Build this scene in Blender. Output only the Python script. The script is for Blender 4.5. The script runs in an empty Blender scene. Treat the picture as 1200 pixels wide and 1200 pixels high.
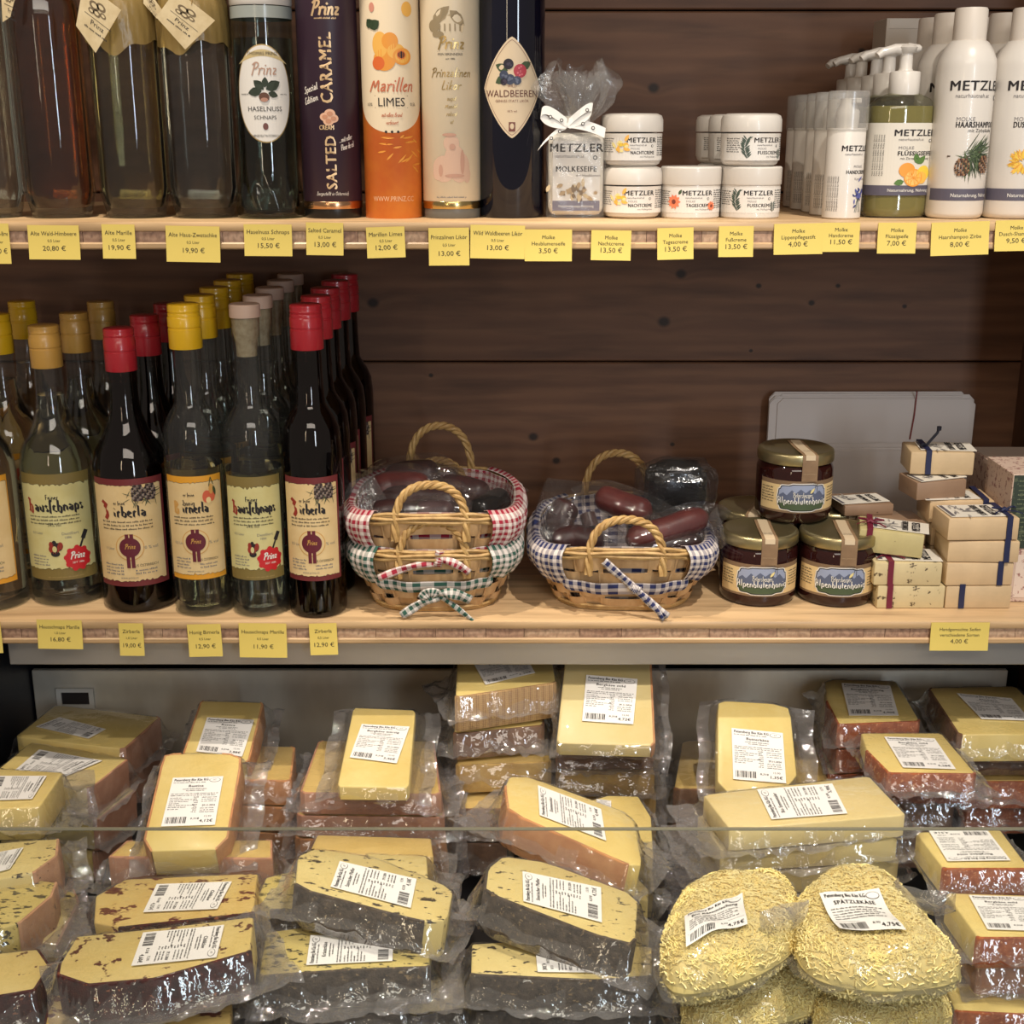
import bpy, bmesh, math, random
import numpy as np
from mathutils import Vector, Matrix, noise as mnoise

SC = bpy.context.scene
COL = SC.collection
PI = math.pi

# ------------------------------------------------------------------ camera, light, exposure
F = 1515.0                       # focal length in pixels of the 1200 px frame
PITCH = math.radians(16.5)
CZ = 1.60                        # camera height
CP, SP = math.cos(PITCH), math.sin(PITCH)
cam = bpy.data.cameras.new('camera'); cam.sensor_width = 36; cam.sensor_fit = 'HORIZONTAL'
cam.lens = F / 1200 * 36
cam.clip_start = 0.05
camo = bpy.data.objects.new('camera', cam); COL.objects.link(camo)
camo.location = (0, 0, CZ); camo.rotation_euler = (PI / 2 - PITCH, 0, 0)
SC.camera = camo

w = bpy.data.worlds.new('world'); SC.world = w; w.use_nodes = True
w.node_tree.nodes['Background'].inputs[0].default_value = (0.95, 0.80, 0.68, 1)
w.node_tree.nodes['Background'].inputs[1].default_value = 0.24

def spot(name, loc, target, power, size, col, radius=0.03, blend=0.5):
    l = bpy.data.lights.new(name, 'SPOT'); l.energy = power; l.spot_size = math.radians(size)
    l.spot_blend = blend; l.color = col; l.shadow_soft_size = radius
    o = bpy.data.objects.new(name, l); COL.objects.link(o); o.location = loc
    o.rotation_euler = (Vector(target) - Vector(loc)).to_track_quat('-Z', 'Y').to_euler()
def area(name, loc, target, power, sx, sy, col):
    l = bpy.data.lights.new(name, 'AREA'); l.energy = power; l.shape = 'RECTANGLE'; l.size = sx; l.size_y = sy; l.color = col
    o = bpy.data.objects.new(name, l); COL.objects.link(o); o.location = loc
    o.rotation_euler = (Vector(target) - Vector(loc)).to_track_quat('-Z', 'Y').to_euler()
WARM = (1.0, 0.88, 0.72)
spot('ceiling_spot', (-0.35, 1.06, 2.72), (-0.28, 1.10, 0.95), 62, 54, WARM, 0.02)
spot('ceiling_spot', (0.55, 0.48, 2.75), (0.34, 1.18, 1.0), 84, 44, (1.0, 0.91, 0.79), 0.02, 0.6)
spot('ceiling_spot', (-0.95, 0.40, 2.75), (-0.35, 1.25, 1.3), 26, 56, WARM, 0.02)
area('overhead_fill', (0.2, -0.9, 2.7), (0, 1.3, 1.2), 14, 1.6, 0.5, (1.0, 0.90, 0.78))  # added fill light for room ambience, keeps the upper products lit
area('shop_window_daylight', (1.20, -1.7, 1.75), (0.1, 1.4, 1.3), 20, 0.20, 1.4, (0.80, 0.90, 1.0))
area('wall_lamp', (-0.9, -1.5, 1.9), (-0.1, 1.4, 1.2), 3.5, 0.07, 0.9, (1.0, 0.80, 0.55))
SC.view_settings.view_transform = 'Standard'
SC.view_settings.look = 'None'
SC.view_settings.exposure = 0.10
SC.view_settings.gamma = 1.0
SC.view_settings.use_curve_mapping = False
SC.cycles.transparent_max_bounces = 24
SC.cycles.max_bounces = 12
SC.cycles.transmission_bounces = 10
SC.cycles.glossy_bounces = 5
SC.cycles.diffuse_bounces = 4
SC.cycles.caustics_reflective = False
SC.cycles.caustics_refractive = False
SC.cycles.sample_clamp_indirect = 4.0
SC.cycles.use_denoising = True

# ------------------------------------------------------------------ pixel <-> world
def ray(px, py):
    a = (px - 600) / F; b = (600 - py) / F
    return Vector((a, CP + b * SP, -SP + b * CP))
def PY(px, py, Y):
    d = ray(px, py); return Vector((0, 0, CZ)) + d * (Y / d.y)
def PZ(px, py, z):
    d = ray(px, py); return Vector((0, 0, CZ)) + d * ((z - CZ) / d.z)
def ZH(py, Y): return PY(600, py, Y).z
def SCL(Y, z): return F / (Y * CP + (CZ - z) * SP)       # px per metre

FY = 1.30                        # front plane of both shelves
WY = 1.67                        # back wall
ZU = ZH(260, FY)                 # upper shelf top
ZL = ZH(728, FY)                 # lower shelf top

# ------------------------------------------------------------------ materials
def lin(c):
    c = c / 255.0
    return c / 12.92 if c <= 0.04045 else ((c + 0.055) / 1.055) ** 2.4
def rgb(c, k=1.0): return (lin(c[0]) * k, lin(c[1]) * k, lin(c[2]) * k, 1)
MATS = {}
def newmat(name):
    m = bpy.data.materials.new(name); m.use_nodes = True
    return m, m.node_tree.nodes, m.node_tree.links, m.node_tree.nodes['Principled BSDF']
def mix_node(N, L, fac, a, b):
    x = N.new('ShaderNodeMix'); x.data_type = 'RGBA'
    if hasattr(fac, 'links') or hasattr(fac, 'is_linked'): L.new(fac, x.inputs[0])
    else: x.inputs[0].default_value = fac
    for s, i in ((a, 6), (b, 7)):
        if isinstance(s, tuple): x.inputs[i].default_value = s
        else: L.new(s, x.inputs[i])
    return x.outputs[2]
def noise_node(N, L, scale, stretch=(1, 1, 1), detail=4, rough=0.6, coord='Object', rot=(0, 0, 0)):
    tc = N.new('ShaderNodeTexCoord'); mp = N.new('ShaderNodeMapping'); mp.inputs['Scale'].default_value = stretch
    mp.inputs['Rotation'].default_value = rot
    L.new(tc.outputs[coord], mp.inputs[0])
    n = N.new('ShaderNodeTexNoise'); n.inputs['Scale'].default_value = scale; n.inputs['Detail'].default_value = detail
    n.inputs['Roughness'].default_value = rough
    L.new(mp.outputs[0], n.inputs['Vector'])
    return n
def ramp(N, L, src, a, b):
    r = N.new('ShaderNodeMapRange'); r.inputs[1].default_value = a; r.inputs[2].default_value = b
    L.new(src, r.inputs[0]); return r.outputs[0]
def bump(N, L, b, src, strength, dist=0.001):
    bm = N.new('ShaderNodeBump'); bm.inputs['Strength'].default_value = strength; bm.inputs['Distance'].default_value = dist
    L.new(src, bm.inputs['Height']); L.new(bm.outputs[0], b.inputs['Normal'])
def M(name, c, rough=0.5, metal=0.0, var=None, speck=None, bmp=None, trans=0.0, ior=1.45, spec=None, coat=0.0, speck2=None):
    """var=(colour, scale, stretch); speck=(colour, scale, lo, hi); bmp=(scale, strength)"""
    if name in MATS: return MATS[name]
    m, N, L, b = newmat(name)
    base = rgb(c)
    col = base
    if var:
        n = noise_node(N, L, var[1], var[2] if len(var) > 2 else (1, 1, 1))
        col = mix_node(N, L, ramp(N, L, n.outputs[0], 0.35, 0.65), base, rgb(var[0]))
    for sp in (speck, speck2):
        if sp:
            n = noise_node(N, L, sp[1], sp[4] if len(sp) > 4 else (1, 1, 1), 3, 0.65)
            col = mix_node(N, L, ramp(N, L, n.outputs[0], sp[2], sp[3]), col, rgb(sp[0]))
    if isinstance(col, tuple): b.inputs['Base Color'].default_value = col
    else: L.new(col, b.inputs['Base Color'])
    b.inputs['Roughness'].default_value = rough
    b.inputs['Metallic'].default_value = metal
    b.inputs['IOR'].default_value = ior
    b.inputs['Transmission Weight'].default_value = trans
    b.inputs['Coat Weight'].default_value = coat
    if spec is not None: b.inputs['Specular IOR Level'].default_value = spec
    if bmp:
        n = noise_node(N, L, bmp[0], detail=5)
        bump(N, L, b, n.outputs[0], bmp[1])
    MATS[name] = m
    return m

def thin(name, tint, refl=1.0, milk=0.04, rough=0.06, bscale=0, bstr=0.3, milkcol=(235, 232, 230), edge=0.75, f0=0.045):
    """clear thin sheet: film, pane, bottle wall"""
    if name in MATS: return MATS[name]
    m, N, L, b = newmat(name)
    N.remove(b)
    out = N['Material Output']
    tr = N.new('ShaderNodeBsdfTransparent'); tr.inputs[0].default_value = rgb(tint)
    gl = N.new('ShaderNodeBsdfGlossy'); gl.inputs['Roughness'].default_value = rough; gl.inputs[0].default_value = (refl, refl, refl, 1)
    df = N.new('ShaderNodeBsdfDiffuse'); df.inputs[0].default_value = rgb(milkcol)
    fr = N.new('ShaderNodeLayerWeight'); fr.inputs[0].default_value = 0.5     # facing term is the same on both sides of the sheet
    p5 = N.new('ShaderNodeMath'); p5.operation = 'POWER'; p5.inputs[1].default_value = 4.5; L.new(fr.outputs['Facing'], p5.inputs[0])
    ma = N.new('ShaderNodeMath'); ma.operation = 'MULTIPLY_ADD'; ma.inputs[1].default_value = 0.90 * edge; ma.inputs[2].default_value = f0; L.new(p5.outputs[0], ma.inputs[0])
    if bscale:
        n = noise_node(N, L, bscale, detail=3)
        bm = N.new('ShaderNodeBump'); bm.inputs['Strength'].default_value = bstr; bm.inputs['Distance'].default_value = 0.004
        L.new(n.outputs[0], bm.inputs['Height'])
        for x in (gl, fr): L.new(bm.outputs[0], x.inputs['Normal'])
    m1 = N.new('ShaderNodeMixShader'); m1.inputs[0].default_value = milk
    L.new(tr.outputs[0], m1.inputs[1]); L.new(df.outputs[0], m1.inputs[2])
    m2 = N.new('ShaderNodeMixShader'); L.new(ma.outputs[0], m2.inputs[0])
    L.new(m1.outputs[0], m2.inputs[1]); L.new(gl.outputs[0], m2.inputs[2])
    L.new(m2.outputs[0], out.inputs[0])
    MATS[name] = m
    return m

def wood(name, light, dark, knots=(), fine=60, rough=0.55, stretch=(0.12, 1, 1), bs=0.25, coord='Object'):
    if name in MATS: return MATS[name]
    m, N, L, b = newmat(name)
    tc = N.new('ShaderNodeTexCoord')
    vec = tc.outputs[coord]
    kmask = None
    for (kx, kz, kr) in knots:
        s = N.new('ShaderNodeVectorMath'); s.operation = 'SUBTRACT'; s.inputs[1].default_value = (kx, WY, kz)
        L.new(tc.outputs[coord], s.inputs[0])
        sc = N.new('ShaderNodeVectorMath'); sc.operation = 'MULTIPLY'; sc.inputs[1].default_value = (0.85 / kr, 0, 1.0 / kr)
        L.new(s.outputs[0], sc.inputs[0])
        ln = N.new('ShaderNodeVectorMath'); ln.operation = 'LENGTH'; L.new(sc.outputs[0], ln.inputs[0])
        g = ramp(N, L, ln.outputs['Value'], 1.15, 0.55)
        e = ramp(N, L, ln.outputs['Value'], 5.0, 0.0)      # grain bends round the knot
        sq = N.new('ShaderNodeMath'); sq.operation = 'MULTIPLY'; L.new(e, sq.inputs[0]); L.new(e, sq.inputs[1])
        off = N.new('ShaderNodeVectorMath'); off.operation = 'SCALE'; off.inputs[0].default_value = (0, 0, kr * 1.6)
        L.new(sq.outputs[0], off.inputs['Scale'])
        ad = N.new('ShaderNodeVectorMath'); ad.operation = 'ADD'; L.new(vec, ad.inputs[0]); L.new(off.outputs[0], ad.inputs[1])
        vec = ad.outputs[0]
        if kmask is None: kmask = g
        else:
            mx = N.new('ShaderNodeMath'); mx.operation = 'MAXIMUM'; L.new(kmask, mx.inputs[0]); L.new(g, mx.inputs[1]); kmask = mx.outputs[0]
    mp = N.new('ShaderNodeMapping'); mp.inputs['Scale'].default_value = stretch; L.new(vec, mp.inputs[0])
    n1 = N.new('ShaderNodeTexNoise'); n1.inputs['Scale'].default_value = fine; n1.inputs['Detail'].default_value = 6; L.new(mp.outputs[0], n1.inputs[0])
    n2 = N.new('ShaderNodeTexNoise'); n2.inputs['Scale'].default_value = fine * 0.22; n2.inputs['Detail'].default_value = 3; n2.inputs['Distortion'].default_value = 0.6; L.new(mp.outputs[0], n2.inputs[0])
    wv = N.new('ShaderNodeTexWave'); wv.wave_type = 'BANDS'; wv.bands_direction = 'Z'; wv.inputs['Scale'].default_value = fine * 0.30
    wv.inputs['Distortion'].default_value = 7; wv.inputs['Detail'].default_value = 3; wv.inputs['Detail Scale'].default_value = 0.8
    L.new(mp.outputs[0], wv.inputs[0])
    mixf = N.new('ShaderNodeMath'); mixf.operation = 'MULTIPLY_ADD'; mixf.inputs[1].default_value = 0.5
    L.new(wv.outputs[1], mixf.inputs[0]); L.new(n2.outputs[0], mixf.inputs[2])
    a = mix_node(N, L, ramp(N, L, mixf.outputs[0], 0.40, 1.15), rgb(light), rgb(dark))
    c2 = mix_node(N, L, ramp(N, L, n1.outputs[0], 0.45, 0.75), a, rgb(tuple(v * 0.80 for v in dark)))
    if kmask is not None: c2 = mix_node(N, L, kmask, c2, rgb(tuple(v * 0.42 for v in dark)))
    L.new(c2, b.inputs['Base Color']); b.inputs['Roughness'].default_value = rough
    bump(N, L, b, n1.outputs[0], bs, 0.0006)
    MATS[name] = m
    return m

# ------------------------------------------------------------------ mesh builder
class MB:
    def __init__(s): s.v = []; s.f = []; s.m = []; s.uv = None
    def add(s, verts, faces, mat=0, mtx=None):
        o = len(s.v)
        if mtx is not None: verts = [tuple(mtx @ Vector(p)) for p in verts]
        s.v.extend(tuple(p) for p in verts); s.f.extend(tuple(i + o for i in f) for f in faces)
        s.m.extend([mat] * len(faces)) if not isinstance(mat, list) else s.m.extend(mat)
    def box(s, c, size, mat=0, bev=0.0, rot=None, seg=1):
        vs, fs = rbox(tuple(round(x, 6) for x in size), bev, seg)
        mt = Matrix.Translation(Vector(c))
        if rot is not None: mt = mt @ rot.to_4x4()
        s.add(vs, fs, mat, mt)
    def lathe(s, prof, seg=40, mat=0, c=(0, 0, 0), fn=None):
        o = len(s.v); rings = []
        for (r, z) in prof:
            if r <= 1e-7:
                rings.append([len(s.v)]); s.v.append((c[0], c[1], c[2] + z))
            else:
                ids = []
                for k in range(seg):
                    a = 2 * PI * k / seg
                    rr = r if fn is None else fn(r, z, a)
                    ids.append(len(s.v)); s.v.append((c[0] + rr * math.cos(a), c[1] + rr * math.sin(a), c[2] + z))
                rings.append(ids)
        for A, B in zip(rings[:-1], rings[1:]):
            if len(A) == 1 and len(B) == 1: continue
            for k in range(seg):
                k2 = (k + 1) % seg
                if len(A) == 1: f = (A[0], B[k2], B[k])
                elif len(B) == 1: f = (A[k], A[k2], B[0])
                else: f = (A[k], A[k2], B[k2], B[k])
                s.f.append(f); s.m.append(mat)
    def tube(s, path, r, seg=8, mat=0, caps=True, flat=None):
        path = [Vector(p) for p in path]; n = len(path); o = len(s.v)
        up = Vector((0, 0, 1)); last = None
        for i, p in enumerate(path):
            t = (path[min(i + 1, n - 1)] - path[max(i - 1, 0)]).normalized()
            if last is None:
                a = t.cross(up)
                if a.length < 1e-3: a = t.cross(Vector((1, 0, 0)))
            else: a = last - t * last.dot(t)
            a.normalize(); last = a; b = t.cross(a)
            rr = r(i / (n - 1)) if callable(r) else r
            for k in range(seg):
                th = 2 * PI * k / seg
                f1, f2 = (1, 1) if flat is None else flat
                s.v.append(tuple(p + (a * math.cos(th) * f1 + b * math.sin(th) * f2) * rr))
        for i in range(n - 1):
            for k in range(seg):
                k2 = (k + 1) % seg
                s.f.append((o + i * seg + k, o + i * seg + k2, o + (i + 1) * seg + k2, o + (i + 1) * seg + k)); s.m.append(mat)
        if caps:
            s.f.append(tuple(o + k for k in range(seg))[::-1]); s.m.append(mat)
            s.f.append(tuple(o + (n - 1) * seg + k for k in range(seg))); s.m.append(mat)
    def strip(s, path, wdir, width, th=0.0006, mat=0):
        """flat ribbon: path points, width direction per point"""
        path = [Vector(p) for p in path]; n = len(path); o = len(s.v)
        for i, p in enumerate(path):
            t = (path[min(i + 1, n - 1)] - path[max(i - 1, 0)]).normalized()
            wd = Vector(wdir(i / (n - 1)) if callable(wdir) else wdir).normalized()
            ww = width(i / (n - 1)) if callable(width) else width
            nn = t.cross(wd).normalized()
            for q in (-wd * ww / 2 - nn * th / 2, wd * ww / 2 - nn * th / 2, wd * ww / 2 + nn * th / 2, -wd * ww / 2 + nn * th / 2):
                s.v.append(tuple(p + q))
        for i in range(n - 1):
            for k in range(4):
                k2 = (k + 1) % 4
                s.f.append((o + 4 * i + k, o + 4 * i + k2, o + 4 * i + 4 + k2, o + 4 * i + 4 + k)); s.m.append(mat)
        s.f.append((o + 3, o + 2, o + 1, o)); s.m.append(mat)
        e = o + 4 * (n - 1); s.f.append((e, e + 1, e + 2, e + 3)); s.m.append(mat)
    def grid(s, nu, nv, fn, mat=0, wrap=False, skip=None):
        o = len(s.v)
        for j in range(nv + 1):
            for i in range(nu + (0 if wrap else 1)): s.v.append(tuple(fn(i / nu, j / nv)))
        W = nu if wrap else nu + 1
        for j in range(nv):
            for i in range(nu):
                if skip and skip((i + .5) / nu, (j + .5) / nv): continue
                i2 = (i + 1) % W if wrap else i + 1
                s.f.append((o + j * W + i, o + j * W + i2, o + (j + 1) * W + i2, o + (j + 1) * W + i)); s.m.append(mat)
    def build(s, name, mats, parent=None, smooth=35, loc=None, uvf=None):
        me = bpy.data.meshes.new(name)
        me.from_pydata(s.v, [], s.f)
        if not isinstance(mats, (list, tuple)): mats = [mats]
        for m in mats: me.materials.append(m)
        if any(s.m): me.polygons.foreach_set('material_index', s.m)
        if smooth:
            me.polygons.foreach_set('use_smooth', [True] * len(me.polygons))
            me.set_sharp_from_angle(angle=math.radians(smooth))
        if uvf:
            uvl = me.uv_layers.new(name='UVMap')
            li = np.empty(len(me.loops), dtype=np.int32); me.loops.foreach_get('vertex_index', li)
            uv = np.array([uvf[i] if not callable(uvf) else uvf(s.v[i]) for i in li], dtype=np.float32)
            uvl.data.foreach_set('uv', uv.ravel())
        me.update()
        o = bpy.data.objects.new(name, me); COL.objects.link(o)
        if parent is not None: o.parent = parent
        if loc is not None: o.location = loc
        return o
_RB = {}
def rbox(size, bev, seg=1):
    key = (size, bev, seg)
    if key not in _RB:
        bm = bmesh.new(); bmesh.ops.create_cube(bm, size=1.0)
        for v in bm.verts: v.co = Vector((v.co.x * size[0], v.co.y * size[1], v.co.z * size[2]))
        if bev > 0: bmesh.ops.bevel(bm, geom=list(bm.edges), offset=bev, segments=seg, profile=0.5, affect='EDGES')
        bm.verts.index_update()
        _RB[key] = ([tuple(v.co) for v in bm.verts], [tuple(v.index for v in f.verts) for f in bm.faces]); bm.free()
    return _RB[key]

def thing(name, label, cat, loc=(0, 0, 0), rot=(0, 0, 0), group=None):
    o = bpy.data.objects.new(name, None); COL.objects.link(o); o.empty_display_size = 0.02
    o.location = loc
    if isinstance(rot, Matrix): o.rotation_euler = rot.to_euler()
    else: o.rotation_euler = rot
    o['label'] = label; o['category'] = cat
    if group: o['group'] = group
    return o
def tag(o, label, cat, group=None):
    o['label'] = label; o['category'] = cat
    if group: o['group'] = group
    return o
def struct(o): o['kind'] = 'structure'; return o
def copy_tree(o, parent=None, skip=(), loc=None, label=None, rotz=None):
    c = o.copy(); COL.objects.link(c)
    if parent is not None: c.parent = parent
    if loc is not None: c.location = loc
    if label: c['label'] = label
    if rotz is not None: c.rotation_euler.z = rotz
    for ch in list(o.children):
        if ch.name.split('.')[0] in skip: continue
        copy_tree(ch, c, skip)
    return c

# ------------------------------------------------------------------ lettering
CH = "ABCDEFGHIJKLMNOPQRSTUVWXYZabcdefghijklmnopqrstuvwxyz0123456789.,-&/%ÄÖÜäöüß€*:'"
GL = {}
def make_glyphs():
    tmp = []
    for bold in (0,):
        for ch in CH:
            for s in ((ch,) + (('|' + ch + '|',))):
                cu = bpy.data.curves.new('t', 'FONT'); cu.body = s; cu.size = 1; cu.resolution_u = 2; cu.fill_mode = 'BOTH' if False else 'FRONT'
                if bold: cu.offset = 0.010
                o = bpy.data.objects.new('t', cu); COL.objects.link(o); tmp.append((bold, ch, s, o))
        cu = bpy.data.curves.new('t', 'FONT'); cu.body = '||'; cu.size = 1; cu.resolution_u = 2
        if bold: cu.offset = 0.010
        o = bpy.data.objects.new('t', cu); COL.objects.link(o); tmp.append((bold, '|', '||', o))
    bpy.context.view_layer.update()
    dg = bpy.context.evaluated_depsgraph_get()
    width = {}
    for bold, ch, s, o in tmp:
        me = o.evaluated_get(dg).to_mesh()
        v = [(p.co.x, p.co.y) for p in me.vertices]; f = [tuple(q.vertices) for q in me.polygons]
        if len(s) == 1: GL[(bold, ch)] = [v, f, 0, min((p[0] for p in v), default=0)]
        else: width[(bold, ch)] = max(p[0] for p in v) - min(p[0] for p in v)
        o.evaluated_get(dg).to_mesh_clear()
    for (bold, ch), g in GL.items(): g[2] = width[(bold, ch)] - width[(bold, '|')]
    for *_, o in tmp:
        cu = o.data; bpy.data.objects.remove(o); bpy.data.curves.remove(cu)
make_glyphs()

# skeleton letters for the broken-letter and handwritten wordmarks
SK = {
 'i': (.26, [[(.03, .5), (.12, .42), (.12, .08), (.2, 0)], [(.1, .72), (.14, .76)]]),
 'r': (.38, [[(.03, .5), (.12, .42), (.12, 0)], [(.12, .40), (.25, .54), (.34, .46)]]),
 'b': (.46, [[(.1, 1), (.1, .08), (.22, 0), (.36, .1), (.36, .42), (.24, .52), (.1, .4)]]),
 'e': (.40, [[(.34, .07), (.2, 0), (.08, .1), (.08, .42), (.22, .54), (.32, .42), (.08, .25)]]),
 'l': (.26, [[(.1, 1), (.1, .08), (.2, 0)]]),
 'a': (.47, [[(.08, .45), (.22, .54), (.34, .44), (.34, .08), (.42, 0)], [(.34, .32), (.14, .26), (.08, .1), (.2, 0), (.34, .1)]]),
 'u': (.47, [[(.03, .5), (.1, .42), (.1, .08), (.2, 0), (.34, .1)], [(.34, .54), (.34, .08), (.42, 0)]]),
 's': (.38, [[(.32, .45), (.2, .54), (.08, .42), (.3, .15), (.18, 0), (.04, .08)]]),
 '#': (.30, [[(.34, .92), (.22, 1), (.1, .85), (.1, -.15)]]),
 'c': (.36, [[(.32, .46), (.2, .54), (.08, .42), (.08, .08), (.2, 0), (.32, .06)]]),
 'h': (.47, [[(.1, 1), (.1, 0)], [(.1, .4), (.24, .54), (.36, .42), (.36, .05), (.28, -.15)]]),
 'n': (.48, [[(.03, .5), (.1, .42), (.1, 0)], [(.1, .4), (.24, .54), (.36, .42), (.36, .08), (.44, 0)]]),
 'm': (.70, [[(.03, .5), (.1, .42), (.1, 0)], [(.1, .4), (.22, .54), (.33, .42), (.33, 0)], [(.33, .4), (.45, .54), (.56, .42), (.56, .08), (.64, 0)]]),
 'p': (.46, [[(.03, .5), (.1, .42), (.1, -.25)], [(.1, .42), (.24, .54), (.36, .42), (.36, .1), (.24, 0), (.1, .08)]]),
 'g': (.46, [[(.36, .5), (.2, .54), (.08, .42), (.08, .1), (.2, 0), (.34, .1)], [(.36, .54), (.36, -.1), (.22, -.25), (.06, -.18)]]),
 'o': (.44, [[(.2, .54), (.08, .42), (.08, .1), (.2, 0), (.34, .12), (.34, .42), (.2, .54)]]),
 't': (.30, [[(.12, .85), (.12, .08), (.24, 0)], [(.02, .52), (.26, .52)]]),
 'd': (.46, [[(.36, 1), (.36, .08), (.44, 0)], [(.36, .42), (.22, .54), (.08, .42), (.08, .1), (.2, 0), (.36, .1)]]),
 'f': (.30, [[(.32, .92), (.22, 1), (.13, .88), (.13, -.1)], [(.02, .52), (.26, .52)]]),
 'k': (.42, [[(.1, 1), (.1, 0)], [(.34, .52), (.1, .26), (.36, 0)]]),
 'v': (.42, [[(.05, .52), (.16, .02), (.36, .52)]]),
 'w': (.62, [[(.05, .52), (.14, .02), (.3, .45), (.4, .02), (.56, .52)]]),
 'z': (.40, [[(.05, .5), (.34, .5), (.08, .02), (.38, .04)]]),
 'Z': (.50, [[(.03, .85), (.2, 1), (.38, .88), (.2, .60), (.38, .48), (.43, .2), (.25, -.06), (.04, .05)]]),
 'H': (.58, [[(.02, .85), (.16, 1), (.36, .86)], [(.17, .98), (.17, .1), (.06, 0)], [(.17, .5), (.4, .56), (.48, .4), (.48, .05), (.38, -.12)]]),
 'B': (.58, [[(.15, .05), (.15, .95), (.35, 1), (.46, .8), (.2, .55), (.48, .45), (.48, .12), (.3, 0), (.05, .08)]]),
 'A': (.62, [[(.04, .1), (.14, 0), (.22, .5), (.12, .85), (.24, 1), (.42, .9), (.46, .1), (.58, 0)], [(.2, .45), (.46, .5)]]),
 'F': (.50, [[(.15, 0), (.15, .9), (.25, 1), (.46, .95)], [(.15, .5), (.4, .52)]]),
 'P': (.58, [[(.16, -.05), (.2, .9)], [(.02, .8), (.2, 1), (.46, .95), (.5, .7), (.36, .48), (.2, .48)]]),
 'M': (.80, [[(.05, 0), (.18, .95), (.36, .1), (.56, .98), (.68, .05), (.78, .02)]]),
 'S': (.50, [[(.44, .85), (.3, 1), (.12, .85), (.2, .6), (.4, .38), (.34, .08), (.14, 0), (.03, .12)]]),
 'E': (.50, [[(.42, .9), (.25, 1), (.12, .82), (.28, .55), (.1, .3), (.14, .05), (.3, 0), (.46, .12)]]),
 'L': (.46, [[(.12, 1), (.1, .1), (.2, 0), (.44, .06)]]),
 'O': (.60, [[(.3, 1), (.08, .75), (.08, .25), (.3, 0), (.52, .25), (.52, .75), (.3, 1)]]),
 ' ': (.25, []), '-': (.34, [[(.06, .3), (.28, .3)]]), '.': (.2, [[(.08, .02), (.12, .05)]]),
}
def chaikin(p, it=2):
    for _ in range(it):
        q = [p[0]]
        for a, b in zip(p[:-1], p[1:]):
            q += [(a[0] * .75 + b[0] * .25, a[1] * .75 + b[1] * .25), (a[0] * .25 + b[0] * .75, a[1] * .25 + b[1] * .75)]
        p = q + [p[-1]]
    return p

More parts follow.
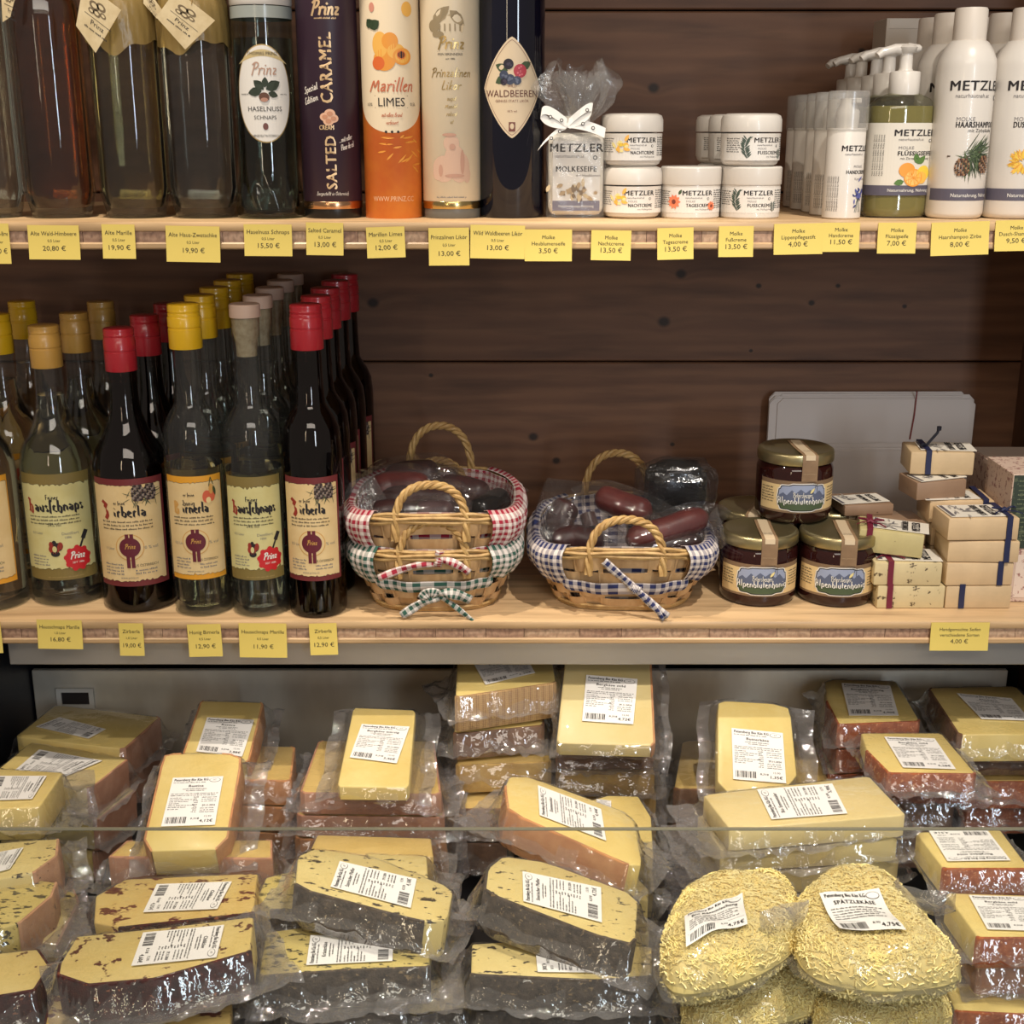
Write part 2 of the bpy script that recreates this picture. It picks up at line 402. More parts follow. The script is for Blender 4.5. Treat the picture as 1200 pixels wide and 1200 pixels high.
class Draw:
    """flat print on a surface; fmap(x, y, k) -> local point, x right, y up, k = height above the surface"""
    def __init__(s, fmap): s.map = fmap; s.v = []; s.f = []; s.m = []; s.mats = []
    def mi(s, mat):
        if mat not in s.mats: s.mats.append(mat)
        return s.mats.index(mat)
    def raw(s, v2, f, mat, k):
        o = len(s.v); i = s.mi(mat)
        s.v.extend(tuple(s.map(x, y, k)) for x, y in v2); s.f.extend(tuple(q + o for q in t) for t in f); s.m.extend([i] * len(f))
    def patch(s, x0, x1, lo, hi, mat, k=0.0001, n=14):
        v = []; f = []
        for i in range(n + 1):
            t = i / n; x = x0 + (x1 - x0) * t
            v += [(x, lo(t) if callable(lo) else lo), (x, hi(t) if callable(hi) else hi)]
        for i in range(n): f.append((2 * i, 2 * i + 2, 2 * i + 3, 2 * i + 1))
        s.raw(v, f, mat, k)
    def disc(s, cx, cy, rx, ry, mat, k=0.0002, n=12):
        el = lambda t: ry * math.sqrt(max(0, 1 - (2 * t - 1) ** 2))
        v = []; f = []
        for i in range(n + 1):
            a = PI * i / n; x = cx - rx * math.cos(a); e = ry * math.sin(a)
            v += [(x, cy - e), (x, cy + e)]
        for i in range(n): f.append((2 * i, 2 * i + 2, 2 * i + 3, 2 * i + 1))
        s.raw(v, f, mat, k)
    def leaf(s, cx, cy, ln, wd, ang, mat, k=0.0002):
        c, q = math.cos(ang), math.sin(ang)
        pts = [(0, 0), (.25, .42), (.55, .5), (.8, .3), (1, 0), (.8, -.3), (.55, -.5), (.25, -.42)]
        s.raw([(cx + a * ln * c - b * wd * q, cy + a * ln * q + b * wd * c) for a, b in pts], [tuple(range(8))], mat, k)
    def line(s, pts, wd, mat, k=0.0002):
        for a, b in zip(pts[:-1], pts[1:]):
            dx, dy = b[0] - a[0], b[1] - a[1]; l = math.hypot(dx, dy) or 1e-9
            nx, ny = -dy / l * wd / 2, dx / l * wd / 2; ex, ey = dx / l * wd * .25, dy / l * wd * .25
            s.raw([(a[0] - nx - ex, a[1] - ny - ey), (b[0] - nx + ex, b[1] - ny + ey), (b[0] + nx + ex, b[1] + ny + ey), (a[0] + nx - ex, a[1] + ny - ey)], [(0, 1, 2, 3)], mat, k)
    def text(s, t, x, y, h, mat, k=0.0002, al='C', bold=0, shear=0.0, wmax=None, rot=0.0, sx=1.0, arc=None):
        """h = cap height; y = baseline"""
        sc = h / 0.70; wd = 0
        for ch in t: wd += (GL.get((0, ch), (0, 0, .28))[2] if ch != ' ' else .28) + .05 * bold
        sxx = sc * sx
        if wmax and wd * sxx > wmax: sxx = wmax / wd
        cx = {'C': -wd * sxx / 2, 'L': 0, 'R': -wd * sxx}[al]
        c, q = math.cos(rot), math.sin(rot)
        for ch in t:
            if ch == ' ': cx += (.28 + .05 * bold) * sxx; continue
            g = GL.get((0, ch))
            if g is None: continue
            v = []
            for gx, gy in g[0]:
                a = cx + gx * sxx + gy * sc * shear; b = gy * sc
                if arc:
                    th = a / arc; a, b = (arc + b) * math.sin(th), (arc + b) * math.cos(th) - arc
                v.append((x + a * c - b * q, y + a * q + b * c))
            if bold:
                e = .030 * sc
                for ox, oy in ((-e, -e * .4), (e, e * .4)): s.raw([(vx + ox * c - oy * q, vy + ox * q + oy * c) for vx, vy in v], g[1], mat, k + .00002)
            s.raw(v, g[1], mat, k); cx += (g[2] + .05 * bold) * sxx
    def pen(s, t, x, y, h, mat, k=0.0003, al='C', script=False, wt=0.09, rot=0.0, sx=1.0, shear=None, wmax=None):
        wt = wt * (1.1 if script else 1.45)
        wd = sum(SK.get(c, SK[' '])[0] for c in t) * h * sx
        cx = {'C': -wd / 2, 'L': 0, 'R': -wd}[al]; sh = (0.28 if script else 0) if shear is None else shear
        c, q = math.cos(rot), math.sin(rot)
        nib = Vector((wt * h * .78, wt * h * .55))
        for ch in t:
            w_, st = SK.get(ch, SK[' '])
            for ln in st:
                pts = chaikin(ln, 2) if script else ln
                pts = [(cx + (a + b * sh) * h * sx, b * h) for a, b in pts]
                pts = [(x + a * c - b * q, y + a * q + b * c) for a, b in pts]
                if script: s.line(pts, wt * h, mat, k)
                else:
                    for a, b in zip(pts[:-1], pts[1:]):
                        s.raw([(a[0] - nib.x / 2, a[1] + nib.y / 2), (a[0] + nib.x / 2, a[1] - nib.y / 2), (b[0] + nib.x / 2, b[1] - nib.y / 2), (b[0] - nib.x / 2, b[1] + nib.y / 2)], [(0, 1, 2, 3)], mat, k)
            cx += w_ * h * sx
    def smalltext(s, x0, x1, y, h, mat, k=0.0002, seed=0, al='C', dens=1.0):
        """a line of print too small to read: word-length dashes"""
        rd = random.Random(seed); x = x0; v = []; f = []
        while x < x1 - h:
            wl = min(h * rd.uniform(1.2, 4.5), x1 - x)
            n = max(1, int(wl / (h * 0.62)))
            for i in range(n):
                a = x + i * wl / n; hh = h * rd.choice((.62, .62, .9)); o = len(v)
                v += [(a, y), (a + wl / n * .66, y), (a + wl / n * .66, y + hh), (a, y + hh)]; f.append((o, o + 1, o + 2, o + 3))
            x += wl + h * .5
        s.raw(v, f, mat, k)
    def barcode(s, x0, x1, y0, y1, mat, k=0.0002, seed=1):
        rd = random.Random(seed); x = x0; u = (x1 - x0) / 42
        v = []; f = []
        while x < x1:
            b = u * rd.choice((1, 1, 2)); o = len(v)
            v += [(x, y0), (min(x + b, x1), y0), (min(x + b, x1), y1), (x, y1)]; f.append((o, o + 1, o + 2, o + 3))
            x += b + u * rd.choice((1, 1, 2))
        s.raw(v, f, mat, k)
    def build(s, name, parent):
        mb = MB(); mb.v = s.v; mb.f = s.f; mb.m = s.m
        return mb.build(name, s.mats, parent, smooth=0)

def pmap(o, u, v):
    o = Vector(o); u = Vector(u).normalized(); v = Vector(v).normalized(); n = u.cross(v)
    return lambda x, y, k: o + u * x + v * y + n * k
def cmap(r, z0, a0=0.0):
    return lambda x, y, k: ((r + k) * math.sin(a0 + x / r), -(r + k) * math.cos(a0 + x / r), z0 + y)

# ------------------------------------------------------------------ shared materials
INK = M('print_black', (38, 34, 36), 0.7)
GREY = M('print_grey', (120, 116, 118), 0.7)
PAPER = M('label_paper', (232, 229, 222), 0.6)
WHITE = M('white_plastic', (214, 208, 200), 0.32, coat=0.2)
WHITEL = M('white_label', (222, 218, 212), 0.45)
GOLD = M('gold_foil', (196, 160, 92), 0.28, metal=1.0)
GOLDP = M('gold_print', (190, 150, 80), 0.4, metal=0.6)
BLACKGLASS = M('dark_bottle', (12, 10, 16), 0.05, spec=0.6)
GLASS = thin('clear_glass', (230, 233, 230), milk=0.012, rough=0.03)

# ------------------------------------------------------------------ back wall of stained planks
KN = [(778, 377, .0075), (798, 321, .0065), (437, 355, .007), (889, 335, .0035), (951, 355, .004), (1060, 359, .003), (880, 411, .0025),
      (625, 512, .006), (652, 540, .005), (788, 521, .003), (766, 103, .0065), (982, 335, .003), (505, 440, .003), (1010, 60, .004), (300, 430, .006)]
knots = [(PY(a, b, WY).x, PY(a, b, WY).z, r) for a, b, r in KN]
WALLM = wood('stained_planks', (126, 89, 64), (109, 74, 53), knots, fine=52, rough=0.6)
wall = struct(thing('wall_back', 'wall of brown stained horizontal pine planks behind the shelves', 'wall', (0, WY, 0)))
del wall['category']
zs = [ZL - 0.22, ZH(424, WY) - 0.214 * 1.0, ZH(424, WY), ZH(424, WY) + 0.214, ZH(12, WY), ZH(12, WY) + 0.2, ZH(12, WY) + 0.4]
for i, (a, b) in enumerate(zip(zs[:-1], zs[1:])):
    if b - a < 0.02: continue
    mb = MB(); mb.box((0, 0.011 + 0.001 * (i % 2), (a + b) / 2), (2.2, 0.022, b - a - 0.0022), bev=0.0016)
    # keep the grain in world space: the plank's vertices carry the position, its object origin stays at the wall
    o = mb.build('plank', WALLM, wall); 
mb = MB(); mb.box((0, 0.03, 1.4), (2.3, 0.012, 1.2)); mb.build('backing_board', M('backing', (30, 22, 18), .8), wall)
RX = PY(1191, 470, WY).x
SIDEM = wood('stained_side', (110, 78, 58), (95, 66, 49), (), fine=52, stretch=(1, 1, .12), rough=0.6)
mb = MB(); mb.box((RX + 0.012, FY + 0.19, 1.47), (0.024, 0.36, 1.3), bev=0.001); struct(mb.build('wall_right', SIDEM))

# ------------------------------------------------------------------ the two shelves (three-ply board with a cross-grain core)
PLY = wood('pale_pine', (212, 180, 138), (194, 158, 116), (), fine=70, stretch=(.08, 1, 1), rough=0.38, bs=.15)
CORE = [wood('core_%d' % i, c1, c2, (), fine=240, stretch=(1, .2, .6), rough=0.6, bs=.3) for i, (c1, c2) in enumerate([((196, 162, 136), (168, 132, 108)), ((188, 152, 126), (156, 120, 98)), ((206, 174, 144), (178, 142, 114))])]
def shelf(zt, label, seed):
    t = thing('wooden_shelf', label, 'shelf', (0, FY, zt))
    rd = random.Random(seed); W = 1.55; D = WY - FY - 0.001; T = 0.0268
    mb = MB(); mb.box((0.0, D / 2, -0.00475), (W, D, 0.0095), bev=0.0026, seg=2); mb.build('top_ply', PLY, t)
    mb = MB(); mb.box((0.0, D / 2 + 0.0005, -T + 0.0034), (W, D - 0.001, 0.0068), bev=0.0015); mb.build('bottom_ply', PLY, t)
    x = -W / 2 + .002
    while x < W / 2 - .01:
        wd = min(rd.uniform(0.018, 0.062), W / 2 - .002 - x)
        mb = MB(); mb.box((x + wd / 2, 0.0028 + rd.uniform(0, .0006) + 0.02, -0.0147), (wd - 0.0005, 0.04, 0.0106))
        mb.build('core_block', CORE[rd.randrange(3)], t); x += wd
    return t
shU = shelf(ZU, 'upper pale pine shelf board carrying tall bottles and creams', 3)
shT = shelf(ZU + (ZU - ZL), 'next pale pine shelf board above the bottles, over the picture', 5)
shL = shelf(ZL, 'lower pale pine shelf board above the chilled cheese counter', 8)

# ------------------------------------------------------------------ chilled counter
STEEL = M('brushed_steel', (244, 238, 224), 0.38, metal=0.45, var=((214, 204, 188), 9, (1, 1, .5)), bmp=(14, .06))
STEEL2 = M('steel_strip', (196, 190, 182), 0.38, metal=0.6, bmp=(120, .04))
BLK = M('black_slot', (12, 12, 16), 0.6)
NAVY = M('dark_side', (22, 24, 34), 0.4)
zs1 = ZH(753, FY + .02); zs0 = ZH(777, FY + .03)
t = thing('chilled_counter', 'open refrigerated counter lined in brushed steel under the lower shelf', 'refrigerator', (0, 1.2, 0.78))
def part_box(name, x0, x1, y0, y1, z0, z1, mat, parent, bev=0.0):
    mb = MB(); c = parent.location
    mb.box(((x0 + x1) / 2 - c.x, (y0 + y1) / 2 - c.y, (z0 + z1) / 2 - c.z), (x1 - x0, y1 - y0, z1 - z0), bev=bev)
    return mb.build(name, mat, parent)
BX0 = PY(40, 800, 1.5).x; BX1 = PY(1178, 800, 1.5).x + .0
zp = ZH(784, 1.5)
part_box('top_strip', PY(12, 765, 1.33).x, PY(1172, 765, 1.33).x + .2, 1.325, 1.335, zs0, ZL - .0268, STEEL2, t, .001)
part_box('slot_backing', -.9, .9, 1.56, 1.57, 0.78, ZL - .03, BLK, t)
part_box('back_panel', BX0, BX1, 1.495, 1.503, 0.79, zp, STEEL, t, .001)
part_box('side_panel', -.95, BX0 - .002, 0.85, 1.55, 0.78, ZL - .030, NAVY, t, .002)
part_box('side_panel', max(BX1, .62) + .06, .95, 0.85, 1.55, 0.78, ZL - .030, NAVY, t, .002)
part_box('bay_floor', -.95, .95, 0.72, 1.56, 0.755, 0.78, M('bay_floor', (40, 38, 40), .4), t)
part_box('front_wall', -.95, .95, 0.70, 0.72, 0.60, 0.90, STEEL2, t)
# white frame of the sensor cover on the steel back
a, b = PY(66, 806, 1.494), PY(112, 829, 1.494)
t2 = thing('label_frame', 'small white rectangular frame with dark centre on steel back panel', 'frame', ((a.x + b.x) / 2, 1.4945, (a.z + b.z) / 2))
fw, fh = b.x - a.x, a.z - b.z
mb = MB()
for s in (-1, 1):
    mb.box((s * (fw / 2 - .003), -.002, 0), (.006, .004, fh)); mb.box((0, -.002, s * (fh / 2 - .0025)), (fw - .012, .004, .005))
mb.build('frame', M('frame_white', (215, 212, 205), .4), t2)
mb = MB(); mb.box((0, -.0008, 0), (fw - .012, .0016, fh - .01)); mb.build('inset', M('inset_dark', (52, 48, 48), .3), t2)

# glass front pane
zg = ZH(972, 0.80)
t3 = thing('glass_pane', 'clear glass front pane of the counter with polished top edge', 'glass', (0, 0.80, 0.90))
mb = MB(); mb.box((0, 0, (zg - .90) / 2), (1.5, 0.0034, zg - .90)); mb.build('pane', thin('counter_glass', (252, 253, 252), milk=0.0, rough=0.02, refl=0.35, f0=.015), t3)
mb = MB(); mb.box((0, 0, zg - .90 + .0004), (1.5, 0.0036, .0010), bev=.0003); mb.build('polished_edge', M('glass_edge', (150, 148, 130), .15, trans=.5), t3)

# ------------------------------------------------------------------ price tags
YEL = M('yellow_card', (226, 202, 106), 0.62)
TAGS = [
 (-22, 262, 14, 309, ['Alte Williams-Birne', '0,5 Liter', '19,90 €']), (31, 264, 95, 304, ['Alte Wald-Himbeere', '0,5 Liter', '20,80 €']),
 (118, 263, 160, 303, ['Alte Marille', '0,5 Liter', '19,90 €']), (193, 265, 259, 307, ['Alte Haus-Zwetschke', '0,5 Liter', '19,90 €']),
 (285, 263, 343, 300, ['Haselnuss Schnaps', '0,5 Liter', '15,50 €']), (358, 261, 403, 299, ['Salted Caramel', '0,5 Liter', '13,00 €']),
 (429, 266, 475, 302, ['Marillen Limes', '0,5 Liter', '12,00 €']), (502, 267, 550, 311, ['Prinzalinen Likör', '0,5 Liter', '13,00 €']),
 (551, 264, 615, 303, ['Wild Waldbeeren Likör', '0,5 Liter', '13,00 €']), (615, 269, 670, 306, ['Molke', 'Heublumenseife', '3,50 €']),
 (693, 270, 739, 305, ['Molke', 'Nachtcreme', '13,50 €']), (771, 267, 812, 304, ['Molke', 'Tagescreme', '13,50 €']),
 (843, 265, 882, 301, ['Molke', 'Fußcreme', '13,50 €']), (908, 262, 963, 298, ['Molke', 'Lippenpflegestift', '4,00 €']),
 (965, 261, 1006, 295, ['Molke', 'Handcreme', '11,50 €']), (1030, 261, 1072, 297, ['Molke', 'Flüssigseife', '7,00 €']),
 (1093, 260, 1157, 299, ['Molke', 'Haarshampoo Zirbe', '8,00 €']), (1168, 258, 1214, 294, ['Molke', 'Dusch-Shampoo', '9,50 €']),
 (-32, 727, 4, 765, ['Hausschnaps', '1,0 Liter', '16,80 €']), (42, 727, 98, 760, ['Hausschnaps Marille', '1,0 Liter', '16,80 €']),
 (138, 731, 170, 768, ['Zirberla', '1,0 Liter', '19,00 €']), (219, 732, 261, 769, ['Honig Birnerla', '0,5 Liter', '12,90 €']),
 (279, 731, 337, 770, ['Hausschnaps Marille', '0,5 Liter', '11,90 €']), (362, 731, 396, 767, ['Zirberla', '0,5 Liter', '12,90 €']),
 (1092, 730, 1157, 762, ['Handgemachte Seifen', 'verschiedene Sorten', '4,00 €'])]
DESC = ['cut off at the left end of the upper shelf', 'under the amber bottle', 'under the greenish bottle second from left', 'under the tall clear bottle beside the oval-label bottle',
 'under the oval-label hazelnut bottle', 'under the dark purple tube', 'under the orange apricot tube', 'low under the cream-coloured tube', 'wide, under the black berry bottle',
 'below the cellophane soap bag', 'below the yellow-flower cream jars', 'below the single flat cream jar', 'below the fir-sprig cream jars', 'wide, left of the hand cream tag',
 'narrow, below the hand cream dispensers', 'below the citrus liquid soap', 'wide, below the pine-cone shampoo', 'at the right end of the upper shelf',
 'cut off at the left end of the lower shelf', 'wide, under the large clear schnaps bottle', 'small, under the large dark red-capped bottle', 'under the yellow-capped bottle',
 'wide, under the cork-stoppered bottle', 'small, under the half-litre red-capped bottle', 'below the handmade soap stack']
rd = random.Random(5)
for i, (x0, y0, x1, y1, tx) in enumerate(TAGS):
    a, b = PY(x0, y0, FY - .002), PY(x1, y1, FY - .002)
    W_, H_ = b.x - a.x, a.z - b.z
    rt = math.radians(rd.uniform(-1.8, 1.2))
    t = thing('price_tag', 'yellow paper price tag ' + DESC[i], 'price tag', ((a.x + b.x) / 2, FY - .0006, (a.z + b.z) / 2), (0, rt, 0))
    mb = MB(); n = 6
    def cf(u, v, W_=W_, H_=H_):
        return ((u - .5) * W_, -.0004 - .0022 * (1 - v) ** 2, (v - .5) * H_)
    mb.grid(2, 5, lambda u, v: cf(u, v)); mb.grid(2, 5, lambda u, v: Vector(cf(1 - u, v)) + Vector((0, .0005, 0)))
    mb.build('card', YEL, t)
    d = Draw(lambda x, y, k, W_=W_, H_=H_: (x, cf(.5, y / H_ + .5, W_, H_)[1] - k, y))
    if '0' in tx[1] and 'Liter' in tx[1]:
        d.text(tx[0], 0, H_ * .20, .0040, INK, wmax=W_ * .90, shear=.04); d.text(tx[1], 0, H_ * .01, .0026, INK, wmax=W_ * .5)
    else:
        d.text(tx[0], 0, H_ * .20, .0036, INK, wmax=W_ * .90, shear=.04); d.text(tx[1], 0, H_ * .0, .0036, INK, wmax=W_ * .92)
    d.text(tx[2], 0, -H_ * .24, .0046, INK, wmax=W_ * .8, sx=1.12)
    d.build('price_print', t)

# ------------------------------------------------------------------ upper shelf
def XB(px, Y, z=ZU): return (px - 600) / SCL(Y, z)
R0 = ZU
def hu(py, Y): return ZH(py, Y) - ZU

# --- three big bottles of old spirits and a fourth at the frame
def liquid(name, c, dens=1.0):
    return M(name, c, 0.0, trans=1.0, ior=1.34)
def big_bottle(px, label, glasstint, liq, hood, tagpos=None, amber=False):
    Y = 1.375; r = .0350
    t = thing('spirit_bottle', label, 'bottle', (XB(px, Y), Y, ZU))
    prof = [(0, .004), (.020, .003), (.0270, 0.0), (.0295, .0015), (.0305, .006), (.0335, .018), (r, .024), (r, .19), (.0340, .205), (.029, .222), (.018, .240), (.0135, .255), (.013, .285), (.0145, .290), (.0145, .298), (0, .298)]
    fl = lambda q, z, a: q * (1 + .010 * math.cos(12 * a + .4)) if q > .026 else q
    mb = MB(); mb.lathe(prof, 96, fn=fl); mb.build('glass', glasstint, t, smooth=50)
    lp = [(0, .010), (.026, .010), (.029, .014), (.0315, .022), (r - .0018, .03), (r - .0018, .188), (.0318, .204), (.027, .218), (0, .2185)]
    mb = MB(); mb.lathe(lp, 96, fn=fl); mb.build('spirit', liq, t, smooth=50)
    mb = MB(); mb.lathe([(0, .30), (.015, .298), (.0155, .302), (.0155, .325), (.012, .329), (0, .329)], 32); mb.build('stopper', M('stopper_wood', (120, 84, 50), .5), t)
    if hood:
        ph = random.Random(px).uniform(0, 6)
        mb = MB()
        def hf(u, v):
            a = 2 * PI * u; low = .165 + .006 * math.sin(3 * a + ph) + .003 * math.sin(7 * a + ph)
            z = low + (.262 - low) * v
            rr = np.interp(z, [.15, .19, .205, .222, .240, .255, .27], [r, r, .034, .029, .018, .0135, .014]) + .0012 + .0009 * math.sin(23 * a + 9 * v)
            return (rr * math.cos(a), rr * math.sin(a), z)
        mb.grid(64, 16, hf, wrap=True); mb.build('foil_hood', thin('gold_hood', (196, 172, 112), milk=.45, milkcol=(190, 160, 96), rough=.3, refl=.8, bscale=60), t, smooth=60)
    return t
LIQ_AMBER = M('amber_liquid', (206, 132, 70), 0, trans=1, ior=1.34)
LIQ_GREEN = M('straw_liquid', (222, 208, 150), 0, trans=1, ior=1.34)
LIQ_CLEAR = M('clear_liquid', (224, 226, 218), 0, trans=1, ior=1.34)
big_bottle(-9, 'spirit bottle cut off by the left frame edge on the upper shelf', GLASS, LIQ_CLEAR, False)
big_bottle(74, 'tall bottle of amber brown spirit, left on the upper shelf', GLASS, LIQ_AMBER, False)
big_bottle(161, 'tall bottle of straw-coloured spirit under a gold foil hood', GLASS, LIQ_GREEN, True)
big_bottle(241, 'tall bottle of clear spirit with gold hood and upright square tag', GLASS, LIQ_CLEAR, True)
def hang_tag(quad, label, seed, Y=1.318):
    pts = [PY(a, b, Y) for a, b in quad]; c = sum(pts, Vector()) / 4
    t = thing('hang_tag', label, 'tag', c)
    mb = MB(); q = [p - c for p in pts]
    mb.add([tuple(p) for p in q] + [tuple(p + Vector((0, .0008, 0))) for p in q], [(0, 1, 2, 3), (7, 6, 5, 4), (0, 4, 5, 1), (1, 5, 6, 2), (2, 6, 7, 3), (3, 7, 4, 0)])
    mb.build('card', M('tag_card', (214, 196, 158), .5, var=((196, 176, 136), 60)), t)
    u = (q[1] - q[0]); v = (q[0] - q[3]); L1, L2 = u.length, v.length
    d = Draw(lambda x, y, k: tuple(q[3] + u * x + v * y + Vector((0, -k, 0))))
    for sx, sy, s2 in ((.35, .68, .13), (.52, .74, .12), (.44, .56, .10), (.30, .54, .08), (.60, .60, .08)):
        d.disc(sx, sy, s2, s2 * .7, M('sketch_brown', (112, 96, 72), .7))
        d.disc(sx, sy, s2 * .55, s2 * .35, M('tag_paper_inner', (206, 188, 150), .7), k=.0003)
    d.line([(.15, .42), (.85, .42)], .012, INK)
    d.text('Prinz', .5, .26, .11, INK, sx=1.1)
    d.smalltext(.2, .8, .14, .05, INK, seed=seed)
    d.build('tag_print', t)
    # loop of string
    mb = MB(); top = q[0] * .6 + q[1] * .4
    mb.tube([top + Vector((0, 0, -.002)), top + Vector((.002, .001, .012)), top + Vector((.004, .006, .022))], .0006, 6); mb.build('string', M('string', (150, 120, 70), .7), t)
hang_tag([(98, -22), (142, 12), (112, 62), (89, 30)], 'cream square tag hanging off the straw-coloured bottle', 4)
hang_tag([(206, -12), (252, 24), (217, 58), (183, 20)], 'cream square tag hanging off the clear hooded bottle', 6)
hang_tag([(168, -20), (190, 12), (184, 22), (168, 4)], 'small beige tag corner between the two hooded bottles', 7, 1.345)
hang_tag([(0, -30), (22, -20), (12, 20), (3, 26)], 'brown tag edge hanging at the far left of the upper shelf', 8, 1.33)

# --- hazelnut bottle with oval label and swirled foot
Y = 1.372
t = thing('schnapps_bottle', 'clear ribbed-foot bottle with white cap and oval white label', 'bottle', (XB(318, Y), Y, ZU))
zt = hu(8, Y); za, zb = hu(53, Y - .03), hu(166, Y - .03)
zsw = hu(205, Y - .03)
prof = [(0, .004), (.026, .003), (.0325, 0), (.0345, .003), (.0335, zsw * .5), (.0312, zsw), (.0305, zsw + .004), (.0302, zt - .028), (.0300, zt - .010), (.0285, zt - .004), (.0285, zt + .004), (0, zt + .004)]
def swirl(r, z, a):
    if z < zsw and r > .03: return r + .0014 * math.sin(a * 11 + z * 130) * math.sin(PI * min(1, z / zsw))
    return r
pp = []
for (r1, z1), (r2, z2) in zip(prof[:-1], prof[1:]):
    for k in range(5): pp.append((r1 + (r2 - r1) * k / 5, z1 + (z2 - z1) * k / 5))
pp.append(prof[-1])
mb = MB(); mb.lathe(pp, 110, fn=swirl); mb.build('glass', thin('hazel_glass', (214, 222, 216), milk=0, rough=.04), t, smooth=50)
mb = MB(); mb.lathe([(0, .008), (.026, .008), (.030, .012), (.0285, zsw), (.0283, zt - .03), (0, zt - .03)], 48); mb.build('spirit', M('hazel_liquid', (178, 190, 182), 0, trans=1, ior=1.34), t, smooth=50)
mb = MB(); mb.lathe([(0, zt), (.0300, zt), (.0308, zt + .002), (.0308, zt + .030), (.029, zt + .033), (0, zt + .033)], 48); mb.build('cap', WHITE, t)
mb = MB(); mb.lathe([(.0302, zt - .012), (.0306, zt - .012), (.0306, zt - .001), (.0302, zt - .001)], 48); mb.build('neck_ring', M('ring_clear', (150, 156, 152), .2), t)
d = Draw(cmap(.0306, (za + zb) / 2 , .15)); hh = (za - zb) / 2; HW = .0275
d.disc(0, 0, HW + .0012, hh + .0012, M('oval_gold', (176, 150, 98), .4, metal=.4), k=.0002, n=26)
d.disc(0, 0, HW, hh, WHITEL, k=.0004, n=26)
d.patch(-HW * .93, HW * .93, lambda t_: hh * .62 + .008 * math.sin(PI * t_) * .9, lambda t_: hh * .62 + .0002 + .0135 * math.sin(PI * t_), M('oval_band', (196, 176, 128), .5), k=.0005)
d.text('THOMAS PRINZ', 0, hh * .80, .0032, INK, k=.0007, wmax=.03)
d.pen('Prinz', 0, hh * .40, .0115, M('script_rose', (176, 142, 124), .6), script=True, wt=.10, k=.0007, sx=1.05)
for (lx, ly, an, ln) in ((0, .004, 2.4, .013), (.002, .004, .5, .016), (-.002, .003, 3.3, .014), (.001, .006, 1.5, .010), (.004, .001, -.3, .010)):
    d.leaf(lx, ly, ln, ln * .62, an, M('leaf_dark', (46, 56, 44), .7), k=.0008)
d.disc(0, -.003, .0050, .0045, M('nut', (96, 62, 48), .6), k=.0010); d.disc(0, -.0055, .0035, .002, M('nut_pale', (176, 130, 112), .6), k=.0012)
d.text('HASELNUSS', 0, -hh * .36, .0046, INK, k=.0007, wmax=.040); d.text('SCHNAPS', 0, -hh * .53, .0036, INK, k=.0007, wmax=.028)
d.text('PREMIUM', -.020, -.001, .0014, INK, k=.0007); d.text('40% VOL', .020, -.001, .0014, INK, k=.0007)
d.disc(0, -hh * .68, .0026, .0034, M('crest', (110, 70, 66), .6), k=.0007)
d.text('HERGESTELLT IN ÖSTERREICH', 0, -hh * .90, .0022, INK, k=.0007, arc=None, wmax=.026)
d.build('label', t)

# --- gift tubes
def gift_tube(px, r, label, mat, paint, ring=None, foot=None, nm='gift_tube'):
    Y = 1.345 + r
    t = thing(nm, label, 'tube', (XB(px, Y), Y, ZU))
    h = .285; z0 = .0
    if ring:
        mb = MB(); mb.lathe([(0, 0), (r - .0015, 0), (r - .0008, .001), (r - .0008, .0095), (0, .0095)], 48); mb.build('foot', foot, t)
        mb = MB(); mb.lathe([(0, .0095), (r, .0095), (r + .0003, .010), (r + .0003, .0165), (r, .017), (0, .017)], 48); mb.build('metal_ring', ring, t)
        z0 = .017
    mb = MB(); mb.lathe([(0, z0), (r - .0004, z0), (r, z0 + .0006), (r, h - .001), (r - .0008, h), (0, h)], 64); mb.build('tube_body', mat, t)
    d = Draw(cmap(r, 0, -t.location.x / Y)); paint(d, lambda py: ZH(py, Y - r) - ZU, r); d.build('tube_print', t)
    return t
GP = M('caramel_gold', (214, 182, 140), .35, metal=.35)
def paint_caramel(d, H, r):
    W_ = M('print_offwhite', (222, 214, 205), .6)
    z0, z1 = H(222), H(130); z2, z3 = H(122), H(34)
    d.text('SALTED', .0012 + .0035, H(222), .0105, GP, k=.0003, al='L', bold=1, rot=PI / 2, wmax=H(158) - H(222))
    d.text('CREAM', -.0035, H(152), .0045, GP, k=.0003, al='C', bold=1, wmax=.015)
    for (a, b, q) in ((-.004, 0, .0045), (.001, .003, .005), (.0045, -.0015, .0045), (-.0005, -.004, .0048)):
        d.disc(-.001 + a, H(137) + b, q * 1.1, q * .9, M('caramel_bits', (222, 176, 146), .5), k=.0003)
        d.disc(-.001 + a, H(137) + b, q * .6, q * .45, M('caramel_bits2', (196, 140, 108), .5), k=.0005)
    d.text('CARAMEL', .0035, H(121), .0120, GP, k=.0003, al='L', bold=1, rot=PI / 2, wmax=H(37) - H(121))
    d.pen('Prinz', -.002, H(17), .0135, GP, script=True, wt=.14)
    d.smalltext(-.012, .010, H(22), .0018, GP, seed=2)
    d.pen('Special', -.019, H(107), .0062, W_, script=True, wt=.13, rot=.30); d.pen('Edition', -.019, H(120), .0062, W_, script=True, wt=.13, rot=.30)
    d.pen('...mit edler', .016, H(165), .0048, W_, script=True, wt=.13, rot=.26, sx=.8); d.pen('Fleur de sel', .018, H(174), .0052, W_, script=True, wt=.13, rot=.26, sx=.7)
    d.pen('Hergestellt in Osterreich', .000, H(229), .0036, W_, script=True, wt=.10, sx=1.0)
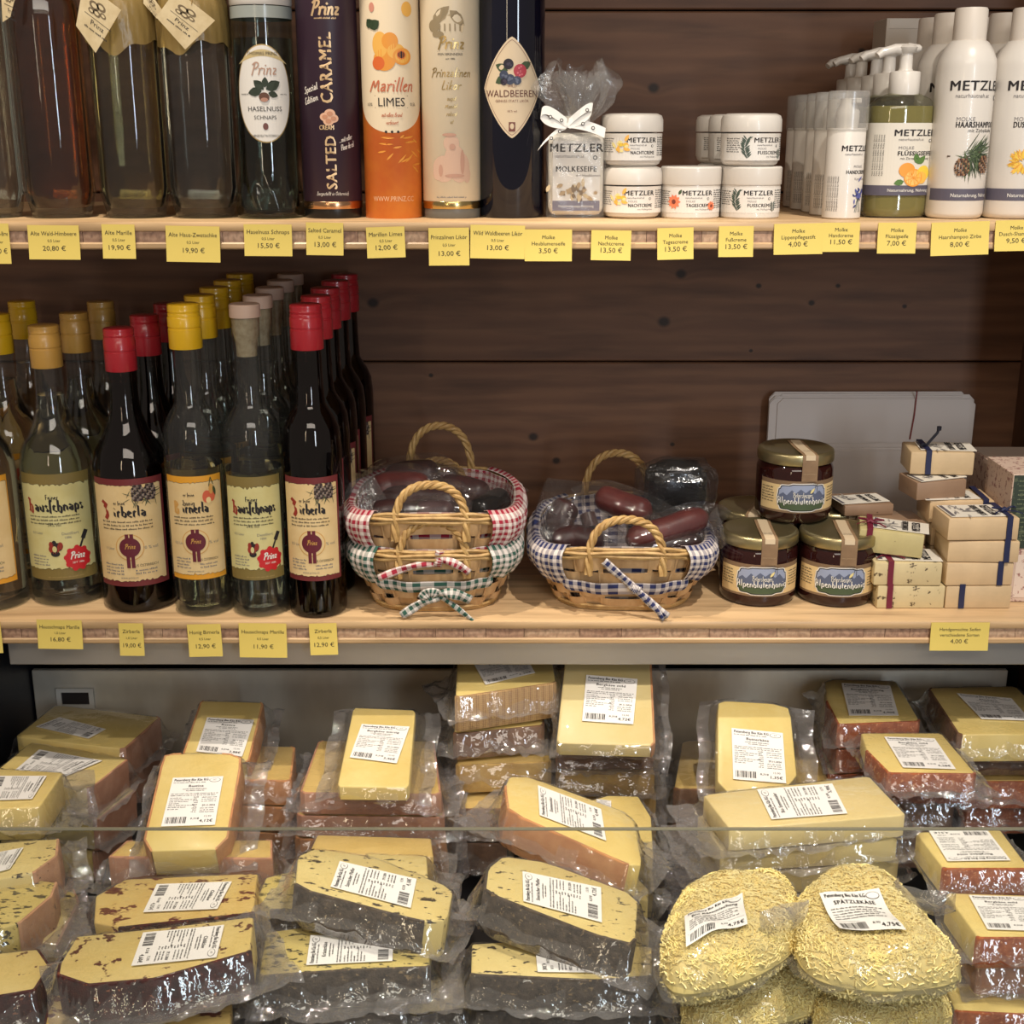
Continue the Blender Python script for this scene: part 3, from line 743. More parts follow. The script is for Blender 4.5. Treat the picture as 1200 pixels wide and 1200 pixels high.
gift_tube(391, .0302, 'dark purple gift tube with gold upright lettering', M('tube_purple', (54, 36, 50), .42, bmp=(40, .03)), paint_caramel,
          ring=M('copper_ring', (206, 160, 120), .22, metal=1), foot=M('black_foot', (22, 22, 24), .3))

OR1 = M('orange_deep', (214, 104, 48), .45); OR2 = M('orange_bright', (226, 150, 58), .5); OR3 = M('apricot_yellow', (232, 176, 84), .5)
def paint_marillen(d, H, r):
    W_ = M('cream_print', (232, 214, 184), .5)
    rd = random.Random(3)
    # the circle-shaped cream panel
    cz = (H(40) + H(158)) / 2; R = (H(40) - H(158)) / 2
    d.patch(-.044, .044, lambda t_: cz - R * math.sqrt(max(0, 1 - ((t_ - .5) * 2) ** 2)) * .96, lambda t_: H(-60), W_, k=.00015, n=40)
    for i in range(16):      # swirls of lighter juice
        x = rd.uniform(-.03, .03); z = H(rd.uniform(160, 195)); d.leaf(x, z, rd.uniform(.006, .016), .002, rd.uniform(-.9, .9), OR2, k=.0003)
    for (a, b, q1, q2, m) in ((-.006, 70, .014, .013, OR2), (-.010, 52, .010, .015, OR3), (.000, 48, .010, .010, OR2), (.006, 60, .011, .009, OR3), (-.012, 74, .008, .008, OR1),
                            (.012, 66, .012, .010, OR2), (.012, 66, .0090, .0075, OR3), (.011, 64, .0060, .0055, OR1), (.011, 64, .0045, .004, M('stone_dark', (52, 34, 38), .5))):
        d._k = .0003
        d.disc(a, H(b), q1 * .8, q2 * .8, m, k=.0004 + .00012 * len(d.mats) * .3)
    d.leaf(-.020, H(33), .012, .010, .6, M('leaf_green_dark', (44, 62, 38), .6), k=.0008); d.leaf(-.018, H(32), .010, .009, 2.2, MATS['leaf_green_dark'], k=.0008)
    d.disc(-.018, H(8), .003, .0045, M('petal', (206, 140, 120), .5), k=.0005); d.disc(.018, H(10), .006, .007, OR3, k=.0005)
    d.pen('Marillen', .0, H(107), .0130, M('script_coral', (196, 110, 78), .5), script=True, wt=.10, k=.0006, sx=1.06)
    d.line([(-.017, H(112)), (.017, H(112))], .0004, INK, k=.0006); d.line([(-.017, H(126)), (.017, H(126))], .0004, INK, k=.0006)
    d.text('LIMES', 0, H(124.5), .0082, INK, k=.0006, wmax=.028); d.text('0,5L', .0235, H(124), .003, INK, k=.0006); d.text('15%', -.0235, H(124), .003, INK, k=.0006)
    d.pen('mit edlem Brand', 0, H(137), .004, MATS['script_coral'], script=True, wt=.09, k=.0006, sx=.8); d.pen('verfeinert', 0, H(146), .004, MATS['script_coral'], script=True, wt=.09, k=.0006, sx=.8)
    for x in (-.006, 0, .006): d.disc(x, H(154.5), .0013, .0013, INK, k=.0006, n=6)
    d.text('WWW.PRINZ.CC', 0, H(236), .0050, M('print_peach', (236, 190, 150), .5), k=.0003, wmax=.044)
gift_tube(462, .0292, 'orange and cream gift tube printed with apricots', M('tube_orange', (208, 104, 46), .42, var=((222, 132, 52), 18)), paint_marillen)
def paint_cream(d, H, r):
    SK1 = M('sepia', (140, 124, 96), .6); SK2 = M('sepia_light', (192, 172, 140), .6); RO = M('rose_faint', (206, 172, 150), .6)
    d.leaf(-.018, H(28), .024, .011, .75, SK1, k=.0003); d.leaf(.0, H(12), .020, .010, -.75, SK1, k=.0003)
    d.raw([(-.015, H(38)), (.012, H(38)), (.014, H(28)), (0, H(16)), (-.012, H(28))], [(0, 1, 2, 3, 4)], SK2, .0004)
    for i in range(5): d.line([(-.010 + i * .005, H(36)), (-.010 + i * .005, H(28))], .0012, SK1, k=.0005)
    d.disc(-.016, H(30), .006, .006, SK1, k=.0004); d.disc(-.012, H(40), .006, .003, SK1, k=.0004)
    d.pen('Prinz', 0, H(57), .0115, M('gilt_print', (186, 158, 104), .3, metal=.7), script=True, wt=.13, k=.0006, sx=1.1)
    d.line([(-.013, H(60)), (.013, H(60))], .0003, INK); d.text('FEIN BRENNEREI', 0, H(65), .0024, INK, wmax=.026); d.text('seit 1886', 0, H(70), .0018, INK)
    d.pen('Prinzalinen', 0, H(90), .0085, MATS['gilt_print'], script=True, wt=.10, sx=1.1); d.pen('Likor', 0, H(105), .0085, MATS['gilt_print'], script=True, wt=.10, sx=1.2)
    for j, wd in enumerate(('Nougat', 'Mandel', 'Krokant', 'Gut')): d.pen(wd, 0, H(118 + 9 * j), .0042, MATS['gilt_print'], script=True, wt=.10)
    for (a, b, q1, q2) in ((0, 168, .008, .008), (-.008, 198, .012, .013), (.008, 196, .011, .015), (-.014, 203, .006, .007), (.003, 186, .010, .014), (.016, 205, .004, .008)):
        d.disc(a, H(b), q1, q2, RO, k=.0003 + abs(a) * .01)
    for (a, b, q1, q2) in ((.001, 172, .003, .003), (.011, 190, .0022, .012), (-.011, 200, .0022, .006), (.003, 206, .010, .0018), (-.002, 158, .007, .0016)):
        d.disc(a, H(b), q1, q2, M('rose_faint2', (190, 148, 128), .6), k=.0006)
    d.line([(-.014, H(233)), (.014, H(233))], .0003, INK); d.smalltext(-.016, .016, H(232), .0015, GREY, seed=3)
gift_tube(530, .0297, 'cream gift tube with gold lettering and faint sketch', M('tube_cream', (222, 206, 178), .42), paint_cream,
          ring=M('brass_ring', (206, 180, 120), .22, metal=1), foot=M('grey_foot', (112, 112, 108), .35))
# --- black berry bottle
Y = 1.382; r = .0332
t = thing('liqueur_bottle', 'black glass bottle with pointed beige berry label', 'bottle', (XB(600, Y), Y, ZU))
mb = MB(); mb.lathe([(0, .003), (.028, .002), (r - .002, 0), (r, .003), (r, .215), (.031, .232), (.02, .248), (.0145, .26), (.014, .30), (0, .30)], 64); mb.build('glass', M('navy_glass', (12, 14, 30), .04, spec=.7), t, smooth=50)
mb = MB(); mb.lathe([(0, .299), (.0155, .299), (.0155, .33), (0, .331)], 32); mb.build('cap', M('cap_black', (20, 18, 22), .3), t)
zc = ZH(103, Y - r) - ZU; hh = (ZH(43, Y - r) - ZH(162, Y - r)) / 2; d = Draw(cmap(r, zc, 0))
prof_v = lambda s_, H_: (lambda t_: s_ * H_ * (1 - abs(2 * t_ - 1) ** 1.35) ** .92)
HW = .0325
d.patch(-HW, HW, prof_v(-1, hh), prof_v(1, hh), M('berry_label', (218, 198, 168), .5), k=.0003, n=36)
d2 = M('berry_line', (120, 70, 62), .5)
pts = [(-HW * .93 + 2 * HW * .93 * i / 36) for i in range(37)]
for s_ in (-1, 1):
    d.line([(x, prof_v(s_, hh * .94)((x / (HW * .93) + 1) / 2)) for x in pts], .0004, d2, k=.0005)
BB = M('blackberry', (38, 34, 48), .5); BL = M('blueberry', (62, 70, 92), .5); RS = M('raspberry', (176, 58, 72), .5)
d.leaf(-.004, .016, .014, .008, 2.7, M('leaf_mid', (66, 84, 58), .6), k=.0005); d.leaf(.008, .018, .013, .008, .5, MATS['leaf_mid'], k=.0005); d.leaf(-.006, .010, .012, .008, 3.6, MATS['leaf_mid'], k=.0005)
rd = random.Random(4)
for cx, cy, R_, m_ in ((-.0035, .0225, .0050, BB), (.008, .016, .0065, RS), (-.008, .012, .0045, BL), (-.002, .008, .0050, BL), (.005, .007, .0042, BL), (-.008, .006, .0035, BB)):
    d.disc(cx, cy, R_, R_, m_, k=.0007)
    for i in range(7):
        a = rd.uniform(0, 6.3); q = rd.uniform(0, R_ * .7); d.disc(cx + q * math.cos(a), cy + q * math.sin(a), .0010, .0010, M(m_.name + '_lt', {'blackberry': (70, 64, 82), 'blueberry': (100, 108, 130), 'raspberry': (210, 104, 112)}[m_.name], .4), k=.0009, n=6)
d.text('WILD', 0, .0005, .0026, d2, k=.0006); d.text('WALDBEEREN', 0, -.0085, .0066, M('berry_ink', (96, 48, 44), .6), k=.0006, wmax=.056); d.text('GENUSS STATT LIKÖR', 0, -.0135, .0024, d2, k=.0006, wmax=.042)
d.text('18 % vol', 0, -.023, .0020, d2, k=.0006); d.patch(-.0032, .0032, -.0415, -.0325, d2, k=.0006, n=3); d.disc(0, -.0365, .002, .0028, MATS['berry_label'], k=.0008)
d.build('label', t)

# --- cosmetics -----------------------------------------------------------
def metz(d, x, y, s, al='C', k=.0003):
    d.text('METZLER', x, y, s, INK, k=k, al=al, bold=1, sx=1.1)
    wd = s * 5.6
    x0 = {'C': x - wd / 2, 'L': x, 'R': x - wd}[al]
    d.text('naturhautnah.at', x0, y - s * .75, s * .42, GREY, k=k, al='L', wmax=wd * .85)
    d.disc(x0 + wd * .93, y - s * .75, s * .28, s * .28, INK, k=k, n=8); d.disc(x0 + wd * .93, y - s * .75, s * .17, s * .17, WHITEL, k=k + .0002, n=8)

# cellophane bag of whey soap
Y = 1.365
t = thing('soap_gift_bag', 'cellophane bag of white soap tied with printed white ribbon', 'soap', (XB(674, Y), Y, ZU))
hb = ZH(152, Y - .015) - ZU; hn = ZH(143, Y - .01) - ZU; ht = ZH(82, Y) - ZU
mb = MB(); mb.box((0, 0, .002 + (hb - .004) / 2), (.056, .024, hb - .006), bev=.008, seg=3); mb.build('soap_bar', M('soap_white', (226, 220, 208), .5), t)
d = Draw(pmap((0, -.0124, 0), (1, 0, 0), (0, 0, 1)))
z1 = ZH(165, Y - .012) - ZU; z0 = ZH(247, Y - .012) - ZU
d.patch(-.024, .024, z0, z1, WHITEL, n=2); metz(d, 0, z1 - .0105, .0078)
d.text('MOLKESEIFE', 0, z1 - .030, .0054, INK, bold=1, wmax=.042); d.text('mit Heublumen', .012, z1 - .035, .0028, INK)
rd = random.Random(2)
for i in range(26):
    d.leaf(rd.gauss(-.001, .008), z1 - .049 + rd.gauss(0, .0045), rd.uniform(.005, .010), .004, rd.uniform(0, 6.3), [M('hay1', (176, 150, 112), .7), M('hay2', (120, 98, 72), .7), M('hay3', (206, 186, 150), .7)][i % 3], k=.0003 + .00004 * i)
d.patch(-.024, .024, z0, z0 + .010, M('band_grey', (108, 106, 128), .5), k=.0003, n=2); d.text('Naturnahrung, Nahrung', 0, z0 + .0035, .0026, PAPER, k=.0005, wmax=.04)
d.build('soap_label', t)
CELLO = thin('cellophane', (244, 244, 244), milk=.07, rough=.08, bscale=90, bstr=.6)
def cello(u, v):
    a = 2 * PI * u
    z = v * ht
    hbn = hb
    if z < hbn:
        sx, sy = .0298, .0150
        e = .45; ca, sa = math.cos(a), math.sin(a)
        x = sx * math.copysign(abs(ca) ** e, ca); y = sy * math.copysign(abs(sa) ** e, sa)
        q = max(0, (z - hbn * .82) / (hbn * .18)); x *= 1 - q * .45; y *= 1 - q * .3
        wr = .0006 * math.sin(a * 9 + z * 200)
        return (x + wr, y + wr, max(z, .0004))
    q = (z - hbn) / (ht - hbn)
    base = .008 + .030 * math.sin(min(1, q * 1.25) * PI / 2) - .012 * max(0, q - .75) * 2
    if q < .08: base = .017 * (1 - q / .08) + .009 * q / .08
    wv = 1 + .28 * q * math.sin(a * 7 + 3 * q) + .16 * q * math.sin(a * 13 + 9 * q)
    return (base * wv * math.cos(a), base * wv * .62 * math.sin(a), z + .007 * q * math.sin(a * 5) + .004 * q * math.sin(a * 11))
mb = MB(); mb.grid(120, 60, cello, wrap=True); mb.build('cellophane_wrap', CELLO, t, smooth=25)
rd = random.Random(12)     # crumples inside the tuft
mb = MB()
for i in range(16):
    a0 = rd.uniform(0, 6.28); rr = rd.uniform(.004, .026)
    def tf(u, v, a0=a0, rr=rr, s1=rd.uniform(0, 6), s2=rd.uniform(.010, .022)):
        q = v; x = (.003 + rr * q) * math.cos(a0) + (u - .5) * s2 * (.25 + q); y = ((.003 + rr * q) * math.sin(a0)) * .6 + .004 * math.sin(u * 9 + s1 + 5 * v) * q
        return (x, y, hb + .008 + (ht - hb - .012) * q + .004 * math.sin(u * 7 + s1))
    mb.grid(6, 8, tf)
mb.build('cellophane_tuft', CELLO, t, smooth=0)
RIB = M('ribbon_white', (234, 232, 228), .45)
mb = MB(); zr = hn + .002
mb.lathe([(.0125, zr - .004), (.0135, zr - .004), (.0135, zr + .004), (.0125, zr + .004)], 24)
Hx = lambda px, py, Yy=Y - .02: (PY(px, py, Yy).x - t.location.x, Yy - Y, PY(px, py, Yy).z - ZU)
def bez(p0, p1, p2, n=10): 
    p0, p1, p2 = Vector(p0), Vector(p1), Vector(p2)
    return [p0 * (1 - q) ** 2 + p1 * 2 * q * (1 - q) + p2 * q * q for q in [i / n for i in range(n + 1)]]
wz = lambda q: (0.15, .25, 1)
mb.strip(bez(Hx(664, 144), Hx(636, 120), Hx(634, 134)) + bez(Hx(634, 134), Hx(640, 146), Hx(664, 146))[1:], wz, .0085, .0004)
mb.strip(bez(Hx(668, 142), Hx(690, 122), Hx(694, 126)) + bez(Hx(694, 126), Hx(694, 138), Hx(668, 146))[1:], wz, .0085, .0004)
mb.strip(bez(Hx(666, 144), Hx(690, 146), Hx(709, 156)), wz, .0098, .0004)
mb.strip(bez(Hx(666, 147), Hx(650, 152), Hx(633, 172)), lambda q: (.55, .1, .8), .0095, .0004)
rb = mb.build('ribbon', RIB, t, smooth=40)
d = Draw(lambda x, y, k: (x, -.0212 - k, y))
for px, py in ((645, 137), (658, 141), (683, 145), (695, 150), (656, 154), (646, 162), (688, 129)):
    q = Hx(px, py); d.disc(q[0], q[2], .0018, .0018, INK, k=.0004, n=8); d.disc(q[0], q[2], .0011, .0011, RIB, k=.0006, n=8)
o = d.build('ribbon_print', rb)

def cream_jar(px, Y, z, label, paint, flat=False, rot=0, r=.0305, group=None, name='cream_jar'):
    t = thing(name, label, 'cream jar', ((px - 600) / SCL(Y, z), Y, z), (0, 0, rot), group)
    h = .0512
    if flat: bp = [(0, .001), (r - .002, 0), (r - .0008, .0015), (r - .0008, .034), (0, .034)]; lp = [(0, .0335), (r, .0335), (r + .0002, .034), (r + .0002, h - .0015), (r - .001, h), (0, h)]
    else: bp = [(0, .001), (r - .007, 0), (r - .003, .0025), (r - .0008, .008), (r - .0005, .032), (0, .034)]; lp = [(0, .0335), (r, .0335), (r + .0002, .0342), (r, h - .006), (r - .0015, h - .002), (r - .006, h), (0, h)]
    mb = MB(); mb.lathe(bp, 48); mb.build('jar_body', WHITE, t)
    mb = MB(); mb.lathe(lp, 48); mb.build('jar_lid', WHITE, t)
    d = Draw(cmap(r - .0007, 0, 0)); paint(d, r); d.build('jar_label', t)
    return t
def jl(kind):
    def f(d, r):
        d.patch(-.046, .046, .006, .031, WHITEL, k=.0001, n=30)
        metz(d, .004, .0235, .0046)
        d.text('MOLKE', -.008, .0165, .0020, GREY, al='L'); d.text({'n': 'NACHTCREME', 't': 'TAGESCREME', 'f': 'FUSSCREME'}[kind], .005, .0120, .0033, INK, bold=1, wmax=.026)
        d.text('mit Molkepulver', .010, .0088, .0018, GREY)
        for i in range(9): d.smalltext(.0225, .040, .0275 - i * .0021, .0015, INK, seed=i + 3)
        for i in range(7): d.smalltext(-.042, -.026, .0265 - i * .0021, .0014, INK, seed=i + 13)
        rd = random.Random(ord(kind))
        if kind == 'n':
            for i in range(16):
                a = rd.uniform(0, 6.3); d.leaf(-.0165 + rd.gauss(0, .0022), .0185 + rd.gauss(0, .004), rd.uniform(.004, .008), .0034, a, [OR3, M('flower_yellow', (226, 190, 72), .6), M('flower_pale', (230, 214, 150), .6)][i % 3], k=.0003 + i * .00003)
        elif kind == 't':
            for cx, cy, R_ in ((-.021, .017, .0075), (.019, .013, .005)):
                for i in range(10): d.leaf(cx, cy, R_, R_ * .5, i * .628, M('coral_petal', (226, 128, 92), .6), k=.0004 + i * .00002)
                d.disc(cx, cy, R_ * .3, R_ * .3, M('coral_core', (120, 60, 50), .6), k=.0008)
            d.leaf(-.016, .024, .006, .003, 1.0, MATS['leaf_mid'], k=.0003)
        else:
            for i in range(30):
                q = i / 30; cx = -.018 - .003 * math.sin(q * 3); cy = .008 + .019 * q
                d.leaf(cx, cy, .0062, .0014, (.7 if i % 2 else 2.4) + rd.uniform(-.3, .3), M('fir_green', (70, 84, 76), .7), k=.0003)
            for i in range(16):
                q = i / 16; d.leaf(.020, .007 + .009 * q, .004, .0007, (.7 if i % 2 else 2.4), MATS['fir_green'], k=.0003)
    return f
YJ = 1.368; HJ = .0513
cream_jar(740, YJ, ZU, 'lower of two stacked white cream jars with yellow flower', jl('n'), rot=.05)
cream_jar(740.5, YJ, ZU + HJ, 'upper of two stacked white cream jars with yellow flower', jl('n'), rot=.12)
b1 = cream_jar(735, YJ + .068, ZU, 'white cream jar at the bottom behind the yellow-flower pair', jl('n'), rot=.3)
cream_jar(736, YJ + .068, ZU + HJ + .0005, 'white cream jar lid peeking over the upper yellow-flower jar', jl('n'), rot=.3)
cream_jar(808, YJ, ZU, 'single flat-lidded white cream jar with coral flowers', jl('t'), flat=True, r=.0308)
cream_jar(878, YJ, ZU, 'lower flat-lidded white cream jar with fir sprig', jl('f'), flat=True, r=.0308)
cream_jar(878, YJ - .002, ZU + HJ, 'upper round-lidded white cream jar with fir sprig', jl('f'), rot=.35)
for px, Y_, w_ in ((862, YJ + .072, 'nearer'), (846, YJ + .137, 'farther')):
    cream_jar(px, Y_, ZU, 'bottom white jar of the %s stack hidden behind the flat-lidded jars' % w_, jl('f'), rot=.5)
    cream_jar(px, Y_, ZU + HJ, '%s white cream jar behind the upper fir-sprig jar' % w_, jl('f'), rot=.5)

# hand cream dispensers with clear caps
FROST = thin('frosted_cap', (236, 236, 234), milk=.20, rough=.2)
Y = 1.352; r = .0192
def dispenser():
    t = thing('hand_cream_dispenser', 'front hand cream dispenser with clear cap and blue flower', 'dispenser', (XB(985, Y), Y, ZU), (0, 0, .55), 'hand cream dispensers in a row')
    h = ZH(106, Y - r) - ZU; hm = ZH(150, Y - r) - ZU
    mb = MB(); mb.lathe([(0, .001), (r - .002, 0), (r, .0015), (r, hm - .002), (r - .001, hm), (0, hm)], 40); mb.build('body', WHITE, t)
    mb = MB(); mb.lathe([(0, hm), (.0105, hm), (.0115, hm + .008), (.0115, hm + .016), (.008, hm + .022), (.008, hm + .028), (0, hm + .029)], 32); mb.box((0, -.006, hm + .026), (.007, .018, .005), bev=.001); mb.build('pump_head', WHITE, t)
    mb = MB(); mb.lathe([(r - .0002, hm - .002), (r + .0012, hm - .002), (r + .0012, h - .001), (r, h), (0, h)], 40); mb.build('clear_cap', FROST, t)
    d = Draw(cmap(r, 0, 0)); 
    metz(d, .000, hm - .022, .0054); d.text('MOLKE', .000, hm - .038, .0024, GREY); d.text('HANDCREME', 0, hm - .044, .0036, INK, bold=1, wmax=.026); d.text('Kornblume', .004, hm - .050, .0024, GREY)
    rd = random.Random(9)
    for i in range(26): d.leaf(rd.gauss(.002, .003), .024 + rd.gauss(0, .004), rd.uniform(.004, .008), .0018, rd.uniform(0, 6.3), [M('corn_blue', (56, 60, 120), .6), M('corn_blue2', (90, 96, 160), .6)][i % 2], k=.0003 + i * .00002)
    for i in range(7): d.line([(.002, .022), (rd.uniform(-.004, .008), .007)], .0005, MATS['fir_green'])
    for i in range(6): d.text('Hergestellt in Österreich fur Metzler', -.0195 - i * .0024, .008, .0016, INK, rot=PI / 2, al='L', wmax=.052)
    d.build('label', t)
    return t
base = dispenser()
for i in range(1, 5):
    copy_tree(base, loc=(base.location.x + .0012 * (-1) ** i, Y + .051 * i, ZU), label='%s hand cream dispenser back from the front one' % ['first', 'second', 'third', 'last'][i - 1])

# liquid soap pump bottles
Y = 1.374
def pump_bottle():
    t = thing('soap_pump_bottle', 'front pump bottle of olive liquid soap with citrus label', 'pump bottle', (XB(1047, Y), Y, ZU), (0, 0, .05), 'liquid soap pump bottles in a row')
    a, b_ = .0345, .022; hs = ZH(120, Y - .02) - ZU; hneck = ZH(110, Y - .01) - ZU; hc = ZH(84, Y) - ZU; hp = ZH(53, Y) - ZU
    def shp(off):
        def f(r, z, an):
            return r
        return f
    def body(sc, z0, z1, mat, name, smoothneck):
        mb = MB()
        prof = [(0, z0), (.90, z0), (.985, z0 + .004), (1, z0 + .009)]
        prof += [(1, z1 - .008)] + ([(.97, z1 - .002), (.80, z1 + .004), (.45, z1 + .009), (.33, z1 + .012), (.33, hneck), (0, hneck)] if smoothneck else [(1, z1), (0, z1)])
        o0 = len(mb.v)
        mb.lathe(prof, 48)
        mb.v = [(x * a * sc * (1 if abs(x) < .4 else 1), y * b_ * sc * (1 if True else 1), z) if math.hypot(x, y) > .5 else (x * a * sc, y * a * sc if False else y * b_ * sc * 1.3, z) for x, y, z in mb.v]
        return mb.build(name, mat, t, smooth=50)
    body(1, 0, hs, thin('pump_glass', (238, 240, 228), milk=.02, rough=.05), 'bottle', True)
    body(.955, .0015, ZH(124, Y - .02) - ZU, M('soap_liquid', (186, 172, 104), 0.05, trans=.55, ior=1.34), 'liquid_soap', False)
    mb = MB(); mb.lathe([(0, hneck - .001), (.0148, hneck - .001), (.0152, hneck + .002), (.0152, hc - .001), (.0142, hc), (.0075, hc + .001), (.0065, hc + .003), (.0062, hp - .008), (.009, hp - .006), (.0105, hp - .002), (.008, hp), (0, hp + .001)], 36)
    mb.tube([(0, 0, hp - .004), (-.012, -.001, hp - .0035), (-.026, -.003, hp - .007), (-.031, -.004, hp - .0105)], lambda q: .0058 - .0022 * q, 10)
    mb.tube([(.0, 0, hp - .003), (.012, .001, hp - .003), (.0145, .001, hp - .003)], lambda q: .0055 - .003 * q, 10)
    mb.build('pump', WHITE, t, smooth=50)
    # label wraps the front of the oval body
    zl0 = ZH(228, Y - .022) - ZU; zl1 = ZH(144, Y - .022) - ZU
    def om(x, y, k):
        # arc length approx on ellipse
        th = x / .030
        return ((a + k + .0002) * math.sin(th), -(b_ + k + .0002) * math.cos(th), y)
    d = Draw(om)
    d.patch(-.047, .046, zl0, zl1, M('soap_label', (214, 208, 196), .5), n=32)
    d.patch(-.047, .046, zl0 - .001, zl0 + .009, M('band_slate', (86, 82, 96), .5), k=.0003, n=32)
    metz(d, .010, zl1 - .0125, .0062, k=.0004)
    d.text('MOLKE', -.007, zl1 - .0255, .0030, GREY, al='L', k=.0004); d.text('FLÜSSIGSEIFE', .010, zl1 - .0315, .0042, INK, bold=1, wmax=.035, k=.0004); d.text('mit Zitronenöl & Honig', .010, zl1 - .0355, .0024, INK, wmax=.03, k=.0004)
    GL_ = M('leaf_fresh', (84, 118, 60), .6)
    d.leaf(.012, zl0 + .030, .011, .006, 1.9, GL_, k=.0005); d.leaf(.012, zl0 + .030, .011, .006, .8, GL_, k=.0006); d.leaf(.000, zl0 + .013, .009, .006, 3.4, GL_, k=.0005)
    for cx, cy, R_, m_ in ((.002, .024, .0072, OR2), (.019, .021, .0075, M('lemon', (226, 196, 70), .5)), (.017, .0165, .006, OR3), (.0085, .0165, .0088, OR2), (.0085, .0165, .0074, M('orange_flesh', (238, 190, 110), .5)), (.0085, .0165, .0012, OR2)):
        d.disc(cx, zl0 + cy, R_, R_, m_, k=.0007 + R_ * .0 + .0001 * len(d.f) / 4000)
    for i in range(9):
        an = i * PI * 2 / 9; d.line([(.0085, zl0 + .0165), (.0085 + .007 * math.cos(an), zl0 + .0165 + .007 * math.sin(an))], .0004, OR2, k=.0011)
    for i in range(5): d.text('Aqua, Sodium Coco Sulfate, Molke, Zitrone', -.030 + i * .0026, zl0 + .018, .0016, INK, rot=PI / 2, al='L', wmax=.055, k=.0004)
    d.text('Naturnahrung, Nahrung', .006, zl0 + .0028, .0030, PAPER, wmax=.04, k=.0006)
    d.build('label', t)
    return t
base = pump_bottle()
for i in range(1, 5):
    copy_tree(base, loc=(base.location.x - .0 + .001 * (-1) ** i, Y + .0565 * i, ZU), label='%s liquid soap pump bottle behind the front one' % ['first', 'second', 'third', 'last'][i - 1], rotz=[0, .0, .1, -.1, .2][i])

# tall shampoo bottles
def shampoo(px, label, title, kind, group):
    Y = 1.362; r = .0288
    t = thing('shampoo_bottle', label, 'shampoo bottle', (XB(px, Y), Y, ZU), (0, 0, .05), group)
    Hh = lambda py: ZH(py, Y - r * .8) - ZU
    hs = Hh(72); hb_ = Hh(46); ht_ = Hh(7)
    mb = MB(); mb.lathe([(0, .001), (r - .005, 0), (r - .0015, .002), (r, .006), (r, hs - .004), (r - .001, hs + .003), (r - .005, hs + .012), (r - .0095, hb_ - .002), (.0165, hb_), (0, hb_)], 48); mb.build('body', WHITE, t, smooth=50)
    mb = MB(); mb.lathe([(0, hb_ - .001), (.0158, hb_ - .001), (.0162, hb_ + .001), (.0158, ht_ - .002), (.0145, ht_), (0, ht_)], 40); mb.build('cap', M('cap_white', (222, 212, 200), .4), t)
    d = Draw(cmap(r, 0, .18)); zb_ = Hh(235); zt_ = Hh(221)
    d.patch(-.044, .044, zb_, zt_, M('band_slate', (86, 82, 96), .5), k=.0002, n=30)
    d.text('Naturnahrung, Nahrung', .003, zb_ + .0036, .0036, PAPER, wmax=.046, k=.0004)
    metz(d, .002, Hh(106), .0092)
    d.text('MOLKE', -.021, Hh(142), .0040, GREY, al='L'); d.text(title, -.021, Hh(149.5), .0056, INK, al='L', bold=1, wmax=.046); d.text('mit Zirbelkiefer', .022, Hh(155), .0034, INK, al='R')
    rd = random.Random(7)
    if kind == 'pine':
        for i in range(90):
            a = rd.choice([rd.uniform(-.5, 1.1), rd.uniform(-.5, 1.1), rd.uniform(-1.7, -1.0)]); ln = rd.uniform(.014, .028)
            d.leaf(rd.gauss(-.004, .005), Hh(182) + rd.gauss(0, .002), ln, .0010, a, [M('needle', (88, 104, 72), .7), M('needle_dark', (58, 72, 52), .7)][i % 2], k=.0003 + .000005 * i)
        d.line([(-.026, Hh(183)), (-.008, Hh(184)), (.006, Hh(178))], .0014, M('twig', (84, 66, 52), .7), k=.0008)
        for cx, cy in ((-.010, Hh(197)), (.014, Hh(194))):
            for j in range(8):
                for i in range(6):
                    w_ = .0068 * math.sqrt(max(0, 1 - ((j - 3.5) / 4.4) ** 2)); d.leaf(cx + (i - 2.5) / 2.5 * w_ - .0012, cy - .0075 + j * .0021, .0026, .0020, 1.57 + (i - 2.5) * .12, [M('cone1', (96, 62, 46), .7), M('cone2', (150, 112, 82), .7), M('cone3', (62, 40, 32), .7)][(i + j) % 3], k=.0009 + .00002 * (8 - j))
    else:
        for cx, cy, R_ in ((-.008, Hh(190), .016), (.012, Hh(192), .017)):
            for i in range(110):
                a = rd.uniform(0, 6.3); q = rd.uniform(.15, 1); d.leaf(cx + math.cos(a) * R_ * q * .5, cy + math.sin(a) * R_ * q * .42, R_ * .5, .0022, a, [M('flower_yellow', (226, 190, 72), .6), OR3, M('flower_gold', (206, 150, 46), .6)][i % 3], k=.0003 + .0003 * (1 - q))
    d.build('label', t)
    return t
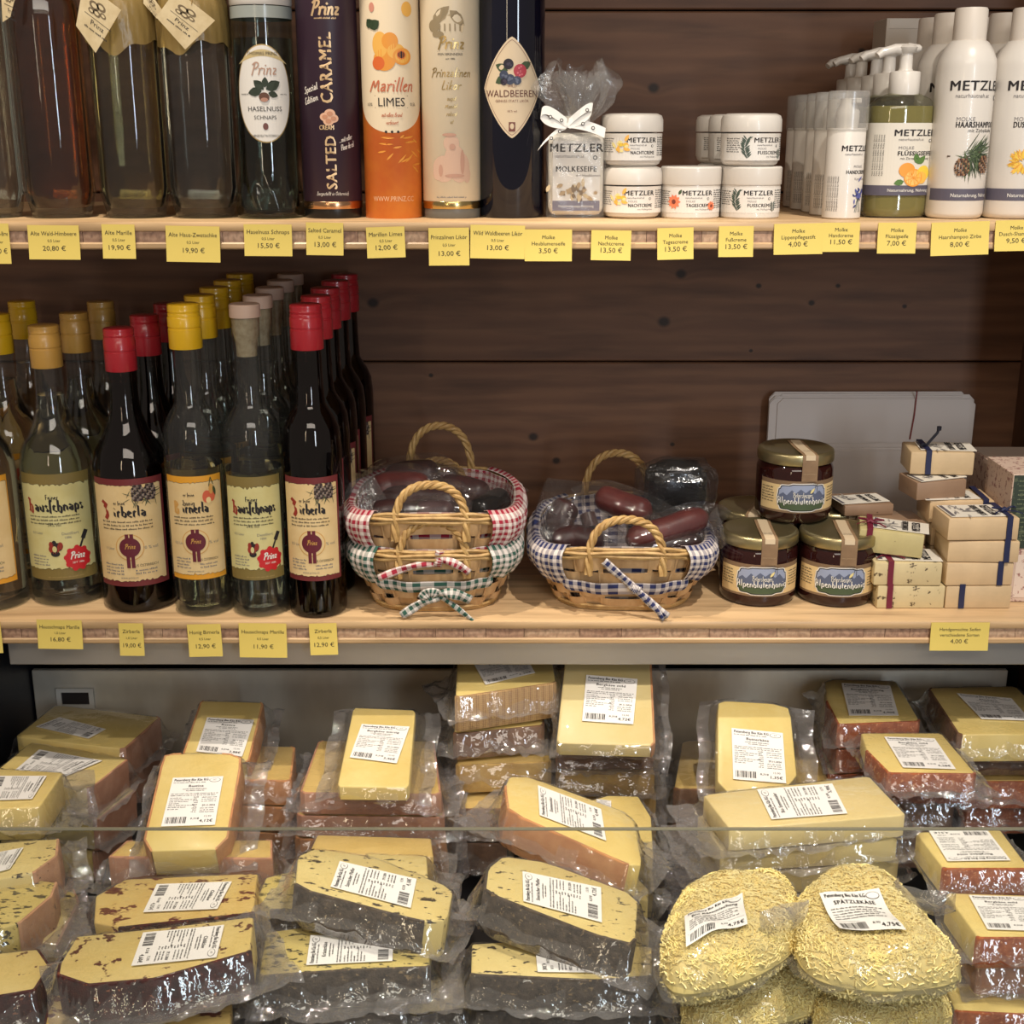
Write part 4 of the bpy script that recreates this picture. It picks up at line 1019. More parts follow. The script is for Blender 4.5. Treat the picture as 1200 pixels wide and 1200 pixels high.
for px, lb, ti, kd, g, bx in ((1116, 'front white shampoo bottle printed with pine cones', 'HAARSHAMPOO', 'pine', 'pine-cone shampoo bottles', 1087), (1181, 'front white shower shampoo bottle printed with yellow dandelion flowers', 'DUSCHSHAMPOO', 'dand', 'dandelion shower shampoo bottles', 1190)):
    base = shampoo(px, lb, ti, kd, g)
    wd = 'pine-cone shampoo bottle' if kd == 'pine' else 'dandelion shower shampoo bottle'
    copy_tree(base, loc=(base.location.x - .001, base.location.y + .062, ZU), label='second %s in its row, behind the front one' % wd)
    copy_tree(base, loc=(base.location.x + .001, base.location.y + .122, ZU), label='third %s in its row, near the wall' % wd)
    # carton at the back of each row
    Yc = 1.592; xx = base.location.x + .0; ch_ = ZH(21, Yc - .03) - ZU
    tt = thing('shampoo_carton', 'plain white carton behind the %s row' % ('pine-cone' if kd == 'pine' else 'dandelion'), 'carton', (xx, Yc, ZU))
    mb = MB(); mb.box((0, 0, ch_ / 2), (.056, .056, ch_), bev=.0008); mb.build('carton', M('carton_white', (206, 196, 184), .6), tt)
    mb = MB(); mb.box((0, -.0283, ch_ - .006), (.050, .0006, .010)); mb.build('lid_flap', M('carton_flap', (214, 205, 194), .6), tt)

# ================================================================== lower shelf
def XL(px, Y, z=ZL): return (px - 600) / SCL(Y, z)
def hl(py, Y): return ZH(py, Y) - ZL
RED = M('red_cap', (176, 38, 48), .30, coat=.3, bmp=(300, .05)); YCAP = M('yellow_cap', (226, 178, 30), .30, coat=.3, bmp=(300, .05)); TAN = M('tan_cap', (196, 150, 72), .35, coat=.3, bmp=(300, .05))
CORKT = M('cork_top', (196, 168, 150), .5); CORK = M('cork', (186, 168, 140), .7, var=((160, 138, 108), 160))
DARKLIQ = M('dark_liqueur', (22, 8, 14), .05, spec=.5)
PARCH = M('parchment', (226, 200, 150), .55, var=((216, 186, 132), 25)); PARCHG = M('parchment_green', (214, 206, 150), .55, var=((204, 192, 130), 25))
MAROON = M('label_maroon', (112, 44, 46), .5); ORANGE = M('label_orange', (224, 158, 48), .5); OLIVE = M('label_olive', (130, 112, 62), .5)
SEAL = M('seal_wine', (100, 34, 48), .5); SEALR = M('seal_red', (196, 38, 44), .45); ORI = M('initial_orange', (206, 156, 84), .5); REDI = M('initial_red', (150, 52, 40), .5)

def torn(x0, x1, y0, y1, seed, amp, n=40):
    rd = random.Random(seed); lo = [y0 + abs(rd.gauss(0, amp)) for _ in range(n + 1)]; hi = [y1 - abs(rd.gauss(0, amp)) for _ in range(n + 1)]
    return (lambda t: float(np.interp(t * n, range(n + 1), lo)), lambda t: float(np.interp(t * n, range(n + 1), hi)))
def label_face(d, kind, W_, y0, y1, seed):
    """printed bottle label of width W_ (arc), between y0 and y1"""
    H_ = y1 - y0; hw = W_ / 2
    border, paper = {'haus': (OLIVE, PARCHG), 'zirb': (MAROON, PARCH), 'honig': (ORANGE, PARCH)}[kind]
    d.patch(-hw, hw, y0, y1, border, k=.00015, n=26)
    bx = .96 if kind != 'zirb' else .90
    lo, hi = torn(-hw, hw, y0 + H_ * .045, y1 - H_ * .055, seed, H_ * .008)
    if kind == 'haus': lo, hi = torn(-hw, hw, y0 + H_ * .10, y1 - H_ * .09, seed, H_ * .012)
    lo2 = lambda t: lo(t) - .0004; hi2 = lambda t: hi(t) + .0004
    d.patch(-hw * .985, hw * (bx + .01), lo2, hi2, INK, k=.0003, n=40); d.patch(-hw * .985, hw * bx, lo, hi, paper, k=.00045, n=40)
    hw *= .82; K = .0007; Y_ = lambda f: y1 - H_ * f        # fraction from the top
    for j in range(3): d.smalltext(-hw * .86, hw * (.78 if kind != 'zirb' else .74), Y_(.40 + .033 * j), H_ * .017, INK, seed=seed + j, k=K)
    if kind == 'haus':
        d.pen('Feiner', -hw * .05, Y_(.235), H_ * .048, INK, wt=.13, k=K)
        d.pen('H', -hw * .86, Y_(.35), H_ * .125, REDI, wt=.15, al='L', k=K, sx=.72); d.pen('aus#chnaps', -hw * .62, Y_(.345), H_ * .11, INK, wt=.16, al='L', k=K, sx=1.50 * hw / (H_ * .11 * 4.2))
        d.text('34% vol', -hw * .05, Y_(.485), H_ * .026, INK, k=K)
        d.text('0,5 Liter', -hw * .62, Y_(.56), H_ * .022, GREY, k=K); d.text('Destilliert', hw * .40, Y_(.57), H_ * .026, GREY, k=K); d.text('1886', hw * .32, Y_(.605), H_ * .022, GREY, k=K)
        for cx, cy, a, b, m in ((-.08, .70, .17, .055, REDI), (.05, .68, .14, .05, INK), (-.06, .645, .07, .035, INK), (-.05, .745, .14, .035, INK), (-.16, .66, .07, .04, REDI), (.12, .67, .08, .045, REDI)):
            d.disc(hw * (cx - .05), Y_(cy), hw * a, H_ * b * .8, m, k=K, n=7)
        d.disc(hw * -.11, Y_(.70), hw * .07, H_ * .03, paper, k=K + .0002, n=6)
        for j in range(4): d.smalltext(-hw * .9, -hw * .35 + hw * .1 * (j % 2), Y_(.775 + .028 * j), H_ * .016, GREY, seed=seed + 20 + j, k=K)
        cx, cy = hw * .56, Y_(.80); R_ = H_ * .105
        d.line([(cx + R_ * .3, cy + R_), (cx + R_ * .75, cy + R_ * 2)], R_ * .18, INK, k=K); d.line([(cx + R_ * .62, cy + R_ * 1.75), (cx + R_ * .9, cy + R_ * 2.3)], R_ * .4, INK, k=K)
        d.disc(cx, cy, R_ * 1.06, R_, SEALR, k=K + .0002, n=14)
        for q in range(9): d.disc(cx + R_ * .95 * math.cos(q * .7 + .2), cy + R_ * .95 * math.sin(q * .7 + .2), R_ * .24, R_ * .24, SEALR, k=K + .0002, n=6)
        d.pen('Prinz', cx - R_ * .05, cy, R_ * .62, PAPER, script=True, wt=.14, k=K + .0004, sx=.95); d.text('SEIT 1886', cx, cy - R_ * .45, R_ * .17, PAPER, k=K + .0004)
        d.smalltext(-hw * .4, hw * .7, y0 + H_ * .025, H_ * .014, M('faint', (160, 140, 90), .6), seed=4, k=K)
    else:
        big = 'Birnerla' if kind == 'honig' else 'Zirberla'
        d.pen('Der feine', -hw * (.25 if kind == 'zirb' else .18), Y_(.235 if kind == 'zirb' else .19), H_ * .036, INK, wt=.13, k=K)
        if kind == 'honig': d.pen('Honig', -hw * .18, Y_(.275), H_ * .05, INK, wt=.13, k=K)
        yb = Y_(.36)
        d.pen(big[0], -hw * .82, yb, H_ * (.155 if kind == 'zirb' else .12), REDI if kind == 'zirb' else ORI, wt=.17, al='L', k=K, sx=.78); d.pen(big[1:], -hw * .44, yb + H_ * .012, H_ * .105, INK, wt=.16, al='L', k=K, sx=1.0 * hw / (H_ * .105 * 2.7) * 1.04)
        if kind == 'zirb':
            rd = random.Random(3)
            for i in range(60): d.leaf(hw * rd.uniform(.1, .9), Y_(rd.uniform(.08, .20)), H_ * .08, H_ * .006, rd.uniform(2.6, 6.6), MATS['needle_dark'], k=K)
            for cx in (.34, .72):
                for j in range(7):
                    for i in range(5):
                        w_ = hw * .20 * math.sqrt(max(0, 1 - ((j - 3) / 3.9) ** 2)); d.disc(hw * cx + (i - 2) / 2 * w_ * .8, Y_(.195) + j * H_ * .021, hw * .042, H_ * .012, [M('cone4', (70, 54, 52), .7), M('cone5', (140, 124, 116), .7), M('cone6', (44, 34, 36), .7)][(i * 2 + j) % 3], k=K + .0002 + .00003 * (7 - j), n=5)
        else:
            PE = M('pear_red', (206, 96, 66), .5); PE2 = M('pear_pale', (232, 206, 150), .5)
            for cx, cy, a, b, m in ((.52, .20, .17, .06, PE), (.72, .185, .15, .065, PE), (.58, .235, .10, .03, PE2), (.70, .13, .09, .05, ORI)): d.disc(hw * cx, Y_(cy), hw * a, H_ * b, m, k=K + .0002 * (m == PE2), n=9)
            d.line([(hw * .62, Y_(.10)), (hw * .70, Y_(.02)), (hw * .80, Y_(.09))], H_ * .008, M('leaf_dark2', (66, 74, 44), .6), k=K + .0002); d.leaf(hw * .80, Y_(.10), H_ * .10, H_ * .03, -1.4, MATS['leaf_dark2'], k=K + .0003)
        cx, cy, R_ = -hw * .02, Y_(.63), H_ * .092
        d.disc(cx, cy, R_ * 1.36, R_ * 1.36, ORI, k=K, n=16); d.disc(cx, cy, R_ * 1.27, R_ * 1.27, paper, k=K + .0001, n=16)
        for dx in (-.22, .22): d.patch(cx + R_ * (dx - .17), cx + R_ * (dx + .17), cy - R_ * 2.1, cy + R_ * 1.35, SEAL, k=K + .0002, n=2)
        d.disc(cx, cy, R_, R_, SEAL, k=K + .0003, n=16); d.pen('Prinz', cx, cy - R_ * .12, R_ * .5, ORI, script=True, wt=.12, k=K + .0005, sx=.95)
        d.text('0,5 Liter' if H_ < .118 else '1 Liter', -hw * .66, Y_(.655), H_ * .024, GREY, k=K); d.text('34% vol' if kind == 'honig' else '30 % vol', hw * .60, Y_(.655), H_ * .030, GREY, k=K)
        for j in range(4): d.smalltext(-hw * .90, -hw * .25, Y_(.80 + .03 * j), H_ * .017, GREY, seed=seed + 30 + j, k=K)
        d.text('AUS ÖSTERREICH', hw * .42, Y_(.815), H_ * .024, INK, k=K, wmax=hw * .8)
        for j in range(2): d.smalltext(hw * .1, hw * .78, Y_(.855 + .03 * j), H_ * .018, GREY, seed=seed + 40 + j, k=K)
        d.text('www.prinz.cc', -hw * .1, Y_(.925), H_ * .020, GREY, k=K)

def cap_prof(r, z0, z1):
    h = z1 - z0; p = [(r * .5, z0), (r * .99, z0), (r, z0 + .0004)]
    p += [(r, z0 + h * .44), (r * .965, z0 + h * .455), (r * .965, z0 + h * .48), (r, z0 + h * .495), (r, z0 + h * .70), (r * .96, z0 + h * .72), (r * .97, z0 + h * .78), (r * .94, z0 + h * .80), (r * .97, z0 + h * .85), (r * .94, z0 + h * .87), (r * .97, z0 + h * .93), (r * .95, z0 + h * .985), (r * .88, z1), (0, z1)]
    return p
def spirit_bottle(kind, big, cap, label, px, Y, group, rot=0.0, lab_rot=0.0, lw=None, name='schnapps_bottle'):
    t = thing(name, label, 'bottle', (XL(px, Y), Y, ZL), (0, 0, rot), group)
    if big:
        R, hcap, hcb, hn, hs = .0400, .307, .262, .218, .171
        neck = [(.0145, hcb + .002), (.0152, hn + .012), (.0165, hn), (.0200, hn - .012), (.0270, hn - .028), (.0350, hs + .006), (R - .0012, hs - .008), (R, hs - .022)]; ly0, ly1 = .0316, .152; capr = .0166
    else:
        R, hcap, hcb, hn, hs = .0314, .335, .289, .232, .202
        neck = [(.0140, hcb + .002), (.0148, hn + .02), (.0160, hn), (.0190, hn - .006), (.0245, hn - .015), (.0293, hn - .026), (R - .0006, hs - .010), (R, hs - .02)]; ly0, ly1 = .0436, .158; capr = .0172
    foot = [(0, .005), (R * .55, .004), (R * .84, 0), (R * .93, .0008), (R * .985, .004), (R, .009)]
    dark = kind == 'zirb'
    prof = foot + [(r, z) for r, z in neck[::-1]]
    if cap == 'cork': prof += [(.0146, hcap - .016), (.0150, hcap - .013), (0, hcap - .013)]
    else: prof += [(.014, hcb + .02), (0, hcb + .02)]
    if dark:
        mb = MB(); mb.lathe(prof, 56); mb.build('glass', thin('amber_neck_glass', (150, 120, 110), milk=0, rough=.03), t, smooth=50)
        lv = hcb - .012
    else:
        mb = MB(); mb.lathe(prof, 56); mb.build('glass', GLASS, t, smooth=50)
        lv = .165 if not big else .232
        if kind == 'haus' and not big: lv = .162
    # the drink inside, up to its level
    pr = [(0, .010), (R * .8, .010), (R - .003, .015)]
    for r, z in [(R, hs - .022)] + neck[::-1]:
        if z < lv - .001: pr.append((r - .0016, z))
    full = sorted([(z, r) for r, z in neck] + [(.015, R)])
    rr = float(np.interp(lv, [q[0] for q in full], [q[1] for q in full])) - .0018
    pr += [(rr, lv), (0, lv)]
    mb = MB(); mb.lathe(pr, 56); mb.build('drink', DARKLIQ if dark else (M('drink_clear', (226, 230, 220), 0, trans=1, ior=1.335) if kind == 'haus' else M('drink_honey', (232, 226, 190), 0, trans=1, ior=1.335)), t, smooth=50)
    if cap == 'cork':
        mb = MB(); mb.lathe([(0, hcap - .0135), (.0158, hcap - .0135), (.0160, hcap - .012), (.0160, hcap - .001), (.0150, hcap), (0, hcap)], 36); mb.build('stopper_top', CORKT, t)
        mb = MB(); mb.lathe([(0, hcap - .055), (.0105, hcap - .054), (.0112, hcap - .040), (.0135, hcap - .03), (.0140, hcap - .014), (0, hcap - .014)], 32); mb.build('cork', CORK, t)
    else:
        mb = MB(); mb.lathe(cap_prof(capr, hcb, hcap), 44); mb.build('screw_cap', {'red': RED, 'yellow': YCAP, 'tan': TAN}[cap], t, smooth=40)
    W_ = lw or (R * 2.12)
    dk = Draw(cmap(R, 0, lab_rot)); label_face(dk, kind, W_, ly0, ly1, int(px)); dk.build('label', t)
    return t
def row(base, n, dy, wd, dx=0.0, dxs=()):
    nm = ['second', 'third', 'fourth', 'fifth', 'sixth']
    for i in range(1, n):
        copy_tree(base, loc=(base.location.x + dx * i + (dxs[i - 1] if dxs else 0), base.location.y + dy * i, ZL), label='%s %s' % (nm[i - 1], wd), rotz=.15 * (-1) ** i)
b = spirit_bottle('honig', True, 'yellow', 'large honey spirit bottle cut off by the left edge, front', -8, 1.362, 'large yellow-capped bottles at the left edge', rot=0, lab_rot=.10)
copy_tree(b, loc=(XL(28, 1.47), 1.47, ZL), label='second large yellow-capped bottle, behind the cut-off front one')
copy_tree(b, loc=(XL(55, 1.585), 1.585, ZL), label='third large yellow-capped bottle near the wall at far left')
b = spirit_bottle('haus', True, 'tan', 'front large clear schnaps bottle with tan screw cap', 83, 1.382, 'large tan-capped schnaps bottles', lab_rot=.15)
row(b, 3, .100, 'large tan-capped clear schnaps bottle in its row, counted from the front')
b = spirit_bottle('zirb', True, 'red', 'front large dark liqueur bottle with red screw cap', 166, 1.362, 'large dark red-capped bottles', lab_rot=.13)
row(b, 3, .100, 'large dark red-capped bottle in its row, counted from the front')
b = spirit_bottle('honig', False, 'yellow', 'front slim clear bottle with bright yellow cap and honey-pear label', 240, 1.342, 'slim yellow-capped bottles', lab_rot=.12)
row(b, 5, .0725, 'slim yellow-capped bottle in its row, counted from the front')
b = spirit_bottle('haus', False, 'cork', 'front slim clear schnaps bottle with pale cork stopper', 307, 1.340, 'slim cork-stoppered bottles', lab_rot=.10)
row(b, 5, .0725, 'slim cork-stoppered bottle in its row, counted from the front')
b = spirit_bottle('zirb', False, 'red', 'front slim dark liqueur bottle with red cap, beside the baskets', 374, 1.337, 'slim dark red-capped bottles', lab_rot=.03)
row(b, 5, .0725, 'slim dark red-capped bottle in its row, counted from the front', dxs=(0, 0, 0.002, .004))

# ------------------------------------------------------------------ baskets
def gingham(name, c, sc=118.0):
    m, N, L, b_ = newmat(name)
    uv = N.new('ShaderNodeUVMap'); sp = N.new('ShaderNodeSeparateXYZ')
    nz = noise_node(N, L, 3.0, detail=2); ad = N.new('ShaderNodeVectorMath'); ad.operation = 'MULTIPLY_ADD'; ad.inputs[1].default_value = (.006, .006, 0)
    L.new(nz.outputs['Color'], ad.inputs[0]); L.new(uv.outputs[0], ad.inputs[2]); L.new(ad.outputs[0], sp.inputs[0])
    st = []
    for i in (0, 1):
        mu = N.new('ShaderNodeMath'); mu.operation = 'MULTIPLY'; mu.inputs[1].default_value = sc; L.new(sp.outputs[i], mu.inputs[0])
        fr = N.new('ShaderNodeMath'); fr.operation = 'FRACT'; L.new(mu.outputs[0], fr.inputs[0])
        gt = N.new('ShaderNodeMath'); gt.operation = 'GREATER_THAN'; gt.inputs[1].default_value = .5; L.new(fr.outputs[0], gt.inputs[0]); st.append(gt.outputs[0])
    a = N.new('ShaderNodeMath'); a.operation = 'ADD'; L.new(st[0], a.inputs[0]); L.new(st[1], a.inputs[1])
    hf = N.new('ShaderNodeMath'); hf.operation = 'MULTIPLY'; hf.inputs[1].default_value = .5; L.new(a.outputs[0], hf.inputs[0])
    L.new(mix_node(N, L, hf.outputs[0], rgb((222, 212, 206)), rgb(c)), b_.inputs['Base Color']); b_.inputs['Roughness'].default_value = .85
    n2 = noise_node(N, L, 900, detail=2); bump(N, L, b_, n2.outputs[0], .4, .0004)
    MATS[name] = m; return m
WICK = M('pale_splint', (206, 172, 128), .55, var=((186, 148, 104), 70, (1, 1, .3)), bmp=(300, .15)); WICK2 = M('willow', (198, 164, 108), .5, var=((166, 130, 80), 90), bmp=(400, .15))
def sring(a, b_, th, e=.62):
    c, s = math.cos(th), math.sin(th)
    return (a * math.copysign(abs(c) ** e, c), b_ * math.copysign(abs(s) ** e, s))
def basket(name, label, loc, rz, W_, D_, H_, cloth, bow, band=.036, tilt=0.0, rise=.012):
    t = thing(name, label, 'basket', loc, (tilt, 0, rz))
    wa = lambda z: (W_ * (.375 + .125 * max(0, min(1, z / H_)) ** .8), D_ * (.37 + .13 * max(0, min(1, z / H_)) ** .8))
    lift = lambda th, z: rise * (max(0, abs(math.sin(th))) ** 3) * (z / H_) ** 2
    NST = 24
    def P3(th, z, off):
        a, b_ = wa(z); x, y = sring(a + off, b_ + off, th); return Vector((x, y, z + lift(th, z)))
    # bottom
    mb = MB(); pts = [P3(2 * PI * i / 48, .003, -.002) for i in range(48)]
    mb.add([tuple(p) for p in pts] + [tuple(p + Vector((0, 0, .003))) for p in pts], [tuple(range(48))[::-1], tuple(range(48, 96))] + [(i, (i + 1) % 48, 48 + (i + 1) % 48, 48 + i) for i in range(48)]); mb.build('base', WICK, t)
    # stakes
    for i in range(NST):
        th = 2 * PI * (i + .5) / NST
        pth = [P3(th, z, 0) for z in np.linspace(.002, H_, 6)]
        tang = (P3(th + .02, .03, 0) - P3(th - .02, .03, 0))
        mb = MB(); mb.strip(pth, tang, .0052, .0011); mb.build('stake', WICK, t)
    nrow = 4; rh = H_ / nrow
    for j in range(nrow):
        mb = MB(); n = 150; o = []
        for i in range(n):
            u = i / n; th = 2 * PI * u
            wv = .0026 * math.cos(NST / 2 * th + (PI * j)) 
            wv = math.copysign(min(abs(wv) * 1.6, .0026), wv)
            jit = .0012 * math.sin(3 * th + j * 1.7) + .0007 * math.sin(9 * th + j)
            z0 = rh * j + .0012 + jit; z1 = rh * (j + 1) - .0008 + jit * .7
            pn = [P3(th, z0, wv - .0004), P3(th, z1, wv - .0004), P3(th, z1, wv + .0007), P3(th, (z0 + z1) / 2, wv + .0010), P3(th, z0, wv + .0007)]
            mb.v += [tuple(p) for p in pn]
        for i in range(n):
            i2 = (i + 1) % n
            for k in range(5): mb.f.append((i * 5 + k, i * 5 + (k + 1) % 5, i2 * 5 + (k + 1) % 5, i2 * 5 + k)); mb.m.append(0)
        mb.build('splint', WICK, t, smooth=50)
    # bottom edge winding of thin willow
    for q in (.0015, .0048):
        mb = MB(); mb.tube([P3(2 * PI * i / 60, q, .0022) for i in range(61)], .0019, 6, caps=False); mb.build('foot_rod', WICK2, t)
    # rim rods
    for q, off in ((.0, .002), (.0042, .003), (.0084, .0015), (.0046, -.003)):
        mb = MB(); mb.tube([P3(2 * PI * i / 80, H_, off) + Vector((0, 0, q - .001 + .0009 * math.sin(i * .9 + q * 900))) for i in range(81)], .0022, 6, caps=False); mb.build('rim_rod', WICK2, t)
    # gingham liner: folded over the rim outside, open at the front and back handles
    HH = H_ + .010
    gap = .50
    def side(th):   # distance in angle from the handle openings
        return min(abs(th - 1.5 * PI), abs(th - .5 * PI))
    def lin_out(sgn):
        mb = MB(); uv = []
        def fn(u, v):
            th = (-PI / 2 + gap) + u * (PI - 2 * gap) if sgn > 0 else (PI / 2 + gap) + u * (PI - 2 * gap)
            rim = P3(th, H_, 0) + Vector((0, 0, .010)); ph = th * 17
            if v < .12:      # roll over the rim
                q = v / .12; p = rim + (P3(th, H_, .0065) - P3(th, H_, -.004)) * (q - .5) + Vector((0, 0, .002 * math.sin(q * PI)))
            else:
                q = (v - .12) / .88; z = H_ + .006 - q * band * (1 + .10 * math.sin(th * 3 + 1))
                bulge = .0045 * math.sin(q * PI) + .003
                p = P3(th, min(z, H_), .004 + bulge + .0013 * math.sin(ph + 2 * q) * q + .0007 * math.sin(ph * 2.3)); p.z = z + lift(th, H_) * (1 - q * .3) + .0012 * math.sin(th * 11) * q
            uv.append((th * W_ * .42, v * (band + .012))); return p
        mb.grid(70, 14, fn); me = mb.build('liner_cuff', cloth, t, smooth=60, uvf=uv)
        sm = me.modifiers.new('thick', 'SOLIDIFY'); sm.thickness = .0008
    lin_out(1); lin_out(-1)
    mb = MB(); uv = []
    def fin(u, v):
        th = 2 * PI * u; z = H_ + .008 - v * (H_ + .003); p = P3(th, max(0.004, min(z, H_)), -.0055 + .0012 * math.sin(th * 13 + v * 3) - .004 * v); p.z = z + lift(th, H_) * (1 - v)
        uv.append((th * W_ * .42, v * H_ * 1.2)); return p
    mb.grid(100, 12, fin, wrap=True); mb.build('liner_inside', cloth, t, smooth=60, uvf=uv)
    mb = MB(); uv = []
    def flo(u, v):
        th = 2 * PI * u; q = P3(th, .006, -.007); uv.append((q.x * v, q.y * v)); return Vector((q.x * v, q.y * v, .0065 + .002 * math.sin(8 * u * PI) * v))
    mb.grid(40, 4, flo, wrap=True); mb.build('liner_bottom', cloth, t, smooth=60, uvf=uv)
    # cloth tie through the openings
    for sgn in (1, -1):
        mb = MB(); uv = []; c0 = 1.5 * PI if sgn > 0 else .5 * PI
        def ft(u, v):
            th = c0 + (u - .5) * 2 * (gap + .10); z = H_ - band * .62 - .013 * v - .004 * math.sin(PI * u)
            p = P3(th, z, .006 + .0015 * math.sin(u * 21) + .002 * math.sin(v * PI)); uv.append((th * W_ * .42, v * .014)); return p
        mb.grid(36, 4, ft); mb.build('cloth_tie', cloth, t, smooth=60, uvf=uv)
    # bow
    kx, kz, parts_ = bow
    b_y = P3(1.5 * PI, H_ * .6, 0).y - .010
    for pth, wd in parts_:
        mb = MB(); uv = []; n = 14
        pv = [Vector((kx + a, b_y + c, kz + q)) for a, c, q in pth]
        pts = [pv[0] * (1 - s) ** 2 + pv[1] * 2 * s * (1 - s) + pv[2] * s * s for s in [i / n for i in range(n + 1)]]
        def fb(u, v, pts=pts, wd=wd):
            i = min(int(u * n), n - 1); p = pts[round(u * n)]; tg = (pts[min(i + 1, n)] - pts[max(i - 1, 0)]).normalized(); sd = Vector((-tg.z, 0, tg.x))
            uv.append((u * .05, v * wd)); return p + sd * (v - .5) * wd * (1 - .25 * math.sin(u * PI * .5) * 0) + Vector((0, -.0018 * math.sin(v * PI) + .0015 * math.sin(u * 9 + v * 4), 0))
        mb.grid(n, 4, fb); o = mb.build('bow_tail', cloth, t, smooth=60, uvf=uv); sm = o.modifiers.new('thick', 'SOLIDIFY'); sm.thickness = .0008
    # braided handles
    for sgn in (-1, 1):
        h = thing('handle', '', '', (0, 0, 0)); del h['label']; del h['category']; h.parent = t
        yb = sgn * (wa(H_)[1] + .001); hw = W_ * .20; hh = .042 if sgn < 0 else .064
        zb = H_ + rise - .004
        for k in range(3):
            mb = MB(); pts = []
            for i in range(61):
                s = i / 60; a = PI * s; cx = -hw * math.cos(a) * (1 + .12 * math.sin(a)); cz = zb - .018 * (1 - math.sin(a)) ** 2 + hh * max(0, math.sin(a)) ** .8
                c0 = Vector((cx, yb - sgn * .004 * math.sin(a) * 2, cz)); tg = Vector((math.sin(a), 0, math.cos(a) * .8)).normalized(); nn = Vector((-tg.z, 0, tg.x))
                w1 = s * 2 * PI * 5 + k * 2 * PI / 3; pts.append(c0 + nn * .0026 * math.cos(w1) + Vector((0, 1, 0)) * .0026 * math.sin(w1))
            mb.tube(pts, .0025, 7); mb.build('strand', WICK2, h)
    return t
GR = gingham('gingham_red', (150, 26, 50)); GG = gingham('gingham_green', (40, 82, 70)); GB = gingham('gingham_blue', (36, 44, 92))
bowg = (.006, .025, [([(0, 0, 0), (-.02, -.004, -.004), (-.040, 0, -.022)], .010), ([(0, 0, 0), (.012, -.010, .012), (.034, -.002, -.004)], .012), ([(0, 0, 0), (.02, -.004, -.010), (.038, -.002, -.030)], .006), ([(0, 0, .002), (-.012, -.010, .012), (-.018, -.002, -.002)], .012)])
bowr = (.006, .026, [([(0, 0, 0), (-.03, -.006, .0), (-.062, -.004, -.016)], .008), ([(0, 0, .003), (.02, -.008, .006), (.034, -.004, -.010)], .009), ([(0, 0, -.004), (.002, -.004, .004), (.004, -.002, .014)], .010)])
bowb = (.010, .034, [([(0, 0, 0), (-.014, -.004, .014), (-.034, -.010, .034)], .009), ([(0, 0, 0), (.016, -.006, -.014), (.036, -.004, -.030)], .009), ([(0, 0, 0), (.02, -.008, -.012), (.031, -.004, -.034)], .006), ([(-.004, -.001, .002), (.0, -.004, 0), (.006, -.001, -.002)], .010)])
YB = 1.405
bx1 = (505 - 600) / SCL(1.31, ZL + .07)
g_b = basket('woven_basket', 'splint basket with green gingham liner, under the red one', (bx1, YB, ZL + .001), 0.02, .180, .195, .064, GG, bowg, band=.034, rise=.004)
r_b = basket('woven_basket', 'splint basket with red gingham liner nested on the green one', (bx1 + .0005, YB + .003, ZL + .038), 0.0, .187, .200, .064, GR, bowr, band=.038, tilt=.0, rise=.008)
bx2 = (737 - 600) / SCL(1.31, ZL + .07)
b_b = basket('woven_basket', 'splint basket with blue gingham liner beside the honey jars', (bx2, YB + .012, ZL + .001), -.03, .196, .220, .061, GB, bowb, band=.036, rise=.010)

# contents of the baskets
FILM = thin('vacuum_film', (246, 246, 247), milk=.015, rough=.08, bscale=55, bstr=.4, f0=.04, edge=.8)
FILMD = thin('vacuum_film_soft', (242, 242, 243), milk=.05, rough=.10, bscale=70, bstr=.6, f0=.05, edge=.8)
def crumple(mb, c, L_, W_, seed, rot, H_=.01, n=18, amp=1.0):
    """crinkled pouch film: a bulged sheet with gathered ends"""
    rd = random.Random(seed); ws = [(rd.uniform(-1, 1) * 60, rd.uniform(-1, 1) * 90, rd.uniform(0, 6), rd.uniform(.3, 1)) for _ in range(7)]
    for side in (1, -1):
        def fn(u, v):
            x = (u - .5) * L_; y = (v - .5) * W_
            q = max(abs(2 * u - 1) ** 3, abs(2 * v - 1) ** 4)
            z = side * H_ * (1 - q) + sum(a * abs(math.sin(x * kx + y * ky + p)) for kx, ky, p, a in ws) * .0016 * amp * (.35 + q)
            return c + rot @ Vector((x, y * (1 - .25 * abs(2 * u - 1) ** 2), z))
        mb.grid(n, n, fn)
def sausage(label, pts, r, mat, seed, film=True, group=None, cat='sausage', name='vacuum_packed_sausage'):
    c = Vector(pts[len(pts) // 2]); t = thing(name, label, cat, c, group=group)
    pv = [Vector(p) - c for p in pts]; n = 16; path = []
    for i in range(n + 1):
        s = i / n * (len(pv) - 1); k = min(int(s), len(pv) - 2); path.append(pv[k].lerp(pv[k + 1], s - k))
    for _ in range(2): path = [path[0]] + [(path[i - 1] + path[i] * 2 + path[i + 1]) / 4 for i in range(1, n)] + [path[-1]]
    mb = MB(); mb.tube(path, lambda q: r * max(.12, (1 - abs(2 * q - 1) ** 7)) ** .5, 18); mb.build('sausage', mat, t, smooth=60)
    if film:
        d0 = (path[-1] - path[0]); L_ = d0.length + .05; rt = d0.to_track_quat('X', 'Z').to_matrix()
        mb = MB(); crumple(mb, path[n // 2], L_, r * 3.6, seed, rt, r * 1.15); mb.build('plastic_film', FILM, t, smooth=30)
    return t
SAU = M('sausage_red', (100, 42, 38), .4, var=((84, 30, 30), 60), bmp=(200, .25)); SAUD = M('sausage_dark', (66, 30, 30), .4, var=((46, 22, 24), 60)); CUT = M('salami_cut', (196, 164, 130), .5, var=((150, 88, 74), 180))
DK = M('black_wrap', (16, 16, 18), .22, bmp=(80, .4))
def Q(px, py, Y): return tuple(PY(px, py, Y))
zb = ZL + .03
